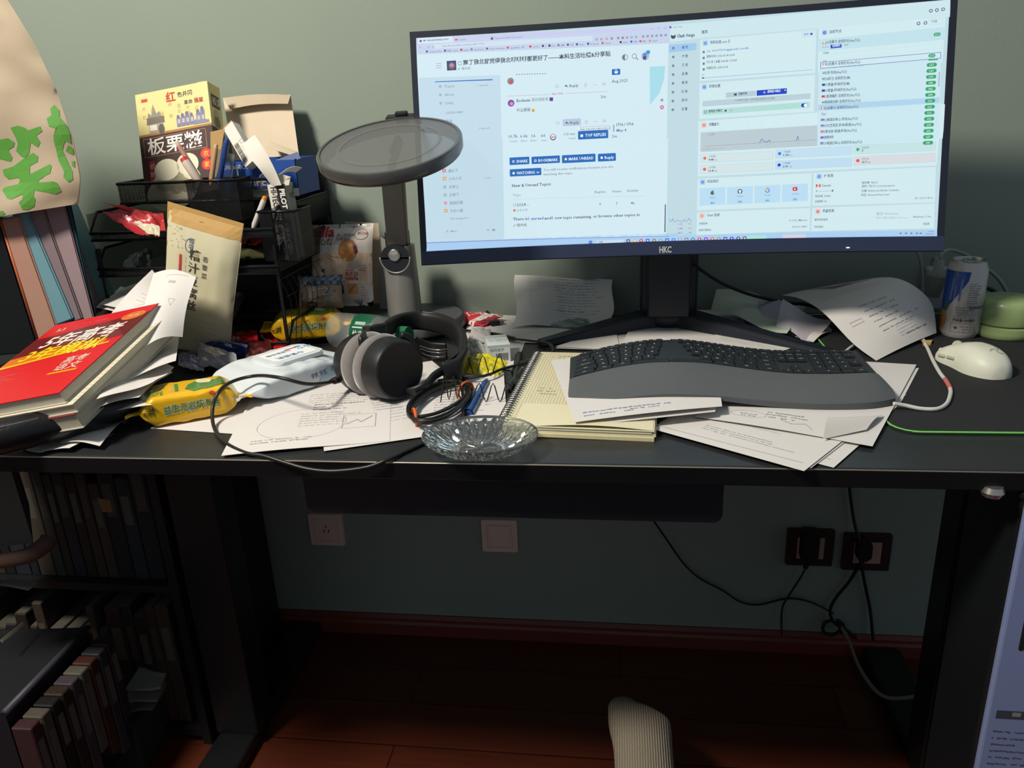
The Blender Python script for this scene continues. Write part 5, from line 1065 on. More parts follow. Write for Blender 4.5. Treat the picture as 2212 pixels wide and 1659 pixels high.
# ---------------------------------------------------------------- desk lamp
lx, ly = W(868, 600, .62).x, .62
lamp = thing('desk_lamp', 'grey desk lamp with a round translucent disc head tilted forward', 'lamp', Matrix.Translation((lx, ly, DZ)))
SIL = M('8e8d88', .38, .35, var=.05); DGR = M('2b2e32', .4, .3)
zj = W(860, 535, .59).z-DZ
obj('base', Lathe([(0, .002), (.098, .002), (.102, .006), (.102, .018), (.096, .026), (0, .027)], 56, Matrix.Translation((.018, -.005, 0))), M('55585c', .5, .2), lamp, 40)
obj('lower_column', Lathe([(.0335, .027), (.0325, zj*.5), (.0305, zj-.02), (.0295, zj), (0, zj)], 40), SIL, lamp, 40)
obj('hinge_housing', (lambda bm: (prism(bm, rrect(-.028, 0, .028, .052, .0275, 8), 0, .008), bmesh.ops.transform(bm, matrix=Matrix(((1,0,0,0),(0,0,-1,-.0268),(0,1,0,zj-.045),(0,0,0,1))), verts=bm.verts), bm)[2])(bmesh.new()), M('1c1f24', .35), lamp)
bm = bmesh.new(); tube(bm, [(.029*math.cos(a), -.034, zj-.017+.030*math.sin(a)) for a in [math.radians(180+k*18) for k in range(11)]], .0018, n=2); obj('hinge_trim', bm, SIL, lamp, True)
obj('hinge_screw', Lathe([(0, .0), (.0115, 0), (.0115, .004), (.010, .0052), (.003, .004), (0, .004)], 28, Matrix(((1,0,0,0),(0,0,-1,-.0345),(0,1,0,zj-.013),(0,0,0,1)))), M('c4c2ba', .25, .9), lamp, 40)
at = W(846, 372, .46)-Vector((lx, ly, DZ)); zc = at.z
bm = bmesh.new(); e1, e2 = Vector((-.0215, 0, 0)), Vector((.0195, 0, 0)); f1 = Vector((0, .018, 0))
b0 = Vector((0, -.010, zj)); hexa(bm, [b0+e1, b0+e2, b0+e2+f1, b0+e1+f1, at+e1*.95, at+e2*.95, at+e2*.95+f1, at+e1*.95+f1]); bmesh.ops.bevel(bm, geom=bm.edges[:], offset=.003, segments=2, affect='EDGES')
obj('upper_arm', bm, M('8f8884', .5, .1), lamp)
obj('arm_sleeve', Box((-.0235, -.012, zj-.005), (.0205, .011, zj+.028), .003, 2), M('20262e', .4), lamp)
# disc
cc = W(843, 322, .33)-Vector((lx, ly, DZ)); Rd = (W(996, 316, .33)-W(690, 328, .33)).length/2
Md = Matrix.Translation(cc) @ Matrix.Rotation(math.radians(19), 4, 'X') @ Matrix.Rotation(math.radians(-1.5), 4, 'Y')
gm = bpy.data.materials.new('lamp_glass'); gm.use_nodes = True; nt = gm.node_tree; b = nt.nodes['Principled BSDF']
b.inputs['Base Color'].default_value = (*lin('6a6c6c'), 1); b.inputs['Roughness'].default_value = .22; b.inputs['Alpha'].default_value = .66
gm2 = M('9a9c9c', .3, var=0)
obj('glass_panel', Lathe([(0, .0), (Rd-.004, 0), (Rd-.004, .003), (0, .003)], 72, Md @ Matrix.Translation((0, 0, .004))), gm, lamp, 40)
obj('rim', Lathe([(Rd-.005, -.008), (Rd, -.007), (Rd+.0005, .006), (Rd-.001, .0085), (Rd-.005, .0085)], 80, Md, closed=True), M('6c6c6a', .3, .7), lamp, 40)
obj('rim_base', Lathe([(Rd-.010, -.013), (Rd-.003, -.012), (Rd-.001, -.0075), (Rd-.010, -.0075)], 80, Md, closed=True), M('2a2a2c', .4), lamp, 40)
obj('ring_mark', Lathe([(Rd*.68, .0073), (Rd*.72, .0073), (Rd*.72, .0078), (Rd*.68, .0078)], 72, Md, closed=True), M('7d8080', .4, alpha=.35), lamp, 40)
bm = Box((-.026, -.006, -.002), (.026, .010, .008), .002); box(bm, (-.010, -.004, .008), (.010, .006, .014), .002); bmesh.ops.transform(bm, matrix=Md @ Matrix.Translation((-.006, Rd+.004, .002)), verts=bm.verts); obj('rear_clip', bm, M('1d1f22', .4), lamp)
obj('head_arm', Tube([at+Vector((0, .008, -.006)), at+Vector((0, .0, .004)), cc+Md.to_3x3() @ Vector((0, Rd*.5, -.008)), cc+Md.to_3x3() @ Vector((0, .01, -.009))], .008, flat=.6), M('5a5856', .4, .4), lamp, True)
tag(obj('lamp_cable', Tube([D(905, 652, .006), D(960, 650, .008), D(1010, 655, .006), D(1050, 672, .004), D(1060, 688, .003)], .003), kb_, None, True), 'black cable curving behind the lamp base to the small red packet', 'cable')
# ---------------------------------------------------------------- biscuit pouch by the lamp
O_ = W(672, 662, .605); T_ = W(690, 487, .655); X_ = W(818, 660, .605)-O_
Fc = frame(O_, X_, T_-O_); w_, h_ = X_.length*.93, (T_-O_).length
def artn(c, w, h):
    c.text('nutella', w*.42, h*.835, w*.24, 'c02a30', .03, 'r', layer=3); c.text('榛果酱注心饼', w*.42, h*.735, w*.115, '4a4642', .01, 'r')
    c.rect(0, h*.25, w, h*.38, 'd8b89c', 1, .01); c.ell(w*.66, h*.66, w*.155, w*.17, 'c8823e', 3); c.ell(w*.64, h*.68, w*.11, w*.12, 'd8944e', 4); c.poly([(w*.73, h*.76), (w*.79, h*.72), (w*.82, h*.64), (w*.78, h*.60), (w*.76, h*.66)], '5a2a1c', 5)
    c.ring(w*.84, h*.86, w*.10, w*.09, .0008, '7a706c', 3); c.text('新口味', w*.79, h*.855, w*.05, 'b03a40', 0); c.text('真心烘焙的\n松脆饼干', w*.46, h*.83, w*.058, '6a5c54', 0, 'l', layer=5)
    c.scribble(w*.06, h*.60, w*.32, 7, .005, .002, '7a6a60', 4); c.pline([(w*.36, h*.6), (w*.52, h*.56)], .0015, 'a87848'); c.pline([(w*.36, h*.55), (w*.5, h*.58)], .0015, 'a87848'); c.text('FERRERO', w*.5, h*.44, w*.09, 'b4aaa4', .03, width=w*.44)
    c.rect(w*.58, h*.415, w*.34, h*.007, 'c03a38', 3); c.text('nutella', w*.62, h*.30, w*.09, 'c02a30', .02, width=w*.2); c.text('能多益', w*.62, h*.355, w*.07, 'a84a40', .01); c.rect(w*.64, h*.14, w*.16, h*.12, 'd8a06a', 3); c.pline([(w*.66, h*.16), (w*.78, h*.25)], .003, 'b86a3a', 4); c.scribble(w*.84, h*.22, w*.1, 4, .005, .002, 'b05048', 4)
    c.rect(w*.44, h*.14, w*.14, h*.11, '4a3a38', 3, .004); c.rect(w*.42, h*.26, w*.12, h*.03, '5a5458', 4); c.ell(w*.28, h*.42, w*.06, h*.02, '6a3a2a', 3); c.rect(w*.70, h*.04, w*.12, h*.03, 'a8b4ac', 2)
pouch('biscuit_pouch', 'white and orange resealable biscuit pouch standing left of the desk lamp', Fc, w_, h_, .045, M('d4ccc4', .4, var=.03, coat=.3), artn, cat='pouch', seed=7, wr=.002, crimp=(1, 1, 0, 0))
o = obj('beige_card', quad([W(800, 655, .67), W(832, 655, .67), W(818, 482, .69), W(745, 478, .69)], 6), M('c0aa94', .7)); tag(solid(o, .001), 'beige cardboard standing behind the biscuit pouch', 'card')
o = obj('grey_sleeve', quad([W(822, 665, .655), W(842, 668, .655), W(836, 520, .67), W(822, 510, .67)], 6), M('8a8a88', .5)); tag(solid(o, .003), 'narrow grey folded sleeve between the biscuit pouch and lamp column', 'sleeve')
# gingham snack
O_ = W(646, 668, .56); X_ = W(742, 664, .56)-O_; Fc = frame(O_, X_, W(655, 598, .58)-O_); w_, h_ = X_.length, (W(652, 598, .58)-O_).length
def artg(c, w, h):
    c.rect(0, h*.68, w, h*.32, '32486c', 1)
    for k in range(12):
        for j in range(3):
            if (k+j) % 2 == 0: c.rect(w*k/12, h*(.70+.1*j), w/12, h*.1, '8098b8', 2)
    c.rect(w*.30, 0, w*.68, h*.66, 'b09478', 1); c.rect(0, h*.1, w*.28, h*.55, '8a7a66', 1); c.text('散之', w*.36, h*.38, h*.32, 'c8c0b4', .03, layer=5); c.text('散之', w*.365, h*.375, h*.325, '5a3438', .045, layer=4); c.ell(w*.36, h*.1, w*.10, h*.10, '5a2a24', 3); c.rect(w*.02, h*.05, w*.05, h*.5, 'e0b070', 2)
pouch('snack_bag', 'small snack bag with a blue gingham top in front of the biscuit pouch', Fc, w_, h_, .035, M('8f7f70', .2, var=.05, coat=.6), artg, seed=9, crimp=(0, 0, 0, 0), wr=.002)
# ---------------------------------------------------------------- seaweed packets (yellow bricks)
YEL = M('dfae12', .3, var=.05, coat=.4, bump=.15, bscale=80)
def arty(L, Wd, H):
    c = Cv(); c.text('益生元岩烧海苔', -L*.22, .35, .02, '3f7a4a', .02, width=L*.55, layer=4); c.V[-1]
    f = Cv()
    def tx(cv, t, x, y0, hh, w, col, layer=4, bold=.02):
        V, P, a, b = textmesh(t, bold, 0, 2); s = w/(b-a); cv.add([(x+(vx-a)*s, y0+vy*hh) for vx, vy in V], P, col, layer)
    tx(f, '益生元岩烧海苔', -L*.26, .42, .34, L*.56, 'dfe6cc', 3, .05); tx(f, '益生元岩烧海苔', -L*.26, .43, .33, L*.56, '3f7a4a', 5, .012); tx(f, 'S滋', -L*.47, .40, .36, L*.13, '4a4a20', 4)
    f.poly([(L*.20, .86), (L*.24, .80), (L*.28, .86), (L*.24, .93)], 'd0502a', 3); tx(f, '48小时', L*.34, .45, .25, L*.12, 'e8cf80', 4, 0)
    g = Cv(); g.poly([(-L*.02, .30), (L*.06, .12), (L*.32, .18), (L*.40, .40), (L*.36, .78), (L*.30, .62), (L*.12, .70), (L*.02, .58)], '4c8038', 2); g.poly([(L*.10, .62), (L*.14, .50), (L*.24, .50), (L*.27, .66), (L*.2, .8), (L*.12, .78)], 'e6dcae', 3)
    g.rect(-L*.12, .25, L*.035, .5, '4f8a3c', 2); tx(g, '益生元岩烧', -L*.40, .55, .30, L*.18, 'e4e8c8', 3, .05); tx(g, '益生元岩烧', -L*.40, .56, .29, L*.18, '4f8a58', 5, .01); tx(g, '岩烧海苔', -L*.40, .18, .26, L*.16, '6a9a60', 4, .02); tx(g, '酥脆', -L*.17, .3, .4, L*.04, 'e8d080', 3, 0)
    return [('front_print', f, 0.0, .25), ('top_print', g, .26, .5)] if True else []
def brickf(name, label, px0, px1, z, L, Wd, H, mat, art, seed, group=None, seal=.018, tp=.15, pw=.6):
    a, b = D(*px0, z), D(*px1, z); d = b-a; ang = math.atan2(d.y, d.x); c0 = (a+b)/2; nrm = Vector((-math.sin(ang), math.cos(ang), 0))
    return brick(name, label, Matrix.Translation(c0+nrm*Wd/2) @ Matrix.Rotation(ang, 4, 'Z'), L or d.length, Wd, H, mat, art, 'packet', group, seed, seal=seal, tp=tp, pw=pw)
brickf('seaweed_packet', 'yellow seaweed snack packet at the front, right of the red workbook', (318, 928), (512, 893), .003, .132, .072, .042, YEL, arty, 3, 'yellow seaweed packets')
brickf('seaweed_packet', 'yellow seaweed snack packet at the back, beside the plastic bottle', (590, 742), (742, 728), .012, .132, .08, .045, YEL, arty, 5, 'yellow seaweed packets')
# ---------------------------------------------------------------- wet wipes pack
def artw(L, Wd, H):
    g = Cv(); k = .0
    def tx(cv, t, x, y0, hh, w, col, layer=4, bold=.01):
        V, P, a, b = textmesh(t, bold, 0, 2); s = w/(b-a); cv.add([(x+(vx-a)*s, y0+vy*hh) for vx, vy in V], P, col, layer)
    g.poly([(L*.30, .0), (L*.5, .0), (L*.5, 1), (L*.40, 1), (L*.34, .6)], '9cc4dc', 1)
    f = Cv(); f.poly([(L*.1, .1), (L*.5, .0), (L*.5, 1), (L*.2, .7)], 'a8c4d6', 1); tx(f, '99.9%', L*.05, .45, .3, L*.16, '5a78a8', 3); tx(f, '柔湿巾', L*.25, .5, .3, L*.12, '6a88b4', 3)
    return [('front_print', f, 0, .24), ('top_print', g, .26, .5)]
wp = brickf('wet_wipes', 'white and pale blue pack of wet wipes with a flip lid, by the headphones', (578, 876), (746, 818), .004, .185, .135, .040, M('cdd5da', .35, var=.03, coat=.3, bump=.15, bscale=60), artw, 8, seal=.022, tp=.30, pw=.62)
obj('flip_lid', (lambda bm: (prism(bm, rrect(-.045, -.038, .050, .036, .014), .0, .006), bmesh.ops.bevel(bm, geom=[e for e in bm.edges if all(v.co.z > .005 for v in e.verts)], offset=.002, segments=2, affect='EDGES'), bmesh.ops.transform(bm, matrix=Matrix.Translation((.014, 0, .0400)), verts=bm.verts), bm)[3])(bmesh.new()), M('dde3e4', .35, coat=.2), wp, 40)
c = Cv(); c.rect(-.036, -.028, .078, .054, 'e8eeee', 1, .008); c.rect(.008, .014, .022, .005, 'c8504c', 2); c.text('德佑湿厕巾', -.030, .006, .009, '6a7a90', .01); c.text('洁厕湿巾', -.026, -.020, .012, '4a78b4', .01); c.scribble(-.028, -.006, .03, 2, .005, .002, '9ab0c8', 4); c.text('小小', .026, .000, .014, '5a9ac8', .01, rot=.2); c.ell(.034, .018, .006, .004, '5a9ad8', 2)
c.build('lid_print', flatmap(.0463, .014), wp)
# ---------------------------------------------------------------- heap of wrappers in the middle left
DR = M('b01c22', .3, var=.1, coat=.5, bump=.2, bscale=100); NAVY = M('222a5c', .35, coat=.4, bump=.15, bscale=90); MAR = M('4a1416', .3, coat=.6, bump=.2); CLR = M('c8ccd4', .15, trans=.5, coat=.5, var=.05, bump=.3, bscale=90); LAV = M('b8b6cc', .3, coat=.5, var=.2, bump=.3)
H3 = lambda px, py, dz: D(px, py, dz)
def flatpack(name, label, P, t, mat, seed, cat='packet', art=None, group='snack wrappers heaped behind the wet wipes'):
    """P: 4 (px,py,dz) front-left, front-right, back-right, back-left"""
    Q = [H3(*p) for p in P]
    f = lambda s: (lambda u, v: Q[0].lerp(Q[1], u).lerp(Q[3].lerp(Q[2], u), v)+Vector((0, 0, s*t/2*(max(0, min(u, 1-u)-.02)*max(0, min(v, 1-v)-.0)*4)**.4+t*.22*fbm(u*5, v*5, seed)+.002*fbm(u*16, v*14, seed))))
    o = obj(name, shell(f(1), 22, 22, both=f(-1)), mat, None, 50); tag(o, label, cat, group)
    if art:
        c = Cv(); art(c); c.build('print', onsurf(f(1), 1, 1, .0006), o, GLOSSP(), cx=.09, cy=.09)
    return o
def tcv(c, t, x, y, h, w, col, rot=0, bold=.015, layer=4): c.text(t, x, y, h, col, bold, width=w, layer=layer, rot=rot)
flatpack('red_packet', 'dark red packet flat on the desk behind the navy packet', [(500, 770, .01), (560, 755, .02), (555, 715, .035), (470, 725, .02)], .018, DR, 1)
flatpack('maroon_packet', 'glossy maroon wrapped sweet pack in the middle of the wrapper heap', [(525, 790, .004), (590, 785, .01), (585, 735, .03), (535, 738, .03)], .022, MAR, 2)
flatpack('navy_packet', 'navy packet with a small round white emblem left of the maroon pack', [(440, 775, .01), (530, 775, .01), (535, 745, .035), (430, 732, .035)], .016, NAVY, 3, art=lambda c: (c.ell(.62, .6, .08, .14, 'b8c0d8', 2), c.ell(.62, .6, .055, .10, '2a346c', 3), c.rect(0, .8, 1, .2, '6a78b0', 1)))
flatpack('clear_wrapper', 'clear cellophane packet with cream contents beside the navy packet', [(430, 790, .015), (515, 800, .01), (510, 765, .035), (425, 740, .035)], .022, CLR, 4, art=lambda c: c.ell(.5, .6, .3, .22, 'd8d2c0', 1))
flatpack('lavender_wrapper', 'crinkled silver-lavender plastic wrapper at the left edge of the heap', [(385, 790, .012), (440, 803, .006), (445, 775, .02), (385, 762, .02)], .016, LAV, 5, art=lambda c: [c.text('纯牛奶纯牛奶', .1, .2+.25*k, .2, '6a6898', .01, width=.8) for k in range(3)])
tag(solid(obj('paper_cone', shell(lambda u, v: D(395, 775, .012).lerp(D(475, 800, .004), u).lerp(D(392, 752, .02).lerp(D(480, 765, .016), u), v)+Vector((0, 0, .010*math.cos(PI*v)*(.4+.6*u)-.004)), 14, 14), M('d0ccd4', .6), None, True), .0003), 'white paper curl holding the lavender wrapper', 'paper')
flatpack('red_packet', 'red biscuit packet with a cream biscuit picture left of the wet wipes', [(470, 815, .006), (545, 818, .006), (590, 770, .02), (485, 782, .018)], .014, DR, 6, art=lambda c: (c.ell(.45, .45, .28, .22, 'c8504a', 2), c.ell(.55, .42, .26, .13, 'dcc08a', 3), c.ell(.55, .35, .26, .11, 'ead6a8', 4), c.ell(.85, .78, .08, .10, '2a3a7c', 4)))
flatpack('red_packet', 'bright red packet between the maroon pack and the wet wipes lid', [(565, 785, .008), (640, 765, .01), (640, 745, .02), (575, 735, .02)], .014, DR, 7)
flatpack('cream_biscuit', 'cream crinkled biscuit wrapper under the left end of the wet wipes', [(480, 835, .004), (530, 830, .004), (550, 805, .016), (500, 803, .014)], .012, M('d8cfae', .4, coat=.4), 8)
flatpack('red_packet', 'red packet edge under the left end of the back yellow packet', [(585, 760, .006), (640, 745, .006), (600, 715, .02), (560, 720, .02)], .012, DR, 9)
# wrapped plastic cutlery bag between the pouch and organiser
flatpack('clear_bag', 'clear plastic bag with red and white tubes right of the cream pouch', [(425, 715, .015), (500, 700, .012), (540, 620, .06), (470, 605, .075)], .035, M('8f8f90', .2, trans=.35, coat=.6, bump=.35, bscale=70), 11, cat='bag', art=lambda c: (c.poly([(.30, .15), (.42, .12), (.82, .80), (.70, .88)], 'a83438', 2), c.poly([(.42, .12), (.52, .1), (.95, .72), (.82, .80)], 'b4aca8', 2), c.poly([(.55, .02), (.8, .02), (.9, .25), (.65, .22)], 'b09c80', 3), c.poly([(.1, .5), (.35, .5), (.4, .85), (.1, .85)], '4a5a54', 1)), group=None)
flatpack('note_card', 'white card corner lying under the curved side of the organiser', [(505, 676, .008), (545, 678, .008), (560, 620, .02), (520, 630, .02)], .001, M('c8c6ca', .6), 12, cat='card', group=None)
# ---------------------------------------------------------------- water bottle lying down
a, b = D(722, 712, .034), D(843, 722, .036); dv = b-a; L = dv.length; Mb = Matrix.Translation(a) @ dv.to_track_quat('Z', 'X').to_matrix().to_4x4()
bt = thing('water_bottle', 'clear plastic water bottle with a green label lying behind the headphones', 'bottle', Mb)
PL = bpy.data.materials.new('clear_plastic'); PL.use_nodes = True; nt = PL.node_tree; b_ = nt.nodes['Principled BSDF']; b_.inputs['Base Color'].default_value = (.75, .80, .80, 1); b_.inputs['Roughness'].default_value = .08; b_.inputs['Alpha'].default_value = .15; b_.inputs['Specular IOR Level'].default_value = .8; b_.inputs['Coat Weight'].default_value = .6
R0 = .032; sc_ = L/.105
pr_ = [(0, 0), (R0*.8, 0), (R0*.98, .005)]
for k in range(7): z = .008+k*.006; pr_ += [(R0, z), (R0*.955, z+.003)]
pr_ += [(R0, .050), (R0, .085), (R0*.93, .094), (R0*.72, .106), (R0*.5, .116), (R0*.40, .122), (R0*.40, .128)]
obj('bottle_body', Lathe([(r, z*sc_) for r, z in pr_], 40), PL, bt, 60)
obj('label_band', Lathe([(R0+.0003, .050*sc_), (R0+.0006, .051*sc_), (R0+.0006, .084*sc_), (R0+.0003, .085*sc_)], 40), M('14573a', .35, coat=.3), bt, 40)
obj('cap', Lathe([(R0*.5, .123*sc_), (R0*.5, .138*sc_), (0, .139*sc_)], 28), M('1a6a48', .4), bt, 40)
c = Cv(); c.frame(-.012, .3, .020, .45, .0008, 'c8dcd0', 2); c.text('怡宝', .004, .12, .014, 'e0ece4', .02, rot=0, layer=3); 
def bmp(x, y):
    a_ = BA+x/R0; z = (.052+.031*y)*sc_; n = Vector((math.cos(a_), math.sin(a_), 0)); return n*(R0+.0008)+Vector((0, 0, z)), n
# angle of the side that faces the viewer
_v = bt.matrix_world.inverted() @ Vector(CAM); BA = math.atan2(_v.y, _v.x)
c = Cv()
def addrot(t, x, y, hx, wy, col, lay=3):
    V, P, a_, b_ = textmesh(t, .02, 0, 2); c.add([(x-vy*hx, y+(vx-a_)/(b_-a_)*wy) for vx, vy in V], P, col, lay)
addrot('怡宝', .012, .15, .016, .6, 'e0ece4'); c.poly([(-.008, .1), (-.006, .1), (-.006, .9), (-.008, .9)], 'c8dcd0', 3); c.poly([(-.018, .2), (-.012, .2), (-.012, .8), (-.018, .8)], '9ab0a4', 2); addrot('饮用纯净水', .026, .1, .007, .8, 'b8ccc0')
c.build('label_print', bmp, bt, cx=.003)
# ---------------------------------------------------------------- headphones
hp = thing('headphones', 'black over-ear headphones with grey velour pads lying on the papers', 'headphones', Matrix.Translation(D(835, 850, 0)))
hi = Matrix.Translation(-D(835, 850, 0))
HB = M('1b1c1e', .42, var=.05); VEL = M('77716f', .95, var=.15, scale=200, sheen=.6, bump=.2, bscale=900)
def hpart(name, bm, m, par=None, smooth=True):
    bmesh.ops.transform(bm, matrix=hi, verts=bm.verts); return obj(name, bm, m, par or hp, smooth)
ax = Vector((.80, -.58, .06)).normalized(); c0 = D(820, 790, .047)
def ringM(off, tilt=0.0):
    q = (ax+Vector((0, 0, tilt))).normalized(); return Matrix.Translation(c0+ax*off) @ q.to_track_quat('Z', 'Y').to_matrix().to_4x4()
rC = .0455
hpart('ear_cup', Lathe([(0, -.024), (.030, -.024), (.041, -.020), (.0455, -.008), (.0455, .006), (0, .006)], 56, ringM(-.040, .05)), HB, None, 40)
hpart('ear_pad', Lathe([(.024, .0), (.040, -.002), (.0475, .003), (.0485, .011), (.044, .019), (.034, .022), (.024, .018), (.022, .010)], 56, ringM(-.034, .05), closed=True), VEL)
hpart('ear_pad', Lathe([(.024, .0), (.036, -.003), (.0465, .001), (.0492, .010), (.047, .018), (.036, .021), (.024, .018), (.022, .010)], 56, ringM(-.004, -.02), closed=True), VEL)
cup = hpart('ear_cup', Lathe([(0, .0), (.0455, .0), (.0462, .004), (.0452, .026), (.0430, .0325), (.0405, .034), (.038, .0328), (0, .0318)], 64, ringM(.016, -.02)), HB, None, 30)
# yoke around the front cup
Mx = ringM(.036, -.02).to_3x3(); cx_ = c0+ax*.036
def ringpt(a, r=.050, o=0.0): return cx_+ax*o+Mx @ Vector((math.cos(a)*r, math.sin(a)*r, 0))
def angto(p): q = Mx.inverted() @ (p-cx_); return math.atan2(q.y, q.x)
aR = angto(D(925, 800, .03))
bm = bmesh.new(); tube(bm, [ringpt(aR+s*.16, .051, -.008+.004*abs(s)/6) for s in range(-9, 10)], .0038, n=3, flat=1.5); hpart('yoke', bm, HB)
# headband as a padded ribbon standing on the desk
def ribbon(path, w, t, n=8, taper=None):
    P = smoothpts(path, n); bm = bmesh.new(); R = []
    for i, p in enumerate(P):
        a = P[max(0, i-1)]; b = P[min(len(P)-1, i+1)]; d = (b-a).normalized(); s = d.cross(Vector((0, 0, 1))).normalized(); u = s.cross(d)
        ww = w(i/(len(P)-1)) if callable(w) else w; tt = t(i/(len(P)-1)) if callable(t) else t
        R.append([bm.verts.new(p+u*ww/2*math.copysign(abs(math.sin(k))**.6, math.sin(k))+s*tt/2*math.copysign(abs(math.cos(k))**.6, math.cos(k))) for k in [2*PI*j/14 for j in range(14)]])
    for A, B in zip(R, R[1:]):
        for k in range(14): bm.faces.new((A[k], A[(k+1) % 14], B[(k+1) % 14], B[k]))
    bm.faces.new(R[0]); bm.faces.new(R[-1]); return bm
bp = [(832, 712, .060), (862, 697, .052), (905, 692, .046), (950, 699, .042), (985, 716, .038), (1000, 745, .034), (996, 775, .030), (975, 793, .028)]
hpart('headband', ribbon([D(x, y, z) for x, y, z in bp], lambda t: .026+.010*math.sin(PI*t), lambda t: .009+.010*math.sin(PI*t)), M('1c1c1e', .5, var=.08, bump=.15, bscale=300))
hpart('headband_shell', ribbon([D(x+5, y-1, z+.001) for x, y, z in bp[2:]]+[D(958, 806, .026)], lambda t: .034, .004), M('121315', .35))
hpart('slider_end', ribbon([D(1006, 770, .030), D(990, 797, .028), D(958, 806, .026)], .036, .014), M('161719', .4))
hpart('slider_block', Tube([D(958, 800, .028), D(938, 812, .028), D(922, 830, .024), D(900, 842, .018), D(880, 846, .014)], .0042, flat=1.8), HB)
bm = bmesh.new()
for k, (y, r) in enumerate(((742, .0007), (753, .0011), (759, .0007), (768, .0007))):
    tube(bm, [D(905+2*k, y-6, .030), D(925, y, .030), D(948, y+3, .030), D(968-k*2, y+1, .030)], r)
hpart('metal_coils', bm, M('8f9094', .3, .9))
hpart('inner_plate', ribbon([D(900, 745, .022), D(930, 757, .020), D(965, 760, .020)], .030, .004), M('0d0d0f', .4))
hpart('back_yoke', ribbon([D(830, 708, .066), D(808, 712, .078), D(792, 722, .086), D(780, 738, .088)], .016, .008), HB)
hpart('hinge_knob', Lathe([(0, 0), (.008, 0), (.008, .012), (0, .014)], 20, Matrix.Translation(D(795, 722, .080))), HB, None, 40)
v = Cv(); 
hpart('side_marker', Box(D(907, 763, .055)-Vector((.001, .001, .006)), D(907, 763, .055)+Vector((.001, .001, .006))), M('3f9a58', .4))
cabm = M('1b1b1a', .4)
tag(obj('headphone_cable', Tube([D(768, 812, .018), D(740, 819, .022), D(705, 827, .034), D(660, 829, .050), D(600, 815, .062), D(550, 812, .050), D(500, 825, .046), D(472, 848, .040), D(459, 885, .020), D(463, 925, .004), D(485, 955, .004), D(530, 978, .004), D(570, 985, .004), W(618, 1000, -.008), W(665, 1013, -.014), W(720, 1018, -.016), W(790, 1010, -.012), W(835, 994, -.006), D(870, 978, .003), D(905, 962, .003), D(935, 948, .003), D(960, 930, .003), D(995, 905, .003), D(1015, 890, .003)], .0026, n=10), cabm, None, True), 'long black headphone cable looping over the yellow packet and desk edge', 'cable')
obj('cable_plug', Tube([D(768, 812, .018), D(745, 818, .021), D(722, 824, .028)], .0045), cabm, hp, True).matrix_parent_inverse = hp.matrix_world.inverted()
# coiled cable with orange ties
R_ = random.Random(7); P = []
cA, cB = D(1025, 838, 0)-D(950, 868, 0), D(925, 838, 0)-D(950, 868, 0)
cc_ = D(950, 868, 0)
def el(px, py, dz): return D(px, py, dz)
for k in range(7*14):
    a = 2*PI*k/14; turn = k/14; rx, ry = 76+2.5*math.sin(turn*2.2)-turn*1.9, 41+5*math.cos(turn*1.7)-turn*2.6
    ca, sa = math.cos(a), math.sin(a); th = math.radians(-24); x = rx*ca; y = ry*sa
    P.append(D(948+x*math.cos(th)-y*math.sin(th)+R_.uniform(-1, 1), 866+x*math.sin(th)+y*math.cos(th)+R_.uniform(-1, 1), .006+.0035*(turn % 4)+.002*math.sin(a)))
P = [D(1185, 742, .02), D(1195, 757, .014), D(1180, 772, .010), D(1140, 783, .010), D(1085, 797, .012), D(1045, 812, .014)]+P[11:]
P += [D(1000, 900, .010), D(975, 925, .004)]
tag(obj('coiled_cable', Tube(P, .0023, n=4, seg=7), cabm, None, True), 'thick black cable wound into a coil held by orange ties', 'cable')
def loop(cx, cy, dz, r, ang, lab):
    c0_ = D(cx, cy, dz); q = Vector((math.cos(ang), math.sin(ang), 0)); n_ = Vector((-q.y, q.x, 0))
    tag(obj('cable_tie', Tube([c0_+n_*math.cos(a)*r+Vector((0, 0, .012*math.sin(a))) for a in [k*PI/5 for k in range(10)]], .0016, n=4, closed=True, flat=1.6), M('d8602a', .45), None, True), lab, 'cable tie', 'orange ties on the coiled cable')
loop(1005, 843, .014, .016, -.5, 'orange tie with a knot at the upper right of the cable coil'); loop(897, 902, .012, .013, .4, 'orange tie at the lower left of the cable coil')
tag(obj('jack_cable', Tube([D(1000, 712, .006), D(1080, 725, .006), D(1110, 732, .010), D(1145, 736, .016), D(1185, 742, .02), D(1197, 756, .014), D(1183, 768, .012)], lambda t: .0045 if .12 < t < .35 else .0022), cabm, None, True), 'black cable with a thick plug arching above the spiral notebook', 'cable')
# zigzag wire
zp = []
for k in range(16):
    t = k/15; x = 955+t*165; y0, y1 = (815, 855) if k < 7 else (800+8*0, 880-0)
    zp.append(D(x, (772+6*math.sin(k) if k % 2 else 818+4*math.cos(k)) if k < 10 else (840 if k % 2 else 880), .030 if k % 2 else .008))
def zig(pts, lab):
    tag(obj('zigzag_wire', Tube([D(*p) for p in pts], .0009, n=4, seg=6), M('1a1614', .4), None, True), lab, 'wire', 'black zigzag wires')
zig([(958+17*k, (768+2*k*0 if k % 2 else 812), .035 if k % 2 else .012) for k in range(8)]+[(1090, 795, .02)], 'black zigzag wire standing over the yellow-green packet')
zig([(1020+15*k, (828 if k % 2 else 868), .030 if k % 2 else .004) for k in range(6)]+[(1108, 850, .01)], 'black zigzag wire across the blue pen')
zig([(952+9*k, (810 if k % 2 else 868-2*k), .03 if k % 2 else .02) for k in range(6)], 'tight black zigzag wire inside the cable coil')
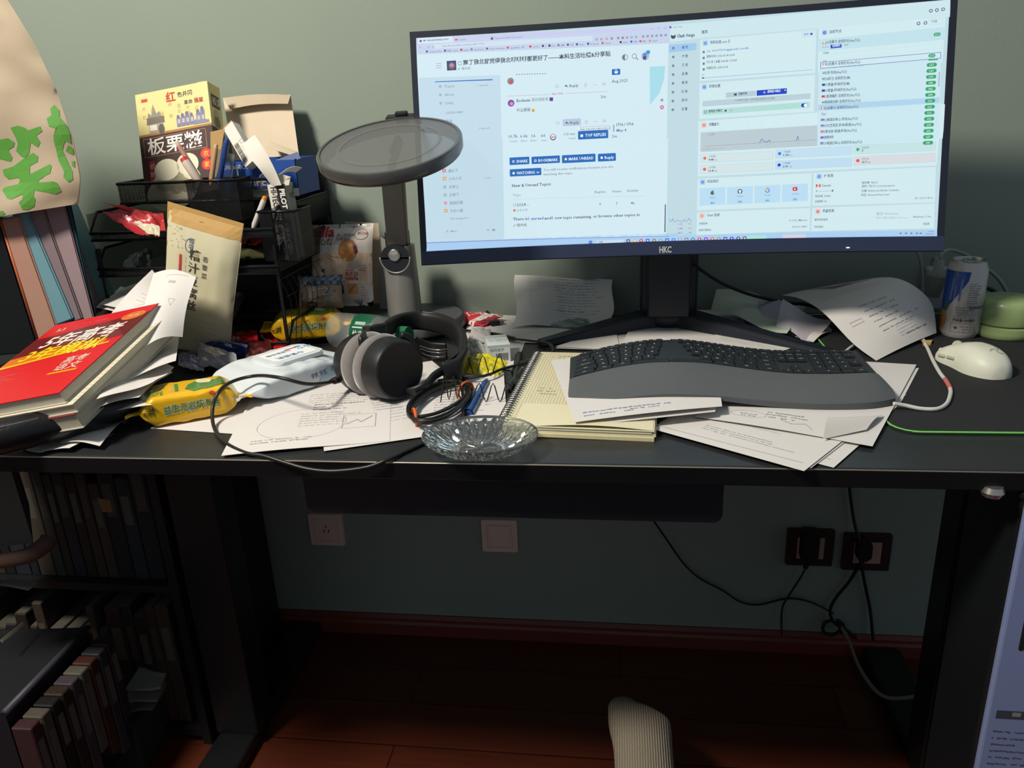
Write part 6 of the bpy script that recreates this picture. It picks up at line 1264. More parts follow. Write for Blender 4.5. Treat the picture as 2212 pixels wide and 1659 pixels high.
# ---------------------------------------------------------------- cut glass dish
cD = D(1039, 976, .0); gl = bpy.data.materials.new('cut_glass'); gl.use_nodes = True; b_ = gl.node_tree.nodes['Principled BSDF']
b_.inputs['Transmission Weight'].default_value = .97; b_.inputs['Roughness'].default_value = .015; b_.inputs['Coat Weight'].default_value = .5; b_.inputs['IOR'].default_value = 1.5; b_.inputs['Base Color'].default_value = (.97, 1, .99, 1)
RX, RY = .0715, .058
bm = bmesh.new(); NS = 96; prof = []
def dz_(rho, side):     # side 1 inside, 0 outside
    base = .003 if side else .0
    rise = .021*max(0, (rho-.40)/.60)**1.6
    return base+rise+(.0005 if side else 0)
rings = []
rhos_in = [0.02, .12, .24, .30, .33, .36, .42, .50, .58, .66, .74, .82, .90, .96, 1.0]
for i, rho in enumerate(rhos_in):
    R = []
    for k in range(NS*2):
        a = 2*PI*k/(NS*2); z = dz_(rho, 1)
        tw = a*32+rho*5
        am = .0020*(min(1, rho*4)) if rho < .31 else (0 if rho < .37 else .0042*math.sin(PI*(rho-.36)/.60)**.7 if rho < .96 else 0)
        if rho < .31: z += am*math.sin(a*26)
        else: z += am*abs(((tw/PI) % 2)-1)-am*.5
        R.append(bm.verts.new((RX*rho*math.cos(a), RY*rho*math.sin(a), z)))
    rings.append(R)
out = []
for i, rho in enumerate([1.012, 1.0, .9, .78, .66, .52, .42, .3, .02]):
    R = []
    for k in range(NS*2):
        a = 2*PI*k/(NS*2); z = dz_(rho, 0)-(.001 if rho < 1.005 else -.0015)
        if .42 < rho < 1.0: z += .0030*(abs(math.sin(a*16+i*PI/2))-.5)
        R.append(bm.verts.new((RX*rho*math.cos(a), RY*rho*math.sin(a), max(-.0, z))))
    out.append(R)
allr = rings+out
for A, B in zip(allr, allr[1:]):
    for k in range(NS*2): bm.faces.new((A[k], A[(k+1) % (NS*2)], B[(k+1) % (NS*2)], B[k]))
bm.faces.new(allr[0]); bm.faces.new(allr[-1])
o = obj('glass_dish', bm, gl, None, 8); o.matrix_world = Matrix.Translation(cD+Vector((0, 0, .0012))) @ Matrix.Rotation(.02, 4, 'Z'); tag(o, 'oval cut glass dish with a sunburst centre at the front edge of the desk', 'dish')
# ---------------------------------------------------------------- spiral notebook
nFL, nFR, nBL = D(1076, 918, .016), D(1414, 932, .014), D(1166, 760, .016)
Fn = frame(nFL, nFR-nFL, nBL-nFL); nw, nh = (nFR-nFL).length, (nBL-nFL).length
nb = thing('spiral_notebook', 'cream squared spiral notebook lying open under the left end of the keyboard', 'notebook', Fn)
PG = M('dcd5b4', .75, var=.03)
for k, (dx, dy, z0, z1) in enumerate(((0, 0, -.0145, -.009), (.002, .002, -.009, -.005), (-.003, .001, -.005, -.0015), (0, 0, -.0012, 0))):
    obj('page_block', Box((.006, dy, z0), (nw+dx, nh-dy, z1), .0004, 1), PG if k else M('cfc69c', .8, var=.1, scale=200), nb)
solid(obj('lifted_page', shell(lambda u, v: Vector((.02+u*(nw-.022), v*nh*.25+.001, .0005+.004*max(0, math.sin(PI*u*1.2-.6))*(1-v))), 20, 4), PG, nb, True), .0003)
c = Cv()
for k in range(1, 44): c.line(.008+k*(nw-.01)/44, 0.001, .008+k*(nw-.01)/44, nh-.001, .00035, 'c0b994', 1)
for k in range(1, 62): c.line(.008, k*nh/62, nw-.001, k*nh/62, .00035, 'c0b994', 1)
c.scribble(.03, nh*.45, .03, 3, .012, .005, '9a9472', 3, 2); c.scribble(.04, nh*.93, .05, 2, .010, .004, '8a8464', 6, 2)
c.build('grid_lines', flatmap(.0002), nb)
bm = bmesh.new(); NC = 36; P = []
for k in range(NC*8+1):
    a = 2*PI*k/8; P.append((.003+.0095*math.cos(a), .006+k*(nh-.012)/(NC*8), -.005+.0085*math.sin(a)))
obj('spiral_wire', Tube(P, .0010, smooth=False, seg=5), M('a8a8a4', .28, .9), nb, True)
# ---------------------------------------------------------------- blue pen
p0, p1 = D(1012, 893, .006), D(1051, 822, .006); dv = p1-p0; L = dv.length
pb = thing('blue_pen', 'blue fountain pen with a clip lying on the papers left of the notebook', 'pen', Matrix.Translation(p0) @ dv.to_track_quat('Z', 'Y').to_matrix().to_4x4())
obj('barrel', Lathe([(0, 0), (.0045, 0), (.0058, .004), (.0062, L*.45), (.0056, L*.5), (.0050, L*.9), (.0036, L), (0, L)], 20), M('23508c', .3, coat=.5, var=.03), pb, 40)
obj('cap', Lathe([(.0068, 0), (.0070, .003), (.0068, L*.46), (.0062, L*.465)], 20), M('1c4a84', .3, coat=.5), pb, 40)
obj('clip', Tube([(.0085, 0, L*.02), (.0098, 0, L*.2), (.0080, 0, L*.42)], .0011, seg=6), M('2c3848', .3, .5), pb, True)
# ---------------------------------------------------------------- small things left of the notebook
def artyg(c): c.scribble(.12, .5, .75, 7, .06, .02, '7a7a20', 3); c.poly([(0, .55), (.4, .55), (.3, 1), (0, 1)], '7a7a28', 1)
flatpack('sweet_packet', 'small yellow-green packet behind the zigzag wires', [(995, 805, .006), (1075, 812, .004), (1098, 783, .014), (1020, 762, .022)], .022, M('cfc21c', .35, coat=.4, bump=.2, bscale=90), 21, art=artyg, group=None)
flatpack('snack_sachet', 'small red and white sachet behind the headband, right of the lamp base', [(1000, 700, .004), (1045, 704, .004), (1088, 682, .014), (985, 672, .012)], .016, M('c42a34', .35, coat=.4, bump=.2, bscale=90), 22, art=lambda c: (c.poly([(.25, 0), (.6, .4), (.75, 1), (.9, 1), (.8, .3), (.5, 0)], 'd8d0c8', 2), c.poly([(.7, 0), (1, .8), (1, .2)], '7a2038', 3), c.text('口味王', .3, .5, .3, 'e8b8b8', .01, rot=.4)), group=None)
flatpack('clear_pen_bag', 'clear plastic bag with a green end at the foot of the standing sheet', [(1118, 700, .004), (1275, 712, .004), (1270, 690, .012), (1120, 684, .014)], .012, M('a8b4b0', .15, trans=.6, coat=.6, bump=.3, bscale=60, var=.02), 23, cat='bag', art=lambda c: (c.poly([(0, 0), (.14, .2), (.16, 1), (.02, .9)], '1f6a50', 2), c.scribble(.65, .6, .3, 4, .12, .03, '4a5054', 4)), group=None)
# medicine box
bO = D(1055, 786, 0); bXv = D(1104, 782, 0)-bO; Fm = frame(bO, Vector((bXv.x, bXv.y, 0)), Vector((-bXv.y, bXv.x, 0)))
mb = thing('medicine_box', 'small white medicine box with a barcode behind the yellow-green packet', 'box', Fm); w_ = bXv.length
obj('carton', Box((0, 0, 0), (w_, .060, .032), .0008), M('cdd2d0', .5, var=.02), mb)
c = Cv(); R_ = random.Random(2); x = w_*.35
while x < w_*.9: t = R_.choice((.0005, .0009, .0013)); c.rect(x, .004, t, .013, '4a4c4a', 2); x += t+R_.choice((.0006, .001))
c.text('国药准字', .004, .021, .006, '7a8280', .0); c.rect(0, .028, w_, .003, 'a8c4c0', 1); c.build('barcode', lambda x, y: ((x, -.0002, y), (0, -1, 0)), mb)
c = Cv(); c.rect(0, .045, w_, .008, 'a9c8c4', 1); c.scribble(.004, .035, .03, 3, .007, .003, '9aa4a2', 3); c.ring(w_*.7, .025, .009, .006, .0008, 'b0c0bc'); c.build('top_print', flatmap(.0322), mb)
flatpack('white_tube', 'pale crumpled tube beside the medicine box behind the headband', [(1012, 762, .004), (1052, 770, .004), (1040, 735, .016), (1015, 735, .016)], .016, M('b8bcb8', .4, coat=.2), 24, cat='tube', group=None)
flatpack('tissue_ball', 'white crumpled tissue under the headband, left of the white tube', [(1010, 738, .003), (1060, 742, .004), (1060, 712, .016), (1020, 708, .016)], .014, M('c4c0bc', .8), 25, cat='tissue', group=None)
# usb stick
uO = D(1062, 706, .002); us = thing('usb_receiver', 'small black usb dongle with a metal end behind the medicine box', 'usb dongle', frame(uO, D(1092, 702, .002)-uO, Vector((0, 1, .0))))
obj('usb_body', Box((0, 0, 0), (.018, .014, .010), .002), M('121416', .4), us); obj('usb_connector', Box((.018, .001, .002), (.026, .013, .008), .0005), M('8a8e90', .3, .8), us)
pen_ = lambda *a, **k: pen(*a, **k)
pen('black gel pen lying along the spiral between the medicine box and notebook', D(1112, 832, .006), D(1122, 766, .006), .0052, '1a1c1e', 'b8bcbc', '101214', name='gel_pen')
pen('dark pen with a silver grip beside the notebook spiral', D(1095, 842, .006), D(1128, 800, .006), .005, '22262a', '9a9ea0', name='gel_pen')
o = obj('phone_charger_plug', Box(D(1125, 800, 0)-Vector((.012, .03, 0)), D(1125, 800, 0)+Vector((.012, .025, .010)), .003), M('0f1113', .35)); tag(o, 'flat black rectangular gadget beside the notebook spiral', 'gadget')
# ---------------------------------------------------------------- keyboard
g_ = lambda u: math.exp(-((u-.31)/.25)**2)
front_px = [(1226, 868), (1300, 866), (1369, 856), (1439, 849), (1538, 853), (1640, 864), (1759, 873), (1860, 871), (1925, 866), (1942, 858)]
split_px = [(1230, 822), (1285, 808), (1339, 796), (1395, 788), (1449, 786), (1520, 788), (1640, 805), (1700, 812), (1800, 813), (1896, 809)]
back_px = [(1232, 774), (1285, 756), (1347, 743), (1429, 732), (1488, 735), (1598, 752), (1669, 759), (1740, 759), (1800, 758), (1850, 759)]
def rs(px):   # resample evenly in x to 10 knots with heights
    xs = [p[0] for p in px]; ys = [p[1] for p in px]; n = 30
    return [(xs[0]+(xs[-1]-xs[0])*i/n, float(np.interp(xs[0]+(xs[-1]-xs[0])*i/n, xs, ys))) for i in range(n+1)]
def sm(P):
    for _ in range(3): P = [P[0]]+[(P[i][0], (P[i-1][1]+2*P[i][1]+P[i+1][1])/4) for i in range(1, len(P)-1)]+[P[-1]]
    return P
ZK = .010
KF = [D(x, y, ZK+.006+.013*g_(i/30)) for i, (x, y) in enumerate(sm(rs(front_px)))]
KS = [D(x, y, ZK+.020+.020*g_(i/30)) for i, (x, y) in enumerate(sm(rs(split_px)))]
KBk = [D(x, y, ZK+.018+.026*g_(i/30)) for i, (x, y) in enumerate(sm(rs(back_px)))]
kb = thing('keyboard', 'dark grey ergonomic split curved keyboard with a padded wrist rest', 'keyboard', Matrix.Translation(D(1590, 830, ZK)))
ki = Matrix.Translation(-D(1590, 830, ZK))
def kpart(name, bm, m, par=None, smooth=False):
    bmesh.ops.transform(bm, matrix=ki, verts=bm.verts); return obj(name, bm, m, par or kb, smooth)
def kf(u, v): return crv(KS, u).lerp(crv(KBk, u), v)
def loft(A, B, top, bottomz, seg_round=6):
    """solid between front curve A and back curve B; top(u,v)->point"""
    n = 60; nv = 10; bm = bmesh.new(); R = []
    for i in range(n+1):
        u = i/n; row = [bm.verts.new(top(u, j/nv)) for j in range(nv+1)]
        a, b = top(u, 0), top(u, 1)
        zb = bottomz(u); row += [bm.verts.new(Vector((b.x, b.y, max(zb, b.z-.016)))), bm.verts.new(Vector((a.x, a.y, max(zb, a.z-.016 if zb > 0 else zb))))]
        R.append(row)
    m_ = len(R[0])
    for A_, B_ in zip(R, R[1:]):
        for k in range(m_): bm.faces.new((A_[k], A_[(k+1) % m_], B_[(k+1) % m_], B_[k]))
    bm.faces.new(R[0]); bm.faces.new(R[-1]); return bm
KM = M('2c3135', .48, var=.06, bump=.04, bscale=700)
kpart('key_deck', loft(KS, KBk, lambda u, v: kf(u, v*1.03-.005), lambda u: DZ+ZK-.004+.012*g_(u)), KM, None, 40)
def palm(u, v):
    a, b = crv(KF, u), crv(KS, u); p = a.lerp(b, v)
    e = min(1, u/.02, (1-u)/.03)
    return p+Vector((0, 0, (.010*math.sin(PI*min(1, v*.62+.12))-.004)*(.4+.6*max(0, e)) ))
def palm2(u, v):
    # rounded corners at both ends
    sh = .0
    uu = u
    if v < .35:
        k = (1-v/.35)**2*.012; uu = k+(1-2*k)*u
    return palm(uu, v)
PM = M('54585a', .85, var=.10, scale=500, bump=.25, bscale=1500)
kpart('wrist_rest', loft(KF, KS, palm2, lambda u: DZ+ZK-.003+.016*g_(u)), PM, None, 50)
# feet under the ends
kpart('base_rail', Box(Vector(KF[2])-Vector((.01, -.02, .018)), Vector(KF[2])+Vector((.03, .04, -.008))), M('141618', .6))
# keys
KEY = M('23282c', .42, var=.05)
def key(u0, u1, v0, v1):
    bm = bmesh.new(); du, dv_ = .0016, .010
    q = [(u0+du, v0+dv_), (u1-du, v0+dv_), (u1-du, v1-dv_), (u0+du, v1-dv_)]
    a = [kf(u, v) for u, v in q]; n = (a[1]-a[0]).cross(a[3]-a[0]).normalized(); cx = sum(a, Vector())/4
    b = [p+n*.0008 for p in a]; t = [p.lerp(cx, .05)+n*.0036 for p in a]; t2 = [p.lerp(cx, .14)+n*.0031 for p in a]
    V = [[bm.verts.new(p) for p in L_] for L_ in (b, t)]
    for k in range(4): bm.faces.new((V[0][k], V[0][(k+1) % 4], V[1][(k+1) % 4], V[1][k]))
    bm.faces.new(V[1]); bm.faces.new(V[0][::-1])
    bmesh.ops.bevel(bm, geom=[e for e in bm.edges if all(v in V[1] for v in e.verts)], offset=.0006, segments=1, affect='EDGES')
    return bm, cx+n*.0041, (a[1]-a[0]).normalized(), n
leg = Cv(); legq = []
rowsV = [(.03, .17), (.17, .34), (.34, .51), (.51, .67), (.67, .83), (.85, .97)]
def krow(r, spans, labels, spread=0):
    v0, v1 = rowsV[r]
    for (a, b), t in zip(spans, labels): 
        bm, c_, xd, n = key(a, b, v0, v1); kpart('key', bm, KEY); legq.append((t, c_, xd, n, b-a))
def even(a, b, ws): s = sum(ws); out = []; x = a; 
def spans(a, b, ws):
    s = float(sum(ws)); out = []; x = a
    for w_ in ws: out.append((x, x+(b-a)*w_/s)); x += (b-a)*w_/s
    return out
# left half narrows towards the split (the gap widens to the front)
krow(5, spans(.030, .318, [1, 1, 1, 1, 1, 1]), ['Esc', 'F1', 'F2', 'F3', 'F4', 'F5'])
krow(4, spans(.022, .314, [1, 1, 1, 1, 1, 1]), ['`', '1', '2', '3', '4', '5'])
krow(3, spans(.020, .305, [1.4, 1, 1, 1, 1, 1.1]), ['Tab', 'Q', 'W', 'E', 'R', 'T'])
krow(2, spans(.018, .298, [1.7, 1, 1, 1, 1, 1.1]), ['Caps Lock', 'A', 'S', 'D', 'F', 'G'])
krow(1, spans(.016, .282, [2.1, 1, 1, 1, 1, 1.1]), ['Shift', 'Z', 'X', 'C', 'V', 'B'])
krow(0, [(.014, .085), (.088, .142), (.145, .205), (.208, .330), (.332, .47)], ['Ctrl', 'Win', 'Alt', '', ''])
krow(5, spans(.372, .700, [1, 1, 1, 1, 1, 1, 1]), ['F6', 'F7', 'F8', 'F9', 'F10', 'F11', 'F12'])
krow(4, spans(.385, .695, [1, 1, 1, 1, 1, 1, 1, 1.7]), ['6', '7', '8', '9', '0', '-', '=', 'Back'])
krow(3, spans(.392, .690, [1, 1, 1, 1, 1, 1, 1, 1.3]), ['Y', 'U', 'I', 'O', 'P', '[', ']', '\\'])
krow(2, spans(.405, .688, [1, 1, 1, 1, 1, 1, 1.7]), ['H', 'J', 'K', 'L', ';', "'", 'Enter'])
krow(1, spans(.430, .688, [1, 1, 1, 1, 1, 1.9]), ['N', 'M', ',', '.', '/', 'Shift'])
krow(0, spans(.475, .688, [1, 1.1, 1.1]), ['Alt', 'Fn', 'Ctrl'])
krow(5, spans(.705, .808, [1, 1, 1]), ['Prt', 'Scr', 'Pau']); krow(4, spans(.702, .802, [1, 1, 1]), ['Ins', 'Home', 'PgUp']); krow(3, spans(.70, .800, [1, 1, 1]), ['Del', 'End', 'PgDn'])
krow(1, [(.730, .764)], ['^']); krow(0, spans(.697, .798, [1, 1, 1]), ['<', 'v', '>'])
krow(5, spans(.815, .975, [1, 1, 1, 1]), ['≡', '-', '+', '×']); krow(4, spans(.812, .975, [1, 1, 1, 1]), ['Num', '/', '*', '-'])
krow(3, spans(.810, .935, [1, 1, 1]), ['7', '8', '9']); krow(2, spans(.808, .935, [1, 1, 1]), ['4', '5', '6']); krow(1, spans(.806, .934, [1, 1, 1]), ['1', '2', '3']); krow(0, [(.804, .888), (.890, .932), (.934, .974)], ['0', '.', 'Ent'])
krow(2, [(.937, .975)], ['+'])
bm = bmesh.new(); 
for t, c_, xd, n, wd in legq:
    if not t: continue
    V, P, a, b = textmesh(t, .03, 0, 1); s = .0050 if len(t) < 3 else .0034; yd = n.cross(xd)
    vs_ = [bm.verts.new(c_+xd*((x-(a+b)/2)*s)+yd*(y-.35)*s+n*.0001) for x, y in V]
    for f in P:
        try: bm.faces.new([vs_[i] for i in f])
        except ValueError: pass
bmesh.ops.transform(bm, matrix=ki, verts=bm.verts)
me = bpy.data.meshes.new('key_legends'); bm.to_mesh(me); bm.free(); o = link('key_legends', me, M('b8c4c4', .5, var=0), kb)
# logo, split crease and space bar lip
c_ = kf(.335, .93); V, P, a, b = textmesh('logi', .04, 0, 2); n = Vector((0, -.2, 1)).normalized(); bm = bmesh.new()
vs_ = [bm.verts.new(c_+Vector((1, 0, 0))*(x-(a+b)/2)*.0075+n.cross(Vector((1, 0, 0)))*(y)*.0075+n*.0020) for x, y in V]
for f in P:
    try: bm.faces.new([vs_[i] for i in f])
    except ValueError: pass
bmesh.ops.transform(bm, matrix=ki, verts=bm.verts); me = bpy.data.meshes.new('brand_logo'); bm.to_mesh(me); bm.free(); link('brand_logo', me, M('d4d8d4', .5, var=0), kb)
kpart('seam', Tube([crv(KS, .02+.96*k/30)+Vector((0, .0005, .0012)) for k in range(31)], .0016, n=2), M('0e1012', .5), None, True)
# ---------------------------------------------------------------- mouse
mf, mbk = D(2068, 745, .012), D(2140, 818, .010)
mc = (D(2022, 770, .01)+D(2160, 800, .01)+D(2115, 830, .0)+D(2070, 742, .01))/4
ang = math.radians(108)
ms = thing('mouse', 'white wireless mouse with a faint snake emblem on the black pad', 'mouse', Matrix.Translation(Vector((mc.x+.004, mc.y-.006, DZ+.0036))) @ Matrix.Rotation(ang-PI/2, 4, 'Z'))
ML, MW, MH = .063, .033, .038
def mouseP(t, a):
    # t along the length -1 back .. 1 front
    e = (1-abs(t)**2.6)**.42 if abs(t) < 1 else 0
    wdt = MW*e*(1-.10*math.exp(-((t-.15)/.35)**2)+.05*math.exp(-((t+.5)/.4)**2))
    h = MH*(e**.8)*(.80+.22*math.cos((t+.25)*1.5))*(1-.28*max(0, t))
    ca, sa = math.cos(a), math.sin(a)
    x = wdt*math.copysign(abs(ca)**.75, ca); z = h*max(0, sa)**.80 if sa > 0 else 0
    return Vector((x, t*ML, z))
bm = shell(lambda u, v: mouseP(-1+2*u, PI*v), 48, 32); bmesh.ops.remove_doubles(bm, verts=bm.verts, dist=1e-6)
es = [e for e in bm.edges if len(e.link_faces) == 1]
bmesh.ops.holes_fill(bm, edges=es, sides=0)
obj('mouse_shell', bm, M('d9dbc9', .45, var=.02), ms, 60)
def mtop(x, y):
    t = max(-.95, min(.95, y/ML)); a = PI/2
    # find a with matching x
    lo, hi = .05, PI-.05
    for _ in range(24):
        m_ = (lo+hi)/2
        if mouseP(t, m_).x > x: lo = m_
        else: hi = m_
    p = mouseP(t, lo); q = mouseP(t, lo+.02)-mouseP(t, lo-.02); r_ = mouseP(t+.01, lo)-mouseP(t-.01, lo); n = q.cross(r_).normalized()
    return p, (n if n.z > 0 else -n)
c = Cv(); lx0, ly0 = .006, -.034
for k in range(3):
    a0 = PI/2+k*2*PI/3+.4; pts = [(0, .001), (.4, .0022), (.8, .0016), (1.2, .0030), (1.6, .0012)]
    P1 = []; P2 = []
    for j, (s, w_) in enumerate(pts): r_ = .0012+.0055*s; aa = a0+s*.75; P1.append((lx0+math.cos(aa)*r_+math.cos(aa+PI/2)*w_, ly0+math.sin(aa)*r_+math.sin(aa+PI/2)*w_)); P2.append((lx0+math.cos(aa)*r_-math.cos(aa+PI/2)*w_*.5, ly0+math.sin(aa)*r_-math.sin(aa+PI/2)*w_*.5))
    for j in range(4): c.poly([P1[j], P1[j+1], P2[j+1], P2[j]], 'a0a294', 1)
c.build('snake_emblem', mtop, ms, None, .0003)
obj('button_seam', Tube([mtop(0, y)[0]+mtop(0, y)[1]*.0001 for y in (.012, .025, .040, .052)], .0005), M('8a8c80', .5), ms, True)
obj('scroll_wheel', Lathe([(.0, -.0035), (.0085, -.0035), (.0095, -.002), (.0095, .002), (.0085, .0035), (0, .0035)], 24, Matrix.Translation((0, .034, .0215)) @ Matrix.Rotation(PI/2, 4, 'Y')), M('b8baa8', .5), ms, 40)
obj('side_button', Tube([mouseP(t, PI*.90)+Vector((-.0006, 0, 0)) for t in (.05, .15, .28)], .0022, flat=1.2), M('b4b6a6', .5), ms, True); obj('side_button', Tube([mouseP(t, PI*.90)+Vector((-.0006, 0, 0)) for t in (.36, .46, .58)], .0022, flat=1.2), M('b4b6a6', .5), ms, True)
obj('front_nub', Lathe([(0, 0), (.004, 0), (.004, .004), (0, .005)], 16, Matrix.Translation((-.004, ML-.003, .008)) @ Matrix.Rotation(-PI/2, 4, 'X')), M('d4d6c6', .5), ms, 40)
# ---------------------------------------------------------------- drink can
cb = D(2070, 722, .0034); can = thing('drink_can', 'tall white and blue pineapple drink can standing at the back of the mouse pad', 'can', Matrix.Translation(cb))
Rn_ = .0305; Hn = W(2093, 562, cb.y).z-cb.z
obj('can_body', Lathe([(0, .002), (Rn_*.78, .001), (Rn_*.84, .0), (Rn_, .008), (Rn_, Hn-.014), (Rn_*.86, Hn-.002), (Rn_*.86, Hn)], 64), M('c9c4be', .32, .25, var=.02, coat=.4), can, 40)
obj('can_lid', Lathe([(Rn_*.80, Hn-.004), (Rn_*.84, Hn-.001), (Rn_*.88, Hn+.0012), (Rn_*.86, Hn+.002), (Rn_*.82, Hn+.001), (Rn_*.76, Hn-.003), (0, Hn-.003)], 48), M('a9aaa8', .3, .9), can, 40)
obj('pull_tab', Tube([(-.004, -.006, Hn-.001), (-.008, .002, Hn+.0), (-.002, .011, Hn+.001), (.005, .004, Hn+.0), (.003, -.005, Hn-.001)], .0013, closed=True), M('b4b5b2', .3, .9), can, True)
_v = can.matrix_world.inverted() @ Vector(CAM); CA = math.atan2(_v.y, _v.x)
def canmap(x, y): a = CA+x/Rn_; n = Vector((math.cos(a), math.sin(a), 0)); return n*(Rn_+.0003)+Vector((0, 0, y)), n
c = Cv(); H0, H1 = .008, Hn-.014
c.poly([(-.046, H1), (.006, H1), (.004, H1-.015), (-.006, H1-.034), (-.018, H1-.054), (-.030, H1-.066), (-.046, H1-.070)], '20489a', 1)
for x in (-.020, -.006): c.poly([(x, H1-.012), (x+.003, H1-.012), (x+.001, H1-.048), (x-.002, H1-.050)], '5a86c8', 2)
c.ell(-.0325, .030, .009, .017, 'c08038', 2); 
for k in range(7): c.poly([(-.034+.001*k, .045), (-.028+.0015*k, .060+.003*(k % 3)), (-.031+.001*k, .044)], '2f6a4a', 3)
c.scribble(.006, H1-.020, .020, 12, .0036, .0025, '6f6a70', 3, 2); c.scribble(-.010, H0+.045, .034, 6, .0042, .0028, '77727a', 8, 2); c.text('净含量: 310毫升', -.012, H0+.022, .005, '4a464c', .02); c.frame(-.014, H0+.003, .030, .016, .0005, '6a6668'); c.poly([(-.009, H0+.011), (-.006, H0+.014), (-.003, H0+.011), (-.006, H0+.008)], '3a4a6a', 3); c.scribble(.0, H0+.013, .014, 3, .0038, .0025, '6a6668', 5)
c.text('菠萝味饮料', .010, H1-.062, .006, '5f5a60', .01)
c.build('can_print', canmap, can, GLOSSP(), .00006, cx=.004)
# ---------------------------------------------------------------- green jar
jb = D(2168, 722, .0034); jb.y += 0; jar = thing('cream_jar', 'round pale green jar with a screw lid right of the drink can', 'jar', Matrix.Translation(jb)); JR = .047
GJ = M('9ab078', .35, var=.02, coat=.3)
obj('jar_base', Lathe([(0, .0), (JR*.9, 0), (JR*.97, .003), (JR, .010), (JR, .019), (JR*.96, .0205), (0, .0205)], 64), GJ, jar, 40)
obj('thread_gap', Lathe([(JR*.93, .019), (JR*.93, .025), (0, .025)], 56), M('6a7c52', .5), jar, 40)
obj('jar_lid', Lathe([(0, .0235), (JR*.98, .0235), (JR*1.005, .026), (JR, .052), (JR*.96, .060), (JR*.86, .064), (0, .0655)], 64), GJ, jar, 40)
# ---------------------------------------------------------------- white cables and chargers at the right
WC = M('cfd0c8', .45, var=.02)
o = obj('white_cable', Tube([D(1930, 872, .012), D(1955, 876, .009), D(1990, 883, .006), D(2025, 883, .006), D(2045, 872, .006), D(2053, 852, .006), D(2052, 838, .006), D(2043, 822, .006), D(2030, 805, .006), D(2016, 780, .006), D(2005, 755, .006), D(1996, 738, .006), D(1990, 722, .008), D(1985, 700, .012)], .0028), WC, None, True); tag(o, 'white cable with a pink band curving from the keyboard to the arched sheet', 'cable')
obj('pink_band', Tube([D(2053, 840, .006), D(2048, 830, .006), D(2041, 819, .006)], .0031), M('c86a68', .5), o, True)
tag(obj('cable_end', Tube([D(1828, 758, .006), D(1838, 750, .008), D(1848, 744, .008)], .0024), WC, None, True), 'short white cable tip behind the right end of the keyboard', 'cable')
tag(obj('white_cable', Tube([W(1980, 540, .64), W(1988, 560, .64), W(1992, 600, .64), W(1991, 640, .63)], .003), M('8f9894', .5), None, True), 'thin white cable hanging beside the small white bottle at the back right', 'cable')
sb = thing('small_bottle', 'small white squeeze bottle standing behind the arched sheet', 'bottle', Matrix.Translation(D(1967, 640, .0)-Vector((0, .11, 0))))
hb_ = W(1967, 575, sb.location.y).z-DZ
obj('bottle_body', Box((-.021, -.012, 0), (.021, .012, hb_), .006, 3), M('a3aba4', .5, var=.03), sb); obj('nozzle', Lathe([(0, hb_-.001), (.008, hb_-.001), (.0065, hb_+.016), (0, hb_+.017)], 20), M('a3aba4', .5), sb, 40)
gc = thing('charger_head', 'grey-white charger plug leaning behind the drink can', 'charger', Matrix.Translation(W(2020, 640, .60)))
gi = Matrix.Translation(-W(2020, 640, .60))
bm = Tube([W(2012, 640, .60), W(2024, 595, .60)], lambda t: .013+.006*t, smooth=False); bmesh.ops.transform(bm, matrix=gi, verts=bm.verts); obj('charger_body', bm, M('7d8580', .5), gc, 40)
bm = Tube([W(2022, 597, .60), W(2028, 575, .60), W(2030, 560, .60)], lambda t: .009-.001*t); bmesh.ops.transform(bm, matrix=gi, verts=bm.verts); obj('connector', bm, M('98a09a', .5), gc, 40)
tag(obj('loop_cable', Tube([W(2030, 562, .60), W(2034, 548, .60), W(2045, 541, .62), W(2062, 541, .64), W(2090, 552, .66), W(2125, 575, .66), W(2155, 600, .66), W(2172, 625, .66), W(2180, 645, .66), W(2183, 670, .64)], .0035), M('8d9691', .5), None, True), 'pale cable arching behind the drink can down to the green jar', 'cable')
tag(obj('cable_bundle', Tube([W(2120, 655, .62)+Vector((.03*math.cos(a)*(1-.05*k/9), .0, .028*math.sin(a))) + Vector((0, .002*k/9, 0)) for k, a in [(k, 2*PI*k/9) for k in range(36)]], .003, n=3), M('1a2022', .5), None, True), 'coil of dark cable in the shadow between the can and jar', 'cable')
# ---------------------------------------------------------------- left of the desk, below
BC = M('121315', .5, var=.1)
bcx0, bcx1 = -1.45, W(445, 1020, .33).x-.10
bk = thing('bookcase', 'dark low bookcase standing under the left side of the desk', 'bookcase', Matrix.Translation((bcx0, .33, 0)))
wd, dp, ht = bcx1-bcx0, .36, .74
obj('side_panel', Box((wd-.018, 0, 0), (wd, dp, ht)), BC, bk); obj('side_panel', Box((0, 0, 0), (.018, dp, ht)), BC, bk); obj('back_panel', Box((.018, dp-.01, 0), (wd-.018, dp, ht)), BC, bk)
for z in (.02, .36, ht-.016): obj('shelf', Box((.018, .0, z), (wd-.018, dp-.01, z+.016)), BC, bk)
R_ = random.Random(12)
cols = ['4a3a30', '2a3038', '5a4c3c', '3a3440', '6a5e50', '28282c', '403028', '505050', '33404a', '5e4030']; dim_ = lambda h: ''.join('%02x' % int(int(h[i:i+2], 16)*.62) for i in (0, 2, 4))  # dim_ puts the darkness under the desk into book and magazine colours
